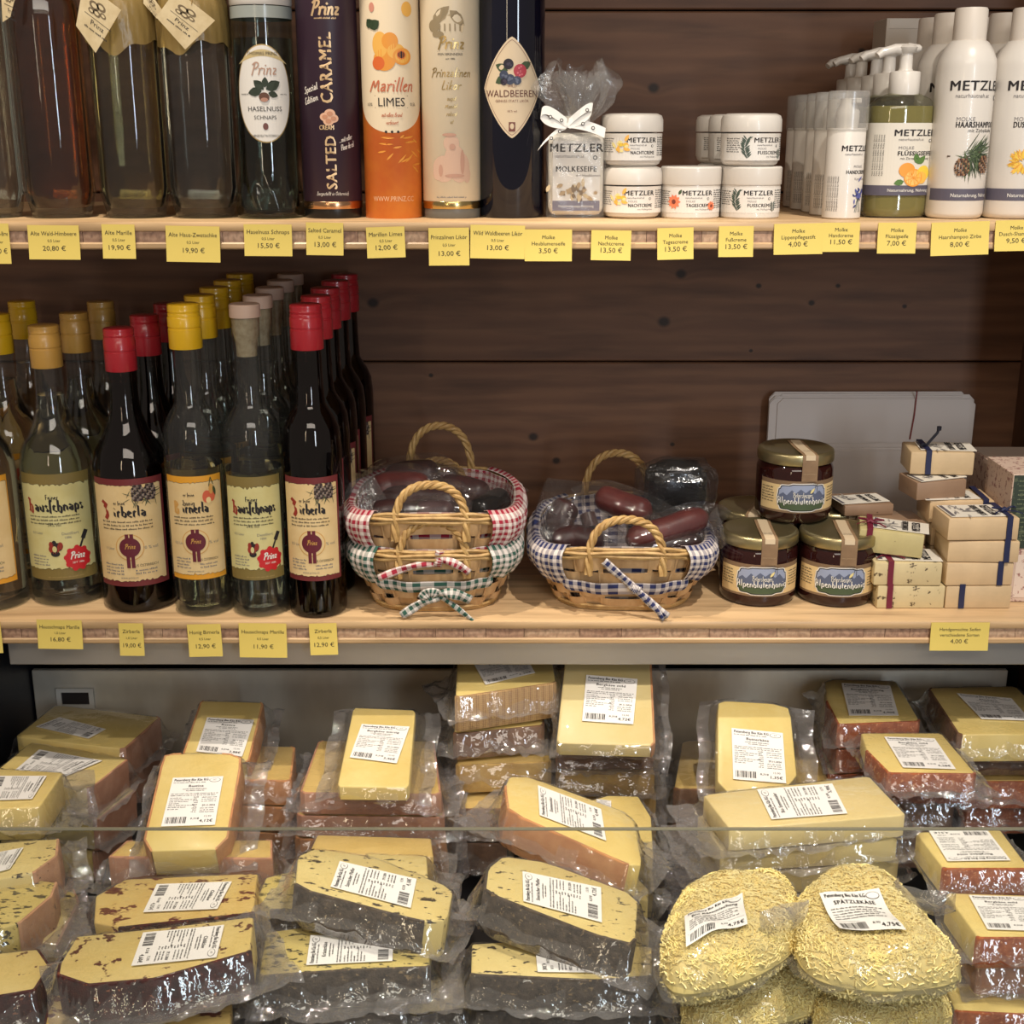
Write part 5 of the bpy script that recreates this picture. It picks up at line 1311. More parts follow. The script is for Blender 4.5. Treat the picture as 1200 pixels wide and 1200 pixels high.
sausage('long reddish sausage lying across the right front of the blue basket', [Q(735, 634, 1.36), Q(780, 622, 1.375), Q(828, 604, 1.395)], .0155, SAU, 1)
sausage('reddish sausage sloping down in the middle of the blue basket', [Q(700, 580, 1.47), Q(730, 592, 1.45), Q(762, 602, 1.43)], .0160, SAU, 2)
sausage('dark sausage pack at the left front of the blue basket', [Q(648, 638, 1.38), Q(675, 630, 1.385), Q(706, 640, 1.37)], .0160, SAUD, 3)
sausage('dark sausage low in the right of the blue basket', [Q(745, 646, 1.37), Q(780, 640, 1.37), Q(820, 634, 1.38)], .012, SAUD, 4)
sausage('sausage standing at the left of the blue basket under clear film', [Q(660, 628, 1.43), Q(655, 608, 1.44), Q(668, 588, 1.45)], .0165, SAUD, 5)
def film_fan(label, c, R_, a0, a1, seed, tiltv, name='film_pouch', extra=None):
    """gathered pouch end that fans out in pleats"""
    t = thing(name, label, 'plastic pouch', c); mb = MB(); rt = Vector(tiltv).normalized().to_track_quat('Z', 'Y').to_matrix()
    def fn(u, v):
        a = a0 + (a1 - a0) * u; q = v ** .9; return rt @ Vector((math.cos(a) * R_ * q, math.sin(a) * R_ * q, .010 * q * math.sin(u * 26 + seed) * (.4 + .6 * q) + .016 * (1 - (2 * v - 1) ** 2)))
    mb.grid(44, 12, fn); mb.build('pleated_film', FILMD, t, smooth=35)
    mb = MB(); mb.tube([rt @ Vector((math.cos((a0 + a1) / 2) * R_ * s, math.sin((a0 + a1) / 2) * R_ * s, -.004)) for s in (.1, .35, .6)], .009, 12); mb.build('contents', extra or SAUD, t, smooth=60)
    return t
film_fan('pleated clear pouch end left of centre in the blue basket', PY(688, 598, 1.40), .034, -2.3, -.5, 1, (0.1, -.8, .6))
film_fan('clear crinkled pouch near the back left of the blue basket', PY(662, 588, 1.44), .034, -2.9, -1.2, 4, (-.2, -.7, .7))
t = thing('black_pouch', 'shiny black vacuum pack standing at the rear of the blue basket', 'vacuum pack', PY(792, 571, 1.47))
mb = MB(); bm = bmesh.new(); bmesh.ops.create_icosphere(bm, subdivisions=4, radius=1)
for v in bm.verts:
    p = v.co; k = 1 + .10 * mnoise.noise(p * 2.1) + .05 * mnoise.noise(p * 5); e = .7
    v.co = Vector((math.copysign(abs(p.x) ** e, p.x) * .036 * k, math.copysign(abs(p.y) ** e, p.y) * .024 * k, math.copysign(abs(p.z) ** e, p.z) * .034 * k))
bm.verts.index_update(); mb.add([tuple(v.co) for v in bm.verts], [tuple(v.index for v in f.verts) for f in bm.faces]); 
mb.build('black_wrap', DK, t, smooth=25)
mb2 = MB(); mb2.add([(v.co.x * 1.35, v.co.y * 1.1 + .002 * math.sin(v.co.z * 400), v.co.z * 1.10 - .001) for v in bm.verts], [tuple(v.index for v in f.verts) for f in bm.faces]); bm.free()
mb2.build('plastic_film', thin('smoke_film', (226, 226, 228), milk=.015, rough=.12, bscale=60, bstr=.6), t, smooth=20)
# a crumpled film flap hanging out at the right of the blue basket
t = thing('film_pouch', 'crumpled clear film flap hanging over the right rim of the blue basket', 'plastic pouch', PY(838, 622, 1.38)); mb = MB()
crumple(mb, Vector((0, 0, 0)), .05, .035, 5, Matrix.Rotation(1.3, 3, 'Y') @ Matrix.Rotation(.5, 3, 'Z'), .007, 14); mb.build('plastic_film', FILMD, t, smooth=20)
# left basket contents
sausage('dark reddish sausage at the rear of the red-lined basket', [Q(452, 566, 1.47), Q(480, 560, 1.475), Q(516, 558, 1.475)], .021, SAUD, 7)
sausage('wide brownish sausage pack at the left rear of the red-lined basket', [Q(436, 580, 1.44), Q(460, 572, 1.45), Q(505, 574, 1.44)], .021, SAU, 8)
sausage('small salami with pale cut end at the left of the red-lined basket', [Q(438, 603, 1.385), Q(455, 600, 1.385), Q(474, 600, 1.385)], .0150, SAUD, 9)
sausage('short sausage in clear film behind the front handle of the red-lined basket', [Q(488, 604, 1.375), Q(505, 602, 1.375), Q(532, 602, 1.375)], .0150, M('sausage_grey', (104, 84, 84), .4, var=((70, 50, 54), 60)), 10)
sausage('black sausage lying at the right of the red-lined basket', [Q(556, 600, 1.40), Q(574, 592, 1.42), Q(590, 582, 1.45)], .0145, DK, 11)
t = thing('film_pouch', 'crinkled clear pouch at the left rim of the red-lined basket', 'plastic pouch', PY(425, 588, 1.395)); mb = MB()
crumple(mb, Vector((0, 0, 0)), .05, .05, 15, Matrix.Rotation(1.1, 3, 'X') @ Matrix.Rotation(.5, 3, 'Z'), .008, 16); mb.build('plastic_film', FILMD, t, smooth=20)
sausage('dark red sausage lying across the middle of the red-lined basket', [Q(446, 590, 1.42), Q(486, 584, 1.43), Q(540, 590, 1.42)], .0175, SAUD, 12)
sausage('thick brown sausage at the rear right of the red-lined basket', [Q(515, 572, 1.46), Q(540, 574, 1.455), Q(572, 582, 1.44)], .0175, SAUD, 13)

# ------------------------------------------------------------------ honey jars
LIDG = M('gold_lid', (176, 164, 124), .34, metal=.9); HONEY = M('dark_honey', (42, 16, 14), .05, spec=.5, coat=.3)
BROWNB = M('honey_band', (128, 104, 80), .5); SKY = M('honey_sky', (150, 160, 186), .5); MT = M('honey_mountain', (92, 100, 124), .5); MDW = M('honey_meadow', (74, 88, 62), .5)
def honey(label, px, Y, z, rot):
    R = .0432; t = thing('honey_jar', label, 'honey jar', ((px - 600) / SCL(Y, z), Y, z), (0, 0, rot))
    mb = MB(); mb.lathe([(0, .002), (R - .008, .001), (R - .004, 0), (R - .001, .003), (R, .008), (R, .058), (R - .002, .064), (R - .006, .068), (R - .006, .070), (0, .070)], 56); mb.build('jar', HONEY, t, smooth=50)
    mb = MB(); mb.lathe([(R - .004, .0665), (R - .0005, .067), (R, .068), (R, .0765), (R - .0008, .0785), (R - .003, .0800), (R - .006, .0795), (R - .008, .0783), (0, .0783)], 56); mb.build('lid', LIDG, t, smooth=50)
    d = Draw(cmap(R, 0, .0)); z0, z1 = .013, .050; w_ = .052
    d.patch(-w_, w_, z0, z1, BROWNB, k=.0002, n=40); d.patch(-w_, w_, z0 + .0025, z1 - .005, PARCH, k=.0003, n=40)
    sh = [0, .62, .62, .86, .9, .9, 1, 1, 1, .9, .9, .86, .62, .62, 0]; xs = [0, .001, .05, .07, .12, .22, .30, .5, .70, .78, .88, .93, .95, .999, 1]
    zc = (z0 + z1) / 2 - .0005; hh = .0165; hw = .0295
    up = lambda s: (lambda tt: zc + s * float(np.interp(tt, xs, sh)))
    d.patch(-hw, hw, up(-hh), up(hh), PAPER, k=.0005, n=44); d.patch(-hw * .965, hw * .965, up(-hh * .94), up(hh * .94), INK, k=.0007, n=44); d.patch(-hw * .93, hw * .93, up(-hh * .88), up(hh * .88), SKY, k=.0008, n=44)
    mtn = [(-1, .1), (-.8, .35), (-.65, .15), (-.45, .55), (-.3, .3), (-.1, .62), (.1, .35), (.3, .6), (.5, .25), (.7, .5), (.9, .1), (1, .2)]
    d.patch(-hw * .93, hw * .93, up(-hh * .88), lambda tt: min(up(hh * .85)(tt), zc + hh * float(np.interp(2 * tt - 1, [a for a, _ in mtn], [b for _, b in mtn]))), MT, k=.0009, n=44)
    d.patch(-hw * .93, hw * .93, up(-hh * .88), lambda tt: min(up(hh * .8)(tt), zc - hh * .30 + .001 * math.sin(tt * 9)), MDW, k=.0010, n=44)
    d.line([(.0145, zc + hh * .9), (.012, zc + hh * .45), (.010, zc + hh * .25)], .0006, INK, k=.0012); d.line([(.016, zc + hh * .95), (.016, zc + hh * .4)], .0005, INK, k=.0012); d.leaf(.008, zc + hh * .3, .008, .003, .9, MATS['flower_pale'], k=.0013)
    for off, m_ in ((.0003, INK), (0, PAPER)):
        d.pen('Petersberger', off, zc + .0005 - off, .0060, m_, wt=.075, k=.0013 + (m_ is PAPER) * .0002, sx=.74); d.pen('Alpenblutenhonig', off, zc - .0072 - off, .0082, m_, wt=.105, k=.0013 + (m_ is PAPER) * .0002, sx=1.03)
    d.disc(.0035, zc + .0006, .0005, .0005, PAPER, k=.0015, n=5); d.disc(.0055, zc + .0006, .0005, .0005, PAPER, k=.0015, n=5)
    for j in range(6): d.smalltext(hw + .003, w_ - .002, z1 - .010 - j * .0032, .0016, INK, seed=j, k=.0005); d.smalltext(-w_ + .002, -hw - .003, z1 - .010 - j * .0032, .0016, INK, seed=j + 9, k=.0005)
    d.build('label', t)
    # seal strip over the lid
    mb = MB(); sx = .006; wd = .0175
    pth = [(sx, R - .012, .0796), (sx, 0, .0788), (sx, -R + .006, .0802), (sx, -R - .0002, .0795), (sx, -R - .0008, .074), (sx, -R - .0008, .066), (sx, -R - .0006, .050)]
    mb.strip(pth, (1, 0, 0), wd, .0003); st = mb.build('seal_strip', M('seal_paper', (150, 122, 92), .55, var=((130, 104, 78), 30)), t)
    mb = MB(); mb.strip([(p[0], p[1], p[2]) if i < 3 else (p[0], p[1], p[2]) for i, p in enumerate([(sx, R - .012, .0800), (sx, 0, .0792), (sx, -R + .006, .0806), (sx, -R - .0006, .0799), (sx, -R - .0011, .0745)])], (1, 0, 0), wd * .62, .0003); mb.build('seal_centre', M('seal_light', (206, 186, 156), .55), t)
    d = Draw(pmap((sx, -R - .0009, 0), (1, 0, 0), (0, 0, 1))); d.text('www.petersberg.at', 0, .058, .0018, M('seal_ink', (176, 150, 116), .5), wmax=wd * .85); d.pen('Bienenhonig', 0, .060, .0032, MATS['seal_ink'], script=True, wmax=None) if False else None
    d2_ = Draw(lambda x, y, k: (sx + x, -R + .012 + y, .0805 + k)); d2_.text('HONIG AUS EIGENER IMKEREI', 0, .004, .0016, INK, wmax=wd * .55); d2_.text('MHD 12.2025', 0, .008, .0018, INK, wmax=wd * .5)
    d.build('seal_print', t); d2_.build('seal_top_print', t)
    return t
JY = 1.383
honey('front left honey jar of the lower pair, beside the blue basket', 886, JY, ZL, -.06)
honey('front right honey jar of the lower pair, beside the soaps', 977, JY - .002, ZL, -.10)
honey('rear left honey jar behind the front left jar', 880, JY + .092, ZL, -.35)
honey('rear right honey jar behind the front right jar', 970, JY + .094, ZL, .2)
honey('honey jar standing on top of the four lower jars', 928, JY + .052, ZL + .0806, .03)

# ------------------------------------------------------------------ flat white paper bags against the wall
BAGM = M('paper_white', (206, 198, 194), .7, bmp=(12, .15)); 
rd = random.Random(4)
for gi, (x0, x1, y0, y1, Yw, wd) in enumerate(((907, 1125, 460, 600, 1.645, 'tall rear'), (918, 1080, 521, 640, 1.622, 'lower front'))):
    for k in range(6):
        a, b_ = PY(x0, y0, Yw), PY(x1, y1, Yw); W_, H_ = b_.x - a.x, a.z - ZL - .0005
        yy = Yw + .0105 - .0021 * k
        dx = rd.uniform(-.006, .006); dz = -.0016 * k + rd.uniform(-.001, .0)
        t = thing('paper_bag', ('frontmost flat white paper bag of the %s pile against the wall' if k == 5 else 'flat white paper bag behind the frontmost one in the %s pile') % wd, 'paper bag', ((a.x + b_.x) / 2 + dx, yy, ZL + .0006), (0, rd.uniform(-.006, .006), 0), 'flat white paper bags in the %s pile' % wd)
        mb = MB(); hh_ = H_ + dz; c_ = .007
        pl = [(-W_ / 2, 0), (W_ / 2, 0), (W_ / 2, hh_ - c_), (W_ / 2 - c_, hh_), (-W_ / 2 + c_, hh_), (-W_ / 2, hh_ - c_)]; n = 6
        mb.add([(x, -.0007, z) for x, z in pl] + [(x, .0007, z) for x, z in pl], [tuple(range(n)), tuple(range(n, 2 * n))[::-1]] + [(i, n + i, n + (i + 1) % n, (i + 1) % n) for i in range(n)]); mb.build('paper', BAGM, t)
a = PY(1077, 462, 1.634); mb = MB(); mb.strip([(a.x + .0, 1.6445 + .0015, a.z + .001), (a.x + .0, 1.643, a.z + .002), (a.x - .001, 1.6425, a.z - .03), (a.x - .004, 1.6425, ZL + .12)], (1, 0, 0), .0016, .0010)
tag(mb.build('rubber_band', M('band_red', (120, 44, 40), .5)), 'thin dark red rubber band round the rear paper bags', 'rubber band')

# ------------------------------------------------------------------ handmade soaps
def soapmat(n, c, sp, lo, sc=95): return M(n, c, .5, var=(tuple(int(v * .94) for v in c), 30), speck=(sp, sc, lo, lo + .05), bmp=(60, .08))
S_HERB = soapmat('soap_herb', (212, 194, 150), (92, 76, 54), .60, 120); S_PLAIN = soapmat('soap_plain', (214, 186, 146), (150, 118, 84), .80, 60); S_PLAIN2 = soapmat('soap_plain_two', (206, 180, 142), (96, 70, 50), .72, 70); S_BR = soapmat('soap_brown', (150, 122, 98), (90, 66, 50), .66); S_GRN = soapmat('soap_greenish', (200, 186, 132), (110, 96, 64), .66, 90)
NAVYR = M('navy_ribbon', (34, 38, 72), .5); WINE = M('wine_ribbon', (110, 28, 50), .5); CARD = M('soap_card', (226, 220, 208), .55)
def soap_card(t, W_, D_, h, cx, cy, cw, cd, rot, drop=0.0, plain=False):
    R3 = Matrix.Rotation(rot, 3, 'Z'); 
    mb = MB(); mb.box((cx, cy, h + .0012), (cw, cd, .0006), rot=R3.to_4x4()); mb.build('card_label', CARD, t)
    u = R3 @ Vector((-1, 0, 0)); v = R3 @ Vector((0, -1, 0))
    d = Draw(pmap((cx, cy, h + .0016), u, v))       # printed so that it reads from behind the shelf
    d.patch(-cw * .47, -cw * .38 * 0 - cw * .40, -cd * .46, cd * .46, M('card_slate', (96, 92, 100), .5), n=1) if False else None
    d.patch(cw * .42, cw * .48, -cd * .46, cd * .46, M('card_slate', (96, 92, 100), .5), n=1)
    d.text('METZLER', -cw * .34, 0, cd * .22, INK, bold=1, rot=-PI / 2, wmax=cd * .86); d.text('naturhautnah.at', -cw * .27, 0, cd * .10, GREY, rot=-PI / 2, wmax=cd * .8)
    d.text('SCHAFMILCHSEIFE', -cw * .13, 0, cd * .16, INK, bold=1, rot=-PI / 2, wmax=cd * .88); d.text('handgemacht', -cw * .05, 0, cd * .10, GREY, rot=-PI / 2, wmax=cd * .6)
    rd = random.Random(int(abs(cx) * 1e5) + 3)
    for i in range(12): d.leaf(cw * .20 + rd.gauss(0, cw * .05), rd.gauss(0, cd * .15), cd * .30, cd * .06, rd.uniform(0, 6.3), [GREY, M('card_grey', (168, 162, 156), .6)][i % 2], k=.0003 + .00001 * i)
    d.build('card_print', t)
def soap(label, c, W_, D_, h, rz, mat, rib=None, ribx=.3, card=None, tilt=(0, 0), bow=False):
    t = thing('soap_bar', label, 'soap', c, (tilt[0], tilt[1], rz))
    mb = MB(); mb.box((0, 0, h / 2), (W_, D_, h), bev=.0016, seg=2); mb.build('soap', mat, t)
    if card: soap_card(t, W_, D_, h, *card)
    if rib:
        x = W_ * ribx; o = .0009; w2 = .0062
        mb = MB(); loop = [(x, -D_ / 2 - o, h * .5), (x + .0004, -D_ / 2 - o, .0006), (x, 0, .0004), (x, D_ / 2 + o, .0006), (x, D_ / 2 + o, h + .0024), (x, 0, h + .0024), (x, -D_ / 2 - o, h + .0020), (x, -D_ / 2 - o, h * .5)]
        mb.strip(loop[:1] + loop[1:2], (1, 0, 0), w2, .0008); mb.strip(loop[5:], (1, 0, 0), w2, .0008); mb.strip(loop[3:6], (1, 0, 0), w2, .0008)
        if bow:
            z = h + .0035; y0 = -D_ * .15
            mb.tube([(x - .003, y0, z), (x, y0, z + .002), (x + .003, y0, z)], .0026, 8)
            for sx_, ln, hz in ((-1, .012, .004), (1, .014, .005)):
                mb.tube([(x, y0, z + .001), (x + sx_ * ln * .5, y0 - .002, z + hz), (x + sx_ * ln, y0 + .003, z + hz * .6), (x + sx_ * ln * .5, y0 + .004, z + .001), (x, y0, z + .001)], .0011, 6)
                mb.strip([(x, y0, z), (x + sx_ * ln * .7, y0 - .006, z + .001), (x + sx_ * ln * 1.2, y0 - .011, z - .0005)], (.3, 1, 0), .003, .0006)
        mb.build('ribbon', rib, t)
    return t
def SC(px0, px1, Yf, D_, z): 
    s = SCL(Yf, z + .012); return (((px0 + px1) / 2 - 600) / s, Yf + D_ / 2, z), (px1 - px0) / s
Yf = 1.338; hS = .0262; D = .052
def lay(px0, px1, i, Yf_=Yf, D_=D): return SC(px0, px1, Yf_, D_, ZL + .0002 + i * (hS + .0006))
c, w_ = lay(1028, 1107, 0); soap('speckled herb soap at the bottom left of the soap stack', c, w_, D, hS, 0, S_HERB, WINE, -.32)
c, w_ = lay(1025, 1104, 1); soap('speckled herb soap with card and wine ribbon bow, second from the shelf', c, w_, D, hS, -.02, S_HERB, WINE, -.26, (.004, 0, .070, .042, -.06), bow=True)
c, w_ = lay(1014, 1092, 2); c = (c[0], c[1] + .012, c[2] + .0045); soap('greenish tilted soap with wine ribbon on the left stack top', c, w_ * .95, D, hS, -.24, S_GRN, WINE, -.34, (.010, 0, .060, .040, -.05), tilt=(0, .05), bow=True)
c, w_ = lay(1108, 1185, 0); soap('plain beige soap with navy ribbon, bottom right of the stack', c, w_, D, hS, .0, S_PLAIN2, NAVYR, -.26)
c, w_ = lay(1108, 1187, 1); soap('plain beige soap with slanting navy ribbon, second on the right', c, w_, D, hS, .02, S_PLAIN, NAVYR, .30)
c, w_ = lay(1112, 1195, 2); soap('plain beige soap, third from the bottom on the right', c, w_, D, hS * .92, -.03, S_PLAIN, NAVYR, .32)
c, w_ = lay(1110, 1194, 3); soap('plain beige soap with white card and navy knot, right stack top', (c[0], c[1], c[2] - .0015), w_, D, hS * .95, .03, S_PLAIN, NAVYR, .36, (-.003, 0, .066, .044, .03), bow=True)
# second rank
Yr = Yf + D + .008
for i in range(3):
    c, w_ = lay(1012, 1085, i, Yr); soap('brownish soap, %s in the rear left stack' % ['bottom one', 'middle one', 'third one'][i], c, w_, D, hS, .05 * (-1) ** i, S_BR if i else S_HERB, None)
c, w_ = lay(990, 1050, 3, Yr + .03); soap('brown soap with a pale card lying on the rear left stack', (c[0] - .004, c[1], c[2] - .0005), w_, D, hS * .5, .12, S_BR, None, 0, (-.004, -.004, .060, .034, .10))
for i in range(4):
    c, w_ = lay(1090, 1165, i, Yr); soap('beige soap, %s in the rear right stack' % ['bottom one', 'second one', 'third one', 'fourth one'][i], c, w_, D, hS, .03 * (-1) ** i, S_PLAIN, NAVYR if i == 3 else None, .36, (-.012, -.008, .064, .034, .12) if i == 3 else None)
c, w_ = lay(1070, 1132, 4, Yr + .002); soap('brown soap with card stacked under the topmost wrapped soap', (c[0], c[1], c[2]), w_, D * .9, hS * .8, .16, S_BR, None, 0, (.002, -.006, .058, .030, .10), tilt=(0, -.03))
c, w_ = lay(1068, 1145, 5, Yr + .020); soap('topmost wrapped soap with upright dark ribbon ends', (c[0], c[1], c[2] - .0028), w_ * .95, D, hS, -.08, S_PLAIN2, NAVYR, -.22, (.008, 0, .062, .040, -.03), bow=False)
zt_ = c[2] - .0028 + hS + .003; mb = MB(); kx = c[0] - w_ * .95 * .22; mb.tube([(0, 0, 0), (.004, -.001, .006), (.011, -.002, .016), (.0125, -.002, .022)], .0016, 8); mb.tube([(0, 0, 0), (-.004, -.004, .003), (-.008, -.008, .001)], .0016, 8)
mb.tube([(.0125, -.002, .019), (.0125, -.002, .0235)], .0026, 8)
o = mb.build('ribbon_knot', M('dark_ribbon', (26, 28, 40), .5), COL.objects[[x.name for x in COL.objects if x.get('label') == 'topmost wrapped soap with upright dark ribbon ends'][0]]); o.location = (-w_ * .95 * .22, -.008, hS + .003)

# cartons at the right edge
PINKB = M('pink_pattern', (206, 182, 166), .6, speck=((150, 110, 104), 160, .56, .62)); DGRN = M('dark_green_box', (52, 62, 50), .45, speck=((84, 92, 72), 120, .56, .6)); TEAL = M('teal_box', (60, 96, 100), .5)
a, b_ = PY(1188, 556, 1.36), PY(1188, 640, 1.36)
t = thing('gift_carton', 'dark green printed carton with pink side at the right edge', 'carton', (a.x + .045, 1.40, ZL + .062))
hB = a.z - (ZL + .062)
mb = MB(); mb.box((0, 0, hB / 2), (.09, .08, hB), bev=.0006); mb.build('carton', PINKB, t)
mb = MB(); mb.box((.0, -.0402, hB / 2), (.088, .0006, hB - .002)); mb.build('front_panel', DGRN, t)
d = Draw(pmap((-.042, -.0408, hB), (1, 0, 0), (0, 0, 1)))
for j in range(14): d.smalltext(.004, .080, -.008 - j * .0052, .0018, M('green_lines', (120, 128, 100), .6), seed=j)
d.build('panel_print', t)
t = thing('gift_carton', 'pink patterned carton under the dark green one at right', 'carton', (a.x + .047, 1.40, ZL + .0002)); mb = MB(); mb.box((0, 0, .0306), (.088, .082, .0612), bev=.0008); mb.build('carton', PINKB, t)
mb = MB(); mb.box((0.004, -.0412, .0306), (.076, .0006, .050)); mb.build('front_panel', M('pink_panel', (222, 204, 190), .6, speck=((160, 116, 108), 140, .60, .66)), t)
c_ = PY(1172, 545, 1.45)
t = thing('gift_carton', 'pale patterned carton behind the dark green one at right', 'carton', (c_.x + .035, 1.49, ZL + .0002)); hB = ZH(542, 1.45) - ZL; mb = MB(); mb.box((0, 0, hB / 2), (.09, .07, hB), bev=.0008); mb.build('carton', PINKB, t)
mb = MB(); mb.box((0, 0, hB + .0003), (.086, .066, .0006)); mb.build('top_flap', M('flap_pale', (196, 178, 164), .6), t)

# ================================================================== cheeses in the chilled counter
def paste(n, c, c2, sp=None, lo=.62, sc=90, sp2=None, st=(1, 1, 1)):
    return M(n, c, .38, var=(c2, 22), speck=(sp, sc, lo, lo + .04, st) if sp else None, speck2=sp2, bmp=(45, .10), coat=.15)
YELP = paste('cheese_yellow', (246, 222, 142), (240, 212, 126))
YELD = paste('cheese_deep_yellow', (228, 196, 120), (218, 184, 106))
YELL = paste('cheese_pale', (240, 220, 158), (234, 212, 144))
PEPP = paste('cheese_pepper', (238, 218, 148), (232, 208, 134), (62, 52, 40),   .595, 150, None, (.5, 1, 1))
HERB = paste('cheese_herb', (226, 206, 128), (216, 194, 112), (74, 68, 44), .55, 170, None, (.5, 1, 1))
CHIL = paste('cheese_chili', (234, 206, 130), (224, 188, 108), (104, 36, 24), .565, 75, None, (.6, 1, 1))
CHIP = paste('cheese_chili_light', (238, 214, 140), (230, 202, 122), (96, 44, 30), .60, 70)
RTAN = M('rind_tan', (206, 152, 104), .5, var=((188, 128, 84), 40), bmp=(120, .3)); RPINK = M('rind_pink', (196, 148, 120), .5, var=((178, 126, 98), 50), bmp=(120, .25))
RORG = M('rind_orange', (178, 100, 58), .55, var=((150, 76, 44), 120), speck=((214, 150, 104), 300, .58, .66), bmp=(260, .6))
RBRN = M('rind_brown', (134, 98, 72), .6, var=((106, 76, 56), 60), bmp=(160, .5)); RYEL = M('rind_yellow', (206, 172, 104), .5, var=((190, 152, 88), 60), bmp=(100, .2))
RBLK = M('rind_pepper_crust', (66, 58, 52), .6, var=((96, 84, 72), 110), speck=((146, 124, 92), 240, .60, .68), bmp=(300, .8))
RCHI = M('rind_chili_crust', (84, 34, 30), .55, var=((52, 26, 26), 90), speck=((170, 104, 72), 220, .62, .70), bmp=(260, .8))
RPNK2 = M('rind_speckled_pink', (206, 160, 126), .5, var=((190, 140, 106), 50), speck=((84, 70, 60), 130, .66, .70), bmp=(120, .25))
def waffle():
    m, N, L, b = newmat('rind_waffle'); tc = N.new('ShaderNodeTexCoord'); v = N.new('ShaderNodeTexVoronoi'); v.inputs['Scale'].default_value = 420; v.inputs['Randomness'].default_value = .12
    L.new(tc.outputs['Object'], v.inputs['Vector']); L.new(mix_node(N, L, ramp(N, L, v.outputs['Distance'], .2, .55), rgb((150, 110, 70)), rgb((196, 158, 104))), b.inputs['Base Color'])
    b.inputs['Roughness'].default_value = .5; bump(N, L, b, v.outputs['Distance'], .6, .0006); MATS['rind_waffle'] = m; return m
RWAF = waffle()
FILMS = [thin('bag_film', (247, 247, 248), milk=.03, rough=.07, bscale=42, bstr=.40, f0=.06, edge=.9), thin('bag_film_flap', (240, 240, 243), milk=.075, rough=.06, bscale=60, bstr=.9, f0=.085, edge=1.0)]

def sdf(poly, X, Y_):
    """signed distance to a closed polygon, numpy"""
    d2 = np.full(X.shape, 1e9); ins = np.zeros(X.shape, bool); n = len(poly)
    for i in range(n):
        ax, ay = poly[i]; bx, by = poly[(i + 1) % n]; ex, ey = bx - ax, by - ay
        t = np.clip(((X - ax) * ex + (Y_ - ay) * ey) / (ex * ex + ey * ey + 1e-12), 0, 1)
        d2 = np.minimum(d2, (X - ax - t * ex) ** 2 + (Y_ - ay - t * ey) ** 2)
        c = ((ay > Y_) != (by > Y_)) & (X < (bx - ax) * (Y_ - ay) / (by - ay + 1e-15) + ax); ins ^= c
    d = np.sqrt(d2); d[ins] *= -1; return d
def film(poly, th, m, seed, parent, amp=1.0, zs=None, name='plastic_bag', mats=None):
    """vacuum pouch: two sheets hugging the block and meeting in a creased flange"""
    rd = np.random.RandomState(seed); P_ = np.array(poly); zs = th * .45 if zs is None else zs
    e = [(np.hypot(*(P_[(i + 1) % len(P_)] - P_[i])), i) for i in range(len(P_))]; i = max(e)[1]; ax = P_[(i + 1) % len(P_)] - P_[i]; ax = ax / np.hypot(*ax)
    if abs(ax[0]) < abs(ax[1]): ax = np.array([ax[1], -ax[0]])
    if ax[0] < 0: ax = -ax
    ay = np.array([-ax[1], ax[0]]); a = P_ @ ax; b = P_ @ ay
    mm = m if isinstance(m, tuple) else (m, m, m, m)      # left, right, front, back margins
    a0, a1, b0, b1 = a.min() - mm[0], a.max() + mm[1], b.min() - mm[2], b.max() + mm[3]
    st = .0042; nu = max(8, int((a1 - a0) / st)); nv = max(8, int((b1 - b0) / st))
    u, v = np.meshgrid(np.linspace(a0, a1, nu + 1), np.linspace(b0, b1, nv + 1)); X = u * ax[0] + v * ay[0]; Y_ = u * ax[1] + v * ay[1]
    # uneven cut edges
    X = X + .0016 * np.sin(v * 90 + seed) * ax[0]; Y_ = Y_ + .0016 * np.sin(u * 80 + seed) * ay[1]
    d = sdf(poly, X, Y_); do = np.maximum(d, 0)
    w_ = np.zeros(X.shape)
    for _ in range(6):
        k = rd.uniform(60, 240); an = rd.uniform(0, PI); ph = rd.uniform(0, 6)
        q = X * math.cos(an) * k + Y_ * math.sin(an) * k + ph + .8 * np.sin(X * 70 + Y_ * 50 + ph); w_ += (1 - 2 * np.abs(np.sin(q)) ** .7) * (80 / k) ** .5
    big = np.sin(X * rd.uniform(25, 45) + rd.uniform(0, 6)) + np.sin(Y_ * rd.uniform(25, 45) + rd.uniform(0, 6))
    fl = np.clip(do / .012, 0, 1); wr = amp * (.0016 * w_ * fl + .0030 * big * fl ** 2)
    zt = np.where(d <= 0, th + .0007 + .00012 * w_, zs + (th + .0007 - zs) * np.exp(-np.maximum(do - .0012, 0) ** 2 / .0062 ** 2)) + wr
    zb = np.where(d <= 0, -.0004, zs - (zs + .0004) * np.exp(-np.maximum(do - .0008, 0) ** 2 / .0055 ** 2)) + wr - .0003
    mb = MB(); W = nu + 1
    for Z, keepin in ((zt, True), (zb, False)):
        o = len(mb.v); mb.v.extend(zip(X.ravel().tolist(), Y_.ravel().tolist(), Z.ravel().tolist()))
        dl = d.ravel()
        for j in range(nv):
            for i in range(nu):
                q = j * W + i
                if not keepin and max(dl[q], dl[q + 1], dl[q + W], dl[q + W + 1]) < -.001: continue
                mb.f.append((o + q, o + q + 1, o + q + W + 1, o + q + W)); mb.m.append(0 if dl[q] < .009 else 1)
    # welded seam along the cut edge
    ob = mb.build(name, mats or FILMS, parent, smooth=32)
    return ob
UNITL = {}
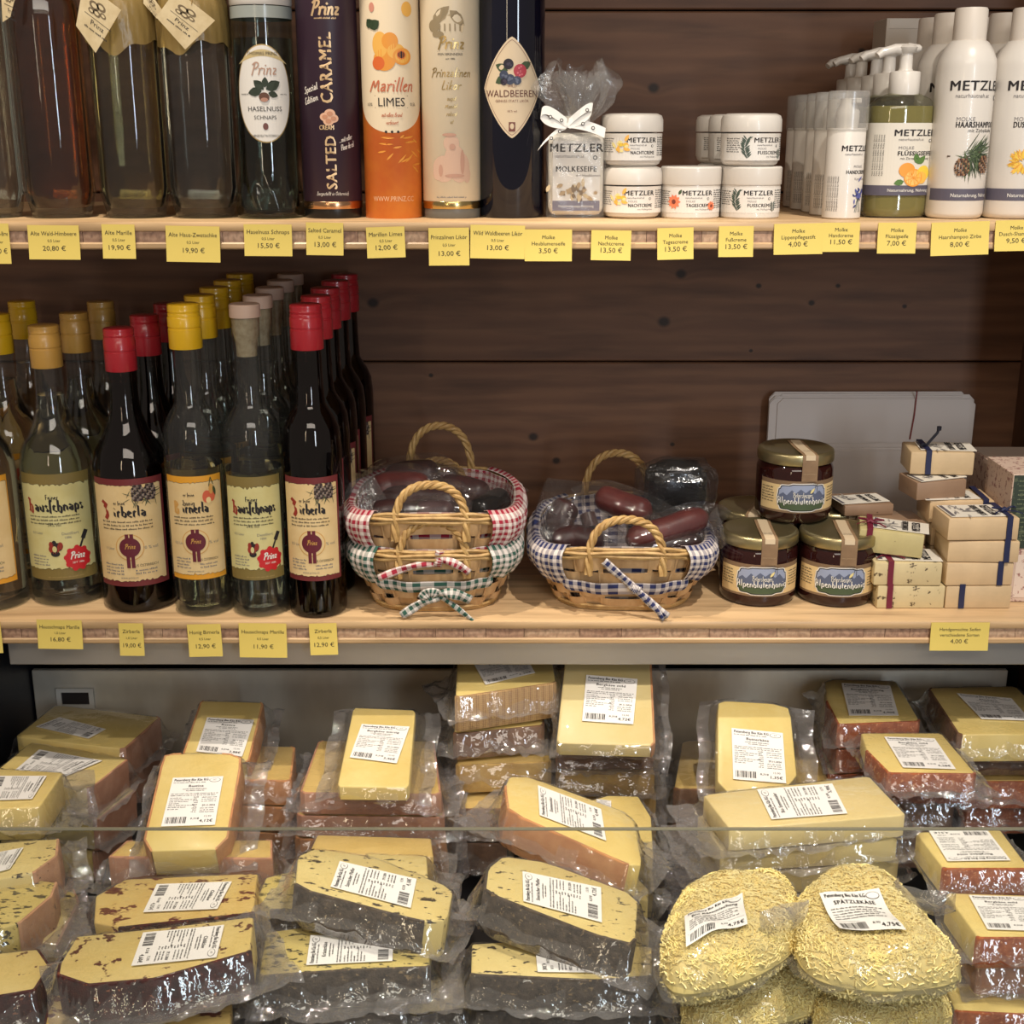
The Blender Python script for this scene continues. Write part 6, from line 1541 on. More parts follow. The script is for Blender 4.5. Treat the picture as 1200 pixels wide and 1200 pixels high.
def cheese_label(t, quad, title, price, z, seed=0, big=None):
    """quad = local TL, TR, BR, BL of the label in reading orientation"""
    q = [Vector(p) for p in quad]; mb = MB(); 
    mb.add([(p.x, p.y, z) for p in q] + [(p.x, p.y, z + .0003) for p in q], [(0, 1, 2, 3), (7, 6, 5, 4), (0, 4, 5, 1), (1, 5, 6, 2), (2, 6, 7, 3), (3, 7, 4, 0)])
    lb = mb.build('price_label', M('thermal_label', (238, 236, 234), .35, coat=.3), t)
    W_, H_ = .056, .072
    def fm(x, y, k):
        a, b = x / W_, 1 - y / H_; p = (q[0] * (1 - a) + q[1] * a) * (1 - b) + (q[3] * (1 - a) + q[2] * a) * b
        return (p.x, p.y, z + .0003 + k)
    key = (title, price)
    if key not in UNITL:
        d = Draw(lambda x, y, k: (x, y, k)); K = .00015
        d.text('Petersberg Bio Käs KG', .0025, .0660, .0036, INK, al='L', bold=1, wmax=.038, k=K); d.smalltext(.0025, .038, .0630, .0016, INK, seed=1, k=K)
        d.disc(.0475, .0665, .0062, .0033, INK, k=K, n=12); d.disc(.0475, .0665, .0057, .0029, MATS['thermal_label'], k=K * 2, n=12); d.text('AT', .0475, .0655, .0020, INK, k=K * 3)
        d.text(title, W_ / 2, .0565, .0036, INK, bold=1, wmax=.040, k=K); d.smalltext(.014, .042, .0530, .0015, INK, seed=2, k=K); d.smalltext(.018, .038, .0505, .0015, INK, seed=3, k=K)
        for j in range(2): d.smalltext(.0025, .0535, .0460 - j * .0026, .0016, INK, seed=4 + j, k=K)
        for j in range(7): d.smalltext(.0025, .015 + .008 * ((j * 5) % 3), .0400 - j * .0028, .0015, INK, seed=8 + j, k=K)
        for j in range(9): d.smalltext(.0280 + .0014 * (j % 2), .0335, .0405 - j * .0027, .0016, INK, seed=20 + j, k=K)
        for j in range(3): d.smalltext(.0370, .0530, .0400 - j * .0030, .0016, INK, seed=30 + j, k=K)
        d.text('29.11.2024', .0455, .0275, .0026, INK, bold=1, wmax=.014, k=K)
        for j in range(3): d.smalltext(.0370, .0530, .0240 - j * .0028, .0015, INK, seed=35 + j, k=K)
        d.barcode(.003, .0245, .0035, .0125, INK, k=K, seed=3); d.text('0,318', .0335, .0085, .0026, INK, bold=1, k=K); d.text('15,90', .0465, .0115, .0026, INK, k=K); d.text(price, .0460, .0045, .0038, INK, bold=1, wmax=.016, k=K)
        UNITL[key] = d
    u = UNITL[key]; o = Draw(fm); o.mats = u.mats; o.f = u.f; o.m = u.m; o.v = [tuple(fm(*p)) for p in u.v]
    o.build('label_print', lb)

def plane_of(poly, z, tilt, roll):
    cx = sum(p[0] for p in poly) / len(poly); cy = sum(p[1] for p in poly) / len(poly)
    o = PZ(cx, cy, z); n = Vector((math.tan(math.radians(roll)), -math.tan(math.radians(tilt)), 1)).normalized()
    u = (Vector((1, 0, 0)) - n * n.x).normalized(); v = n.cross(u); R_ = Matrix((u, v, n)).transposed()
    def loc(px, py):
        r = ray(px, py); c = Vector((0, 0, CZ)); t_ = (o - c).dot(n) / r.dot(n); p = c + r * t_ - o
        return (p.dot(u), p.dot(v))
    return o, n, R_, loc
def soften(poly, rset, w=.035):
    out = []; rf = []; n = len(poly)
    for i in range(n):
        a, b, c = poly[i - 1], poly[i], poly[(i + 1) % n]
        for q in ((b[0] + (a[0] - b[0]) * w, b[1] + (a[1] - b[1]) * w), (b[0] + (c[0] - b[0]) * w, b[1] + (c[1] - b[1]) * w)): out.append(q)
        rf += [((i - 1) % n in rset) and (i in rset) or ((i - 1) % n in rset or i in rset), i in rset]
    return out, rf
NPACK = [0]
def block(t, poly, th, pm, rm, rset, wrig=.0):
    """cheese body and its rind under thing t; poly local, counter-clockwise"""
    n = len(poly); P_ = [Vector((x, y, 0)) for x, y in poly]; nor = []
    for i in range(n):
        e1 = (P_[i] - P_[i - 1]).normalized(); e2 = (P_[(i + 1) % n] - P_[i]).normalized(); a = Vector((e1.y + e2.y, -e1.x - e2.x, 0)); nor.append(a.normalized() if a.length > 1e-6 else Vector((e1.y, -e1.x, 0)))
    mb = MB(); ch = .0014
    for off, z in ((-.001, 0), (0, .001), (0, th - ch), (-ch * .4, th - ch * .35), (-ch, th)):
        mb.v += [tuple(p + q * off + Vector((0, 0, z))) for p, q in zip(P_, nor)]
    for r in range(4):
        for i in range(n): j = (i + 1) % n; mb.f.append((r * n + i, r * n + j, (r + 1) * n + j, (r + 1) * n + i)); mb.m.append(0)
    mb.f.append(tuple(4 * n + i for i in range(n))); mb.f.append(tuple(range(n))[::-1]); mb.m += [0, 0]
    mb.build('cheese', pm, t, smooth=40)
    if rm is not None and any(rset):
        mb = MB(); prof = [(.0002, .0004), (.0013, .0006), (.0014, th - .0010), (.0007, th + .0001), (-.0012, th + .0003), (-.0014, th - .001)]
        for i in range(n):
            if not rset[i]: continue
            j = (i + 1) % n; o = len(mb.v)
            for p, q in ((P_[i], nor[i]), (P_[j], nor[j])): mb.v += [tuple(p + q * a + Vector((0, 0, z))) for a, z in prof]
            k = len(prof); mb.f += [(o + s, o + s + k, o + s + 1 + k, o + s + 1) for s in range(k - 1)]; mb.m += [0] * (k - 1)
        mb.build('rind', rm, t, smooth=40)
def pack(label, poly, z, pm, rm=None, rind=(), th=.036, tilt=0, roll=0, lab=None, title='Bergkäse mild', price='4,72€', m=.016, under=0, amp=1.0, flat_under=True, drop=None, name='cheese_package', soft=.035):
    NPACK[0] += 1; sd = NPACK[0]
    o, n, R_, loc = plane_of(poly, z, tilt, roll)
    P2 = [loc(*p) for p in poly]; rs = set(rind)
    A = sum(P2[i - 1][0] * P2[i][1] - P2[i][0] * P2[i - 1][1] for i in range(len(P2)))
    if A < 0:
        k = len(P2); P2 = P2[::-1]; rs = {(k - 2 - i) % k for i in rs}
    c = o - n * th
    t = thing(name, label, 'cheese', c, R_)
    sp, rf = soften(P2, rs, soft)
    block(t, sp, th, pm, rm, rf)
    film(sp, th, m, sd, t, amp)
    if lab:
        cheese_label(t, [loc(*p) for p in lab], title, price, th + .0016, sd)
    rdm = random.Random(sd)
    prev = t
    for i in range(under):
        c2 = copy_tree(t, skip=('price_label',)); dz = (th + (drop or .0022)) * (i + 1)
        c2.location = Vector((c.x + rdm.uniform(-.005, .005), c.y + rdm.uniform(-.002, .005), c.z - dz))
        c2.rotation_euler = (R_ @ Matrix.Rotation(rdm.uniform(-.05, .05), 3, 'Z')).to_euler()
        c2['label'] = '%s under the %s' % (['package directly', 'second package down', 'third package down', 'fourth package down', 'fifth package down'][i], short(label))
        c2['group'] = 'packages stacked under the ' + short(label)
    return t
def short(s):
    w_ = s.split(); return ' '.join(w_[:11]).rstrip(',')

# ---- left column
pack('yellow wedge in shade, farthest back at the left', [(65, 826), (188, 840), (145, 878), (18, 863)], .918, YELP, RPINK, (1,), .040, lab=[(42, 853), (70, 842), (124, 856), (104, 867)], title='Bergkäse', m=(.012, .022, .006, .006), under=1)
pack('yellow wedge with diagonal label, below the far left wedge', [(36, 870), (150, 889), (106, 924), (-8, 906)], .918, YELP, RPINK, (1,), .038, roll=2, lab=[(120, 893), (78, 911), (18, 904), (46, 880)], title='Bergkäse mild', price='5,10€', m=(.010, .022, .012, .004), under=2)
pack('yellow block at the left edge with thick front face', [(-14, 900), (74, 905), (46, 946), (-18, 948)], .957, YELP, None, (), .036, lab=[(55, 911), (38, 938), (-14, 940), (-3, 911)], title='Almkäse', m=(.008, .030, .012, .008), under=0)
pack('peppered pale wedge at the left edge under the pane line', [(-25, 990), (42, 984), (68, 983), (66, 1003), (40, 1022), (-25, 1036)], .948, PEPP, RPNK2, (2, 3), .040, roll=-3, lab=[(28, 995), (12, 1020), (-38, 1034), (-24, 1005)], title='Pfefferkäse', m=(.010, .024, .010, .006), under=1)
pack('herb-speckled wedge at the left edge with pinkish rind', [(-30, 1047), (38, 1030), (66, 1034), (60, 1050), (22, 1082), (-30, 1098)], .938, HERB, RPNK2, (2, 3), .042, m=(.008, .024, .014, .006), under=2)
pack('upright speckled pinkish piece leaning at the far left', [(56, 1052), (86, 1042), (92, 1056), (66, 1108), (50, 1104)], .905, PEPP, RPNK2, (1, 2), .030, roll=14, m=.012, under=1)
pack('dark crusted cheese low in the bottom left corner', [(-30, 1120), (44, 1112), (58, 1132), (40, 1160), (-30, 1172)], .925, CHIP, RCHI, (1, 2, 3), .040, m=(.010, .022, .030, .006), under=0)

# ---- second column
pack('yellow piece standing in shade behind the tall yellow one', [(236, 821), (308, 823), (291, 893), (214, 886)], .945, YELP, RTAN, (1, 3), .034, tilt=14, lab=[(243, 842), (298, 845), (284, 888), (230, 882)], title='Rustica', price='3,88€', m=(.014, .022, .012, .006))
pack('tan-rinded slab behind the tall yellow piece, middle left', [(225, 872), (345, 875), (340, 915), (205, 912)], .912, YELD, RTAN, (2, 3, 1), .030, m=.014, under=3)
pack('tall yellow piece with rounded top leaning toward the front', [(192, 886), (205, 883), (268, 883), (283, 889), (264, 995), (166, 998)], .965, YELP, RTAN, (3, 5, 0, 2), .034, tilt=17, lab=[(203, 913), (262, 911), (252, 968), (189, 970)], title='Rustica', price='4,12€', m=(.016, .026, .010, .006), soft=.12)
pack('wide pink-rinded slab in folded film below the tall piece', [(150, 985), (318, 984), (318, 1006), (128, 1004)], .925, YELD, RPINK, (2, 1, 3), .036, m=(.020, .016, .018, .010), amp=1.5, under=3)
pack('red-speckled chili cheese, upper of the left pair', [(112, 1050), (147, 1030), (302, 1023), (297, 1070), (140, 1087), (110, 1081)], .921, CHIL, RCHI, (3,), .036, roll=-3, lab=[(272, 1035), (255, 1067), (168, 1071), (184, 1038)], title='Chilikäse', price='4,35€', m=(.026, .010, .012, .008), under=1)
pack('big chili cheese with dark crust, lower of the left pair', [(70, 1130), (90, 1097), (190, 1087), (297, 1074), (293, 1115), (181, 1147), (103, 1154), (68, 1142)], .958, CHIP, RCHI, (4, 5, 6, 7), .040, roll=-2, lab=[(263, 1086), (254, 1124), (154, 1134), (168, 1095)], title='Chilikäse', price='4,60€', m=(.012, .022, .022, .008), under=0)
pack('chili cheese edge peeking out at the bottom, left of centre', [(60, 1165), (180, 1172), (272, 1172), (270, 1208), (50, 1212)], .905, CHIL, RCHI, (3, 4), .036, m=(.016, .016, .020, .008), under=1)
pack('dark crusted wedge at the bottom edge below the chili pair', [(-10, 1185), (58, 1172), (48, 1225), (-20, 1235)], .885, CHIP, RCHI, (1, 2), .036, m=.018)

# ---- third column
pack('yellow rectangle with label, half in shade above the slab stack', [(414, 829), (487, 832), (479, 923), (395, 922)], .963, YELP, RTAN, (), .018, tilt=12, lab=[(424, 850), (480, 853), (465, 896), (410, 889)], title='Bergkäse würzig', price='3,46€', m=(.022, .024, .008, .008))
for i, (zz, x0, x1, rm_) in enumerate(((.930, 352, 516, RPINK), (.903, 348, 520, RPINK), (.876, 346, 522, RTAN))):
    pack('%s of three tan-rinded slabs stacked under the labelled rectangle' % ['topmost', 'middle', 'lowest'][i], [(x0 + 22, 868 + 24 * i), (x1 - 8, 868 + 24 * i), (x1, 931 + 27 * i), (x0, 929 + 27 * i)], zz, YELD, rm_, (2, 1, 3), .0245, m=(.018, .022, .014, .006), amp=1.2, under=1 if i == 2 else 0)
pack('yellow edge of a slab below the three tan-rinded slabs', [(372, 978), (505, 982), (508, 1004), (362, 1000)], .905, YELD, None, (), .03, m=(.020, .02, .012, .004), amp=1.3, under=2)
pack('pepper cheese wedge with black crust and slanted label, centre left', [(349, 1003), (370, 994), (436, 1004), (532, 1041), (524, 1078), (494, 1080), (346, 1040)], .958, PEPP, RBLK, (5,), .038, roll=7, lab=[(387, 1041), (398, 1011), (488, 1032), (481, 1066)], title='Steirischer Pfeffer', price='4,18€', m=(.016, .018, .012, .008), soft=.12)
pack('herb cheese corner showing left of the slanted pepper wedge', [(302, 1050), (312, 1028), (346, 1020), (352, 1066), (318, 1066)], .920, HERB, RBLK, (3,), .036, m=(.014, .010, .012, .01), under=1)
pack('speckled cheese strip behind the slanted pepper wedge', [(430, 1000), (500, 1003), (502, 1034), (436, 1020)], .915, PEPP, None, (), .034, m=(.01, .028, .01, .012), under=1)
pack('herb-speckled rectangle under the slanted pepper wedge', [(312, 1092), (360, 1086), (505, 1084), (503, 1133), (400, 1137), (304, 1144)], .920, HERB, RBLK, (3, 4), .036, lab=[(359, 1133), (364, 1098), (461, 1098), (460, 1128)], title='Kräuterkäse', price='4,02€', m=(.014, .028, .024, .008), under=0)
pack('grey crusted slab below the herb rectangle, bottom centre left', [(318, 1148), (480, 1142), (474, 1178), (330, 1186)], .880, HERB, RBLK, (1, 2, 3), .036, m=(.020, .026, .022, .01), amp=1.4, under=1)

# ---- middle pair of tall stacks
pack('yellow brick with waffled brown rind on the left tall stack', [(536, 772), (645, 761), (651, 800), (534, 817)], 1.008, YELP, RWAF, (2,), .043, tilt=2, lab=[(555, 779), (615, 769), (627, 790), (569, 804)], title='Bergkäse alt', price='6,20€', m=(.014, .010, .016, .008))
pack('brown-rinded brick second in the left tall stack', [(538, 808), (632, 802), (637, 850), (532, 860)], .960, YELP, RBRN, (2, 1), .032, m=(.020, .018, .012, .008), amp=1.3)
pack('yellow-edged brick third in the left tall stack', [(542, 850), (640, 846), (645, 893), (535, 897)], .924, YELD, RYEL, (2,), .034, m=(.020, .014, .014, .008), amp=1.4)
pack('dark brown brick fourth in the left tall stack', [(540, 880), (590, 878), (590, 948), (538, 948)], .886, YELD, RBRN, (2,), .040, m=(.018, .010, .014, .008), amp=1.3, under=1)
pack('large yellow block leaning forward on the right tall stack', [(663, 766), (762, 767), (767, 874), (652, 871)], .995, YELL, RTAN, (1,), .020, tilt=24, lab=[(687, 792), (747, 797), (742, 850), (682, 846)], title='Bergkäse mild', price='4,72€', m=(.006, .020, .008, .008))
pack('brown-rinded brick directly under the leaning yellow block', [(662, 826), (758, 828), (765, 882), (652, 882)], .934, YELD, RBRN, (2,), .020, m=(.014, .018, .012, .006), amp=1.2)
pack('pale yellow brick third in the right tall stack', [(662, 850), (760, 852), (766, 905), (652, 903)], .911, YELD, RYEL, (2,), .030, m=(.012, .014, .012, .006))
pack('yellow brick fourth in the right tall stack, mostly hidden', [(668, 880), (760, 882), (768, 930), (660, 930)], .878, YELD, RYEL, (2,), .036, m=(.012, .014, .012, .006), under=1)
pack('diagonal yellow wedge with rounded left end, centre', [(592, 922), (597, 910), (620, 910), (742, 955), (753, 1014), (735, 1013), (596, 951)], .962, YELP, RTAN, (5, 6), .040, roll=9, lab=[(632, 957), (630, 922), (704, 950), (710, 987)], title='Emmentaler', price='4,44€', m=(.020, .012, .016, .008), soft=.12, under=0)
pack('yellow wedge tip showing behind the diagonal wedge', [(692, 938), (712, 932), (748, 933), (763, 957), (766, 1006), (740, 1000)], .915, YELP, None, (), .034, roll=3, lab=[(699, 938), (716, 940), (716, 950), (699, 947)], title='Emmentaler', m=(.010, .018, .010, .01), under=1)
pack('pepper cheese wedge with mossy crust and slanted label, centre', [(571, 1018), (590, 1003), (640, 1010), (748, 1050), (744, 1107), (698, 1096), (568, 1045)], .958, PEPP, RBLK, (4, 5, 6), .040, roll=7, lab=[(613, 1058), (612, 1023), (704, 1042), (705, 1083)], title='Steirischer Pfeffer', price='4,72€', m=(.010, .026, .012, .008), soft=.12)
pack('pepper-rinded wedge peeking behind the centre pepper wedge', [(688, 1026), (745, 1026), (760, 1042), (759, 1056), (700, 1040)], .905, PEPP, RBLK, (0,), .034, m=.012, under=1)
pack('pepper cheese rectangle with upside-down label, bottom centre', [(553, 1106), (600, 1103), (764, 1109), (764, 1144), (700, 1149), (552, 1142)], .918, PEPP, RBLK, (3, 4), .034, lab=[(724, 1112), (728, 1142), (630, 1141), (627, 1110)], title='Steirischer Pfeffer', price='4,30€', m=(.022, .020, .018, .008), under=0)
pack('dark crusted slab in folded film at the bottom centre', [(548, 1152), (750, 1150), (768, 1180), (560, 1186)], .878, PEPP, RBLK, (1, 2, 3), .034, m=(.016, .022, .022, .01), amp=1.6, under=1)
pack('crumpled dark slab between the two pepper columns at the bottom', [(470, 1150), (540, 1146), (548, 1182), (478, 1190)], .862, PEPP, RBLK, (1, 2, 3), .034, m=(.020, .020, .018, .01), amp=1.8, under=0)

# ---- right of centre
pack('yellow piece standing nearly upright in dark film', [(841, 824), (850, 821), (905, 824), (926, 830), (935, 920), (841, 929)], .962, YELP, None, (), .024, tilt=32, lab=[(857, 854), (917, 860), (921, 919), (859, 914)], title='Butterkäse', price='1,35€', m=(.020, .026, .006, .008), soft=.12)
pack('dark-filmed brick behind the upright yellow piece', [(800, 868), (980, 868), (985, 925), (790, 925)], .880, YELD, RBRN, (2,), .036, m=(.014, .016, .014, .006), amp=1.6, under=1)
pack('long yellow block with hole and label, front right stack', [(824, 931), (1018, 909), (1062, 955), (856, 972)], .972, YELL, None, (), .024, lab=[(904, 962), (887, 927), (975, 920), (993, 955)], title='Bio Emmentaler', price='5,98€', m=(.036, .012, .010, .006), under=4)
pack('shaded yellow piece with orange rind, right rear', [(967, 799), (978, 796), (1050, 798), (1078, 845), (983, 849), (969, 822)], .950, YELP, RORG, (3, 4), .030, lab=[(986, 802), (1043, 805), (1053, 840), (995, 840)], title='Bergkäse würzig', price='4,90€', m=(.014, .014, .012, .006), under=2)
pack('yellow piece with orange crust and upright label, right', [(1009, 859), (1103, 859), (1144, 907), (1042, 906), (1016, 880)], .955, YELP, RORG, (2, 3), .022, lab=[(1036, 865), (1095, 867), (1120, 903), (1058, 901)], title='Bergkäse mild', price='4,28€', m=(.010, .022, .016, .006))
pack('reddish-rinded slab under the orange crust piece', [(1016, 872), (1108, 872), (1140, 920), (1046, 920)], .928, YELD, RORG, (2, 1, 3), .022, m=(.008, .020, .014, .006), amp=1.4)
pack('weathered brown slab third under the orange crust piece', [(1012, 890), (1098, 892), (1118, 940), (1040, 938)], .902, YELD, RBRN, (2, 1, 3), .040, m=(.010, .016, .014, .006), under=1)
pack('yellow brick with label in shade at the far right rear', [(1088, 806), (1190, 804), (1245, 860), (1124, 861)], .950, YELP, RBRN, (3,), .034, lab=[(1121, 814), (1185, 820), (1208, 846), (1150, 844)], title='Almkäse', price='5,02€', m=(.012, .018, .012, .006))
for i, (zz, rm_, nm_) in enumerate(((.912, RBRN, 'brown'), (.885, RORG, 'orange-brown'), (.846, RORG, 'orange-red'))):
    pack('%s rinded brick, %s under the far right rear cheese' % (nm_, ['second', 'third', 'fourth'][i]), [(1105, 838 + 24 * i), (1215, 838 + 24 * i), (1235, 886 + 30 * i), (1130, 886 + 30 * i)], zz, YELD, rm_, (2, 1, 3), .024 + .010 * (i > 0), m=(.012, .012, .012, .006))
pack('yellow piece with orange crust and upside-down label at right', [(1073, 975), (1172, 972), (1207, 1018), (1106, 1018)], .950, YELP, RORG, (2,), .028, lab=[(1184, 1010), (1110, 1011), (1088, 975), (1157, 975)], title='Bergkäse mild', price='4,51€', m=(.010, .018, .010, .006), under=0)
pack('yellow piece with orange crust and upright label, lower right', [(1108, 1046), (1212, 1049), (1228, 1099), (1146, 1099)], .935, YELP, RORG, (2,), .030, lab=[(1135, 1051), (1203, 1053), (1222, 1093), (1157, 1091)], title='Bergkäse mild', price='4,66€', m=(.010, .014, .012, .006))
pack('pinkish slab under the lower right orange crust piece', [(1120, 1086), (1225, 1088), (1235, 1128), (1148, 1128)], .900, YELD, RPINK, (2, 3), .034, m=(.012, .012, .014, .006), amp=1.4)
pack('yellow and orange brick in the bottom right corner', [(1105, 1150), (1215, 1158), (1225, 1190), (1120, 1185)], .868, YELP, RORG, (2,), .040, m=(.014, .012, .016, .006), amp=1.2)

# ---- bags of grated cheese
SHR = M('cheese_shreds', (244, 228, 164), .45, var=((238, 218, 144), 60)); CORE2 = M('shred_core', (236, 214, 142), .6)
def grated(label, poly, z, Hh, seed, lab=None, nsh=5200, title='Käse gerieben', tilt=0, roll=0):
    o, n, R_, loc = plane_of(poly, z, tilt, roll); P2 = [loc(*p) for p in poly]
    A = sum(P2[i - 1][0] * P2[i][1] - P2[i][0] * P2[i - 1][1] for i in range(len(P2)))
    if A < 0: P2 = P2[::-1]
    sp, _ = soften(P2, set(), .25); sp, _ = soften(sp, set(), .25)
    t = thing('grated_cheese_bag', label, 'cheese', o, R_)
    P_ = np.array(sp); x0, y0 = P_.min(0); x1, y1 = P_.max(0); R0_ = .030
    rdm = np.random.RandomState(seed); ph = rdm.uniform(0, 6, 4)
    def hgt(X, Y_, off=0.0):
        d = sdf(sp, X, Y_); q = np.clip(-(d - off) / R0_, 0, 1); lump = .0028 * (np.sin(X * 55 + ph[0]) + np.sin(Y_ * 65 + ph[1]) + .5 * np.sin(X * 120 + Y_ * 90 + ph[2]))
        return (Hh + lump) * np.sqrt(np.clip(1 - (1 - q) ** 2, 0, 1)), d
    # outline resampled, rings from the middle outward
    cum = np.concatenate([[0], np.cumsum(np.hypot(*(np.roll(P_, -1, 0) - P_).T))]); NP = 110; tt = np.linspace(0, cum[-1], NP, endpoint=False); Pc = np.vstack([P_, P_[:1]])
    OX = np.interp(tt, cum, Pc[:, 0]); OY = np.interp(tt, cum, Pc[:, 1]); cx0, cy0 = OX.mean(), OY.mean()
    for kind in ('core', 'film'):
        S_ = [0.02] + list(1 - (1 - np.linspace(.1, 1, 16)) ** 1.6) + ([1.03, 1.07, 1.10] if kind == 'film' else [])
        mb = MB(); fr = random.Random(seed)
        wav = rdm.uniform(-110, 110, (5, 3))
        for sgn in (1, -1):
            o2 = len(mb.v)
            for s_ in S_:
                X = cx0 + (OX - cx0) * s_; Y_ = cy0 + (OY - cy0) * s_; Z, _d = hgt(X, Y_)
                if kind == 'film':
                    wv = sum((1 - 2 * np.abs(np.sin(X * a_ + Y_ * b_ + c_))) * .0010 for a_, b_, c_ in wav); Z = Z * sgn * (1 if sgn > 0 else .75) + sgn * .0020 * (s_ < 1) + wv * min(2.0, max(.3, (s_ - .6) * 4))
                else: Z = Z * sgn * (1 if sgn > 0 else .75) - sgn * .0016 * (s_ < 1)
                mb.v += list(zip(X.tolist(), Y_.tolist(), Z.tolist()))
            for r in range(len(S_) - 1):
                for i in range(NP): mb.f.append((o2 + r * NP + i, o2 + r * NP + (i + 1) % NP, o2 + (r + 1) * NP + (i + 1) % NP, o2 + (r + 1) * NP + i)); mb.m.append(0)
            mb.f.append(tuple(o2 + i for i in range(NP))); mb.m.append(0)
        mb.build('shred_mass' if kind == 'core' else 'plastic_bag', CORE2 if kind == 'core' else thin('bag_film_loose', (247, 247, 246), milk=.05, rough=.07, bscale=50, bstr=.6, f0=.06, edge=.9), t, smooth=35)
    # shreds
    n1 = int(nsh * .55); n2 = nsh - n1
    sp_ = np.concatenate([np.sqrt(rdm.uniform(0, .75, n1)), rdm.uniform(.80, .995, n2)]); tq = rdm.uniform(0, cum[-1], nsh)
    ox = np.interp(tq, cum, Pc[:, 0]); oy = np.interp(tq, cum, Pc[:, 1]); xs = cx0 + (ox - cx0) * sp_; ys = cy0 + (oy - cy0) * sp_
    zc, dd = hgt(xs, ys); qd = np.clip(-dd / R0_, 0, 1); mb = MB(); side = np.concatenate([rdm.uniform(0, 1, n1) < .05, rdm.uniform(0, 1, n2) < .45])
    for i in range(len(xs)):
        rd_ = Vector((xs[i] - cx0, ys[i] - cy0, 0)).normalized(); nn = (rd_ * (1 - qd[i]) + Vector((0, 0, 1)) * max(.05, math.sqrt(1 - (1 - qd[i]) ** 2))).normalized(); a = rdm.uniform(0, 6.28); tg = Vector((math.cos(a), math.sin(a), rdm.uniform(-.8, .8))); tg = (tg - nn * tg.dot(nn) + nn * rdm.uniform(-.10, .10)).normalized(); b = nn.cross(tg).normalized()
        s_ = 1; c = Vector((xs[i], ys[i], zc[i] + rdm.uniform(-.0018, .0002)))
        if side[i]: c.z = -.75 * c.z; nn = Vector((nn.x, nn.y, -nn.z))
        L_ = rdm.uniform(.003, .007); w2 = rdm.uniform(.0006, .0009); o2 = len(mb.v); bend = nn * rdm.uniform(-.0012, .0012)
        for q, bb in ((-1, 0), (0, 1), (1, 0)):
            for p, r in ((1, 0), (0, 1), (-1, 0), (0, -1)): mb.v.append(tuple(c + tg * L_ / 2 * q + bend * bb + b * w2 * p + nn * w2 * r))
        for r in range(2):
            for k in range(4): mb.f.append((o2 + 4 * r + k, o2 + 4 * r + (k + 1) % 4, o2 + 4 * r + 4 + (k + 1) % 4, o2 + 4 * r + 4 + k)); mb.m.append(0)
        mb.f += [(o2, o2 + 3, o2 + 2, o2 + 1), (o2 + 8, o2 + 9, o2 + 10, o2 + 11)]; mb.m += [0, 0]
    sh = mb.build('shreds', SHR, t, smooth=0); sh['kind'] = 'stuff'
    if lab:
        # label follows the bulge
        n_ = 8; q = [Vector(loc(*p)) for p in lab]; 
        # lift the label corners from the base plane to the bag surface along the line of sight
        def lift2(px, py):
            r = ray(px, py); c0 = Vector((0, 0, CZ)); Ri = R_.transposed(); o3 = Ri @ (c0 - o); d3 = (Ri @ r); tt = (Hh + .006 - o3.z) / d3.z
            for _ in range(6):
                p = o3 + d3 * tt; hz, _d = hgt(np.array([p.x]), np.array([p.y])); tt = (float(hz[0]) + .0045 - o3.z) / d3.z
            p = o3 + d3 * tt; return Vector((p.x, p.y, 0))
        q = [lift2(*p) for p in lab]
        def fm(x, y, k, W_=.056, H_=.050):
            a, b = x / W_, 1 - y / H_; p = (q[0] * (1 - a) + q[1] * a) * (1 - b) + (q[3] * (1 - a) + q[2] * a) * b
            hz, _d = hgt(np.array([p.x]), np.array([p.y])); return (p.x, p.y, float(hz[0]) + .0048 + k)
        mb = MB(); mb.grid(10, 8, lambda a, b: fm(a * .056, b * .050, 0)); lb = mb.build('price_label', MATS['thermal_label'], t)
        d = Draw(fm); K = .0004
        d.text('Petersberg Bio Käs KG', .003, .0435, .0036, INK, al='L', bold=1, wmax=.038, k=K); d.disc(.0475, .0445, .0062, .0033, INK, k=K, n=10); d.disc(.0475, .0445, .0056, .0028, MATS['thermal_label'], k=K * 1.4, n=10)
        d.text(title, .028, .0355, .0040, INK, bold=1, wmax=.044, k=K)
        for j in range(5): d.smalltext(.004, .050 - .006 * (j % 2), .030 - j * .0032, .0017, INK, seed=j + seed, k=K)
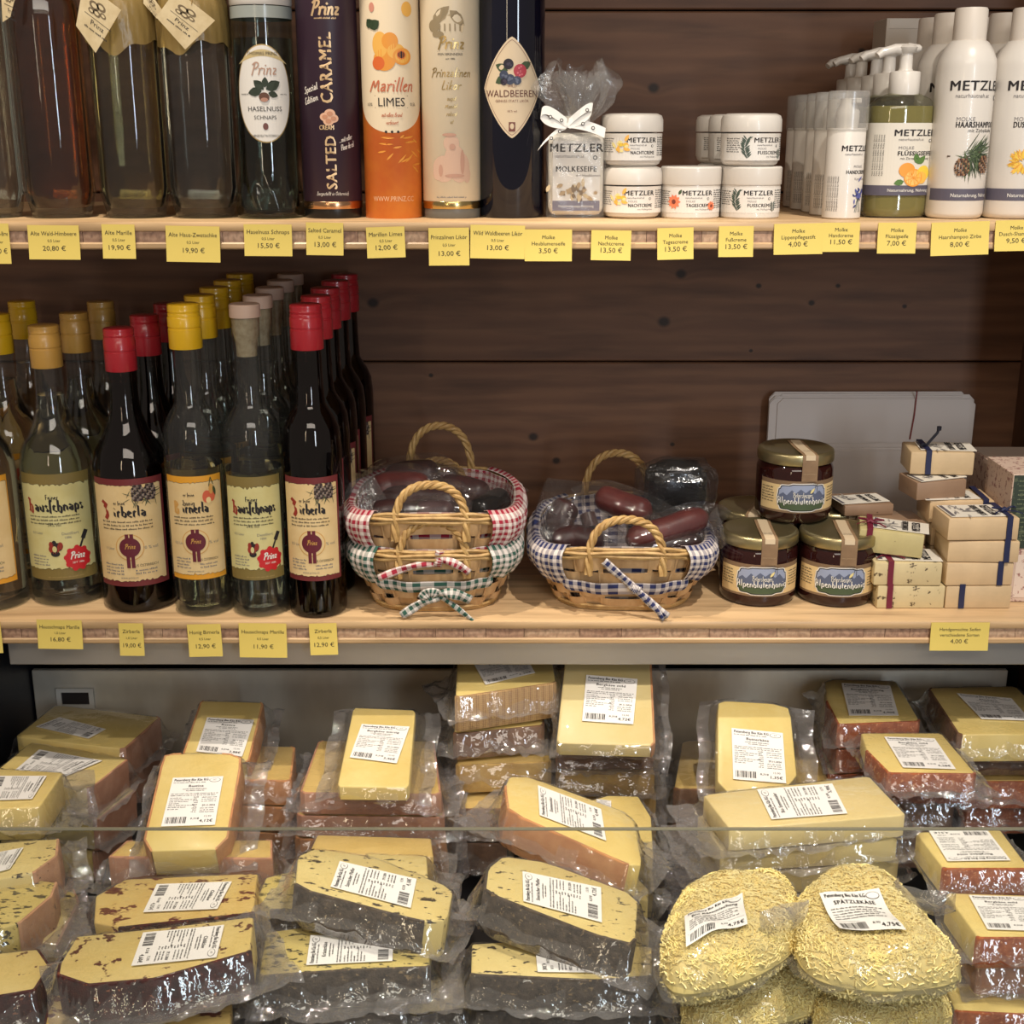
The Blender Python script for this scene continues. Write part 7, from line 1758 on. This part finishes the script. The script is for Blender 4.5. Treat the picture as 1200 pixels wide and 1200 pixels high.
        d.line([(.002, .0135), (.054, .0135)], .0003, INK, k=K); d.barcode(.004, .026, .002, .0115, INK, k=K, seed=2); d.text('8,90', .035, .0075, .0026, INK, k=K); d.text('4,75€', .046, .0035, .0042, INK, bold=1, wmax=.016, k=K)
        d.build('label_print', lb)
    return t
grated('plump bag of grated cheese with tilted label, left of the pair', [(772, 1150), (775, 1095), (800, 1052), (850, 1034), (915, 1034), (942, 1072), (938, 1112), (885, 1148), (800, 1170)], .945, .026, 3, lab=[(802, 1074), (870, 1046), (876, 1083), (804, 1110)], title='Bio Käsemischung')
grated('plump bag of grated cheese with curling label, right of the pair', [(928, 1066), (960, 1034), (1012, 1026), (1058, 1050), (1138, 1142), (1105, 1158), (1020, 1164), (945, 1148), (925, 1105)], .948, .026, 7, lab=[(960, 1047), (1030, 1041), (1062, 1090), (984, 1088)], title='SPÄTZLEKÄSE')
grated('grated cheese bag lying under the left plump bag', [(800, 1150), (880, 1140), (985, 1140), (1000, 1165), (940, 1195), (840, 1215), (795, 1205)], .890, .022, 11, nsh=3200)
grated('grated cheese bag lying under the right plump bag', [(965, 1160), (1060, 1160), (1115, 1175), (1115, 1215), (980, 1225), (945, 1200)], .885, .022, 13, nsh=3000)
grated('grated cheese bag at the bottom of the right pile, mostly hidden', [(780, 1120), (950, 1110), (1100, 1120), (1110, 1160), (950, 1180), (780, 1180)], .835, .020, 17, nsh=500)

# gathered ends of the two loose bags
for px, py, z_, sd_, rz_, nm in ((924, 1092, .965, 3, .5, 'left'), (1078, 1068, .962, 8, -.6, 'right')):
    par = [o for o in COL.objects if o.get('category') == 'cheese' and o['label'].startswith('plump') and nm + ' of the pair' in o['label']][0]
    mb = MB(); crumple(mb, Vector((0, 0, 0)), .050, .034, sd_, Matrix.Rotation(rz_, 3, 'Z') @ Matrix.Rotation(-.9, 3, 'X'), .004, 22, amp=2.6)
    ob = mb.build('bag_end', FILMS[1], par, smooth=20); ob.matrix_parent_inverse = Matrix.Identity(4); ob.location = par.matrix_basis.inverted() @ PZ(px, py, z_)
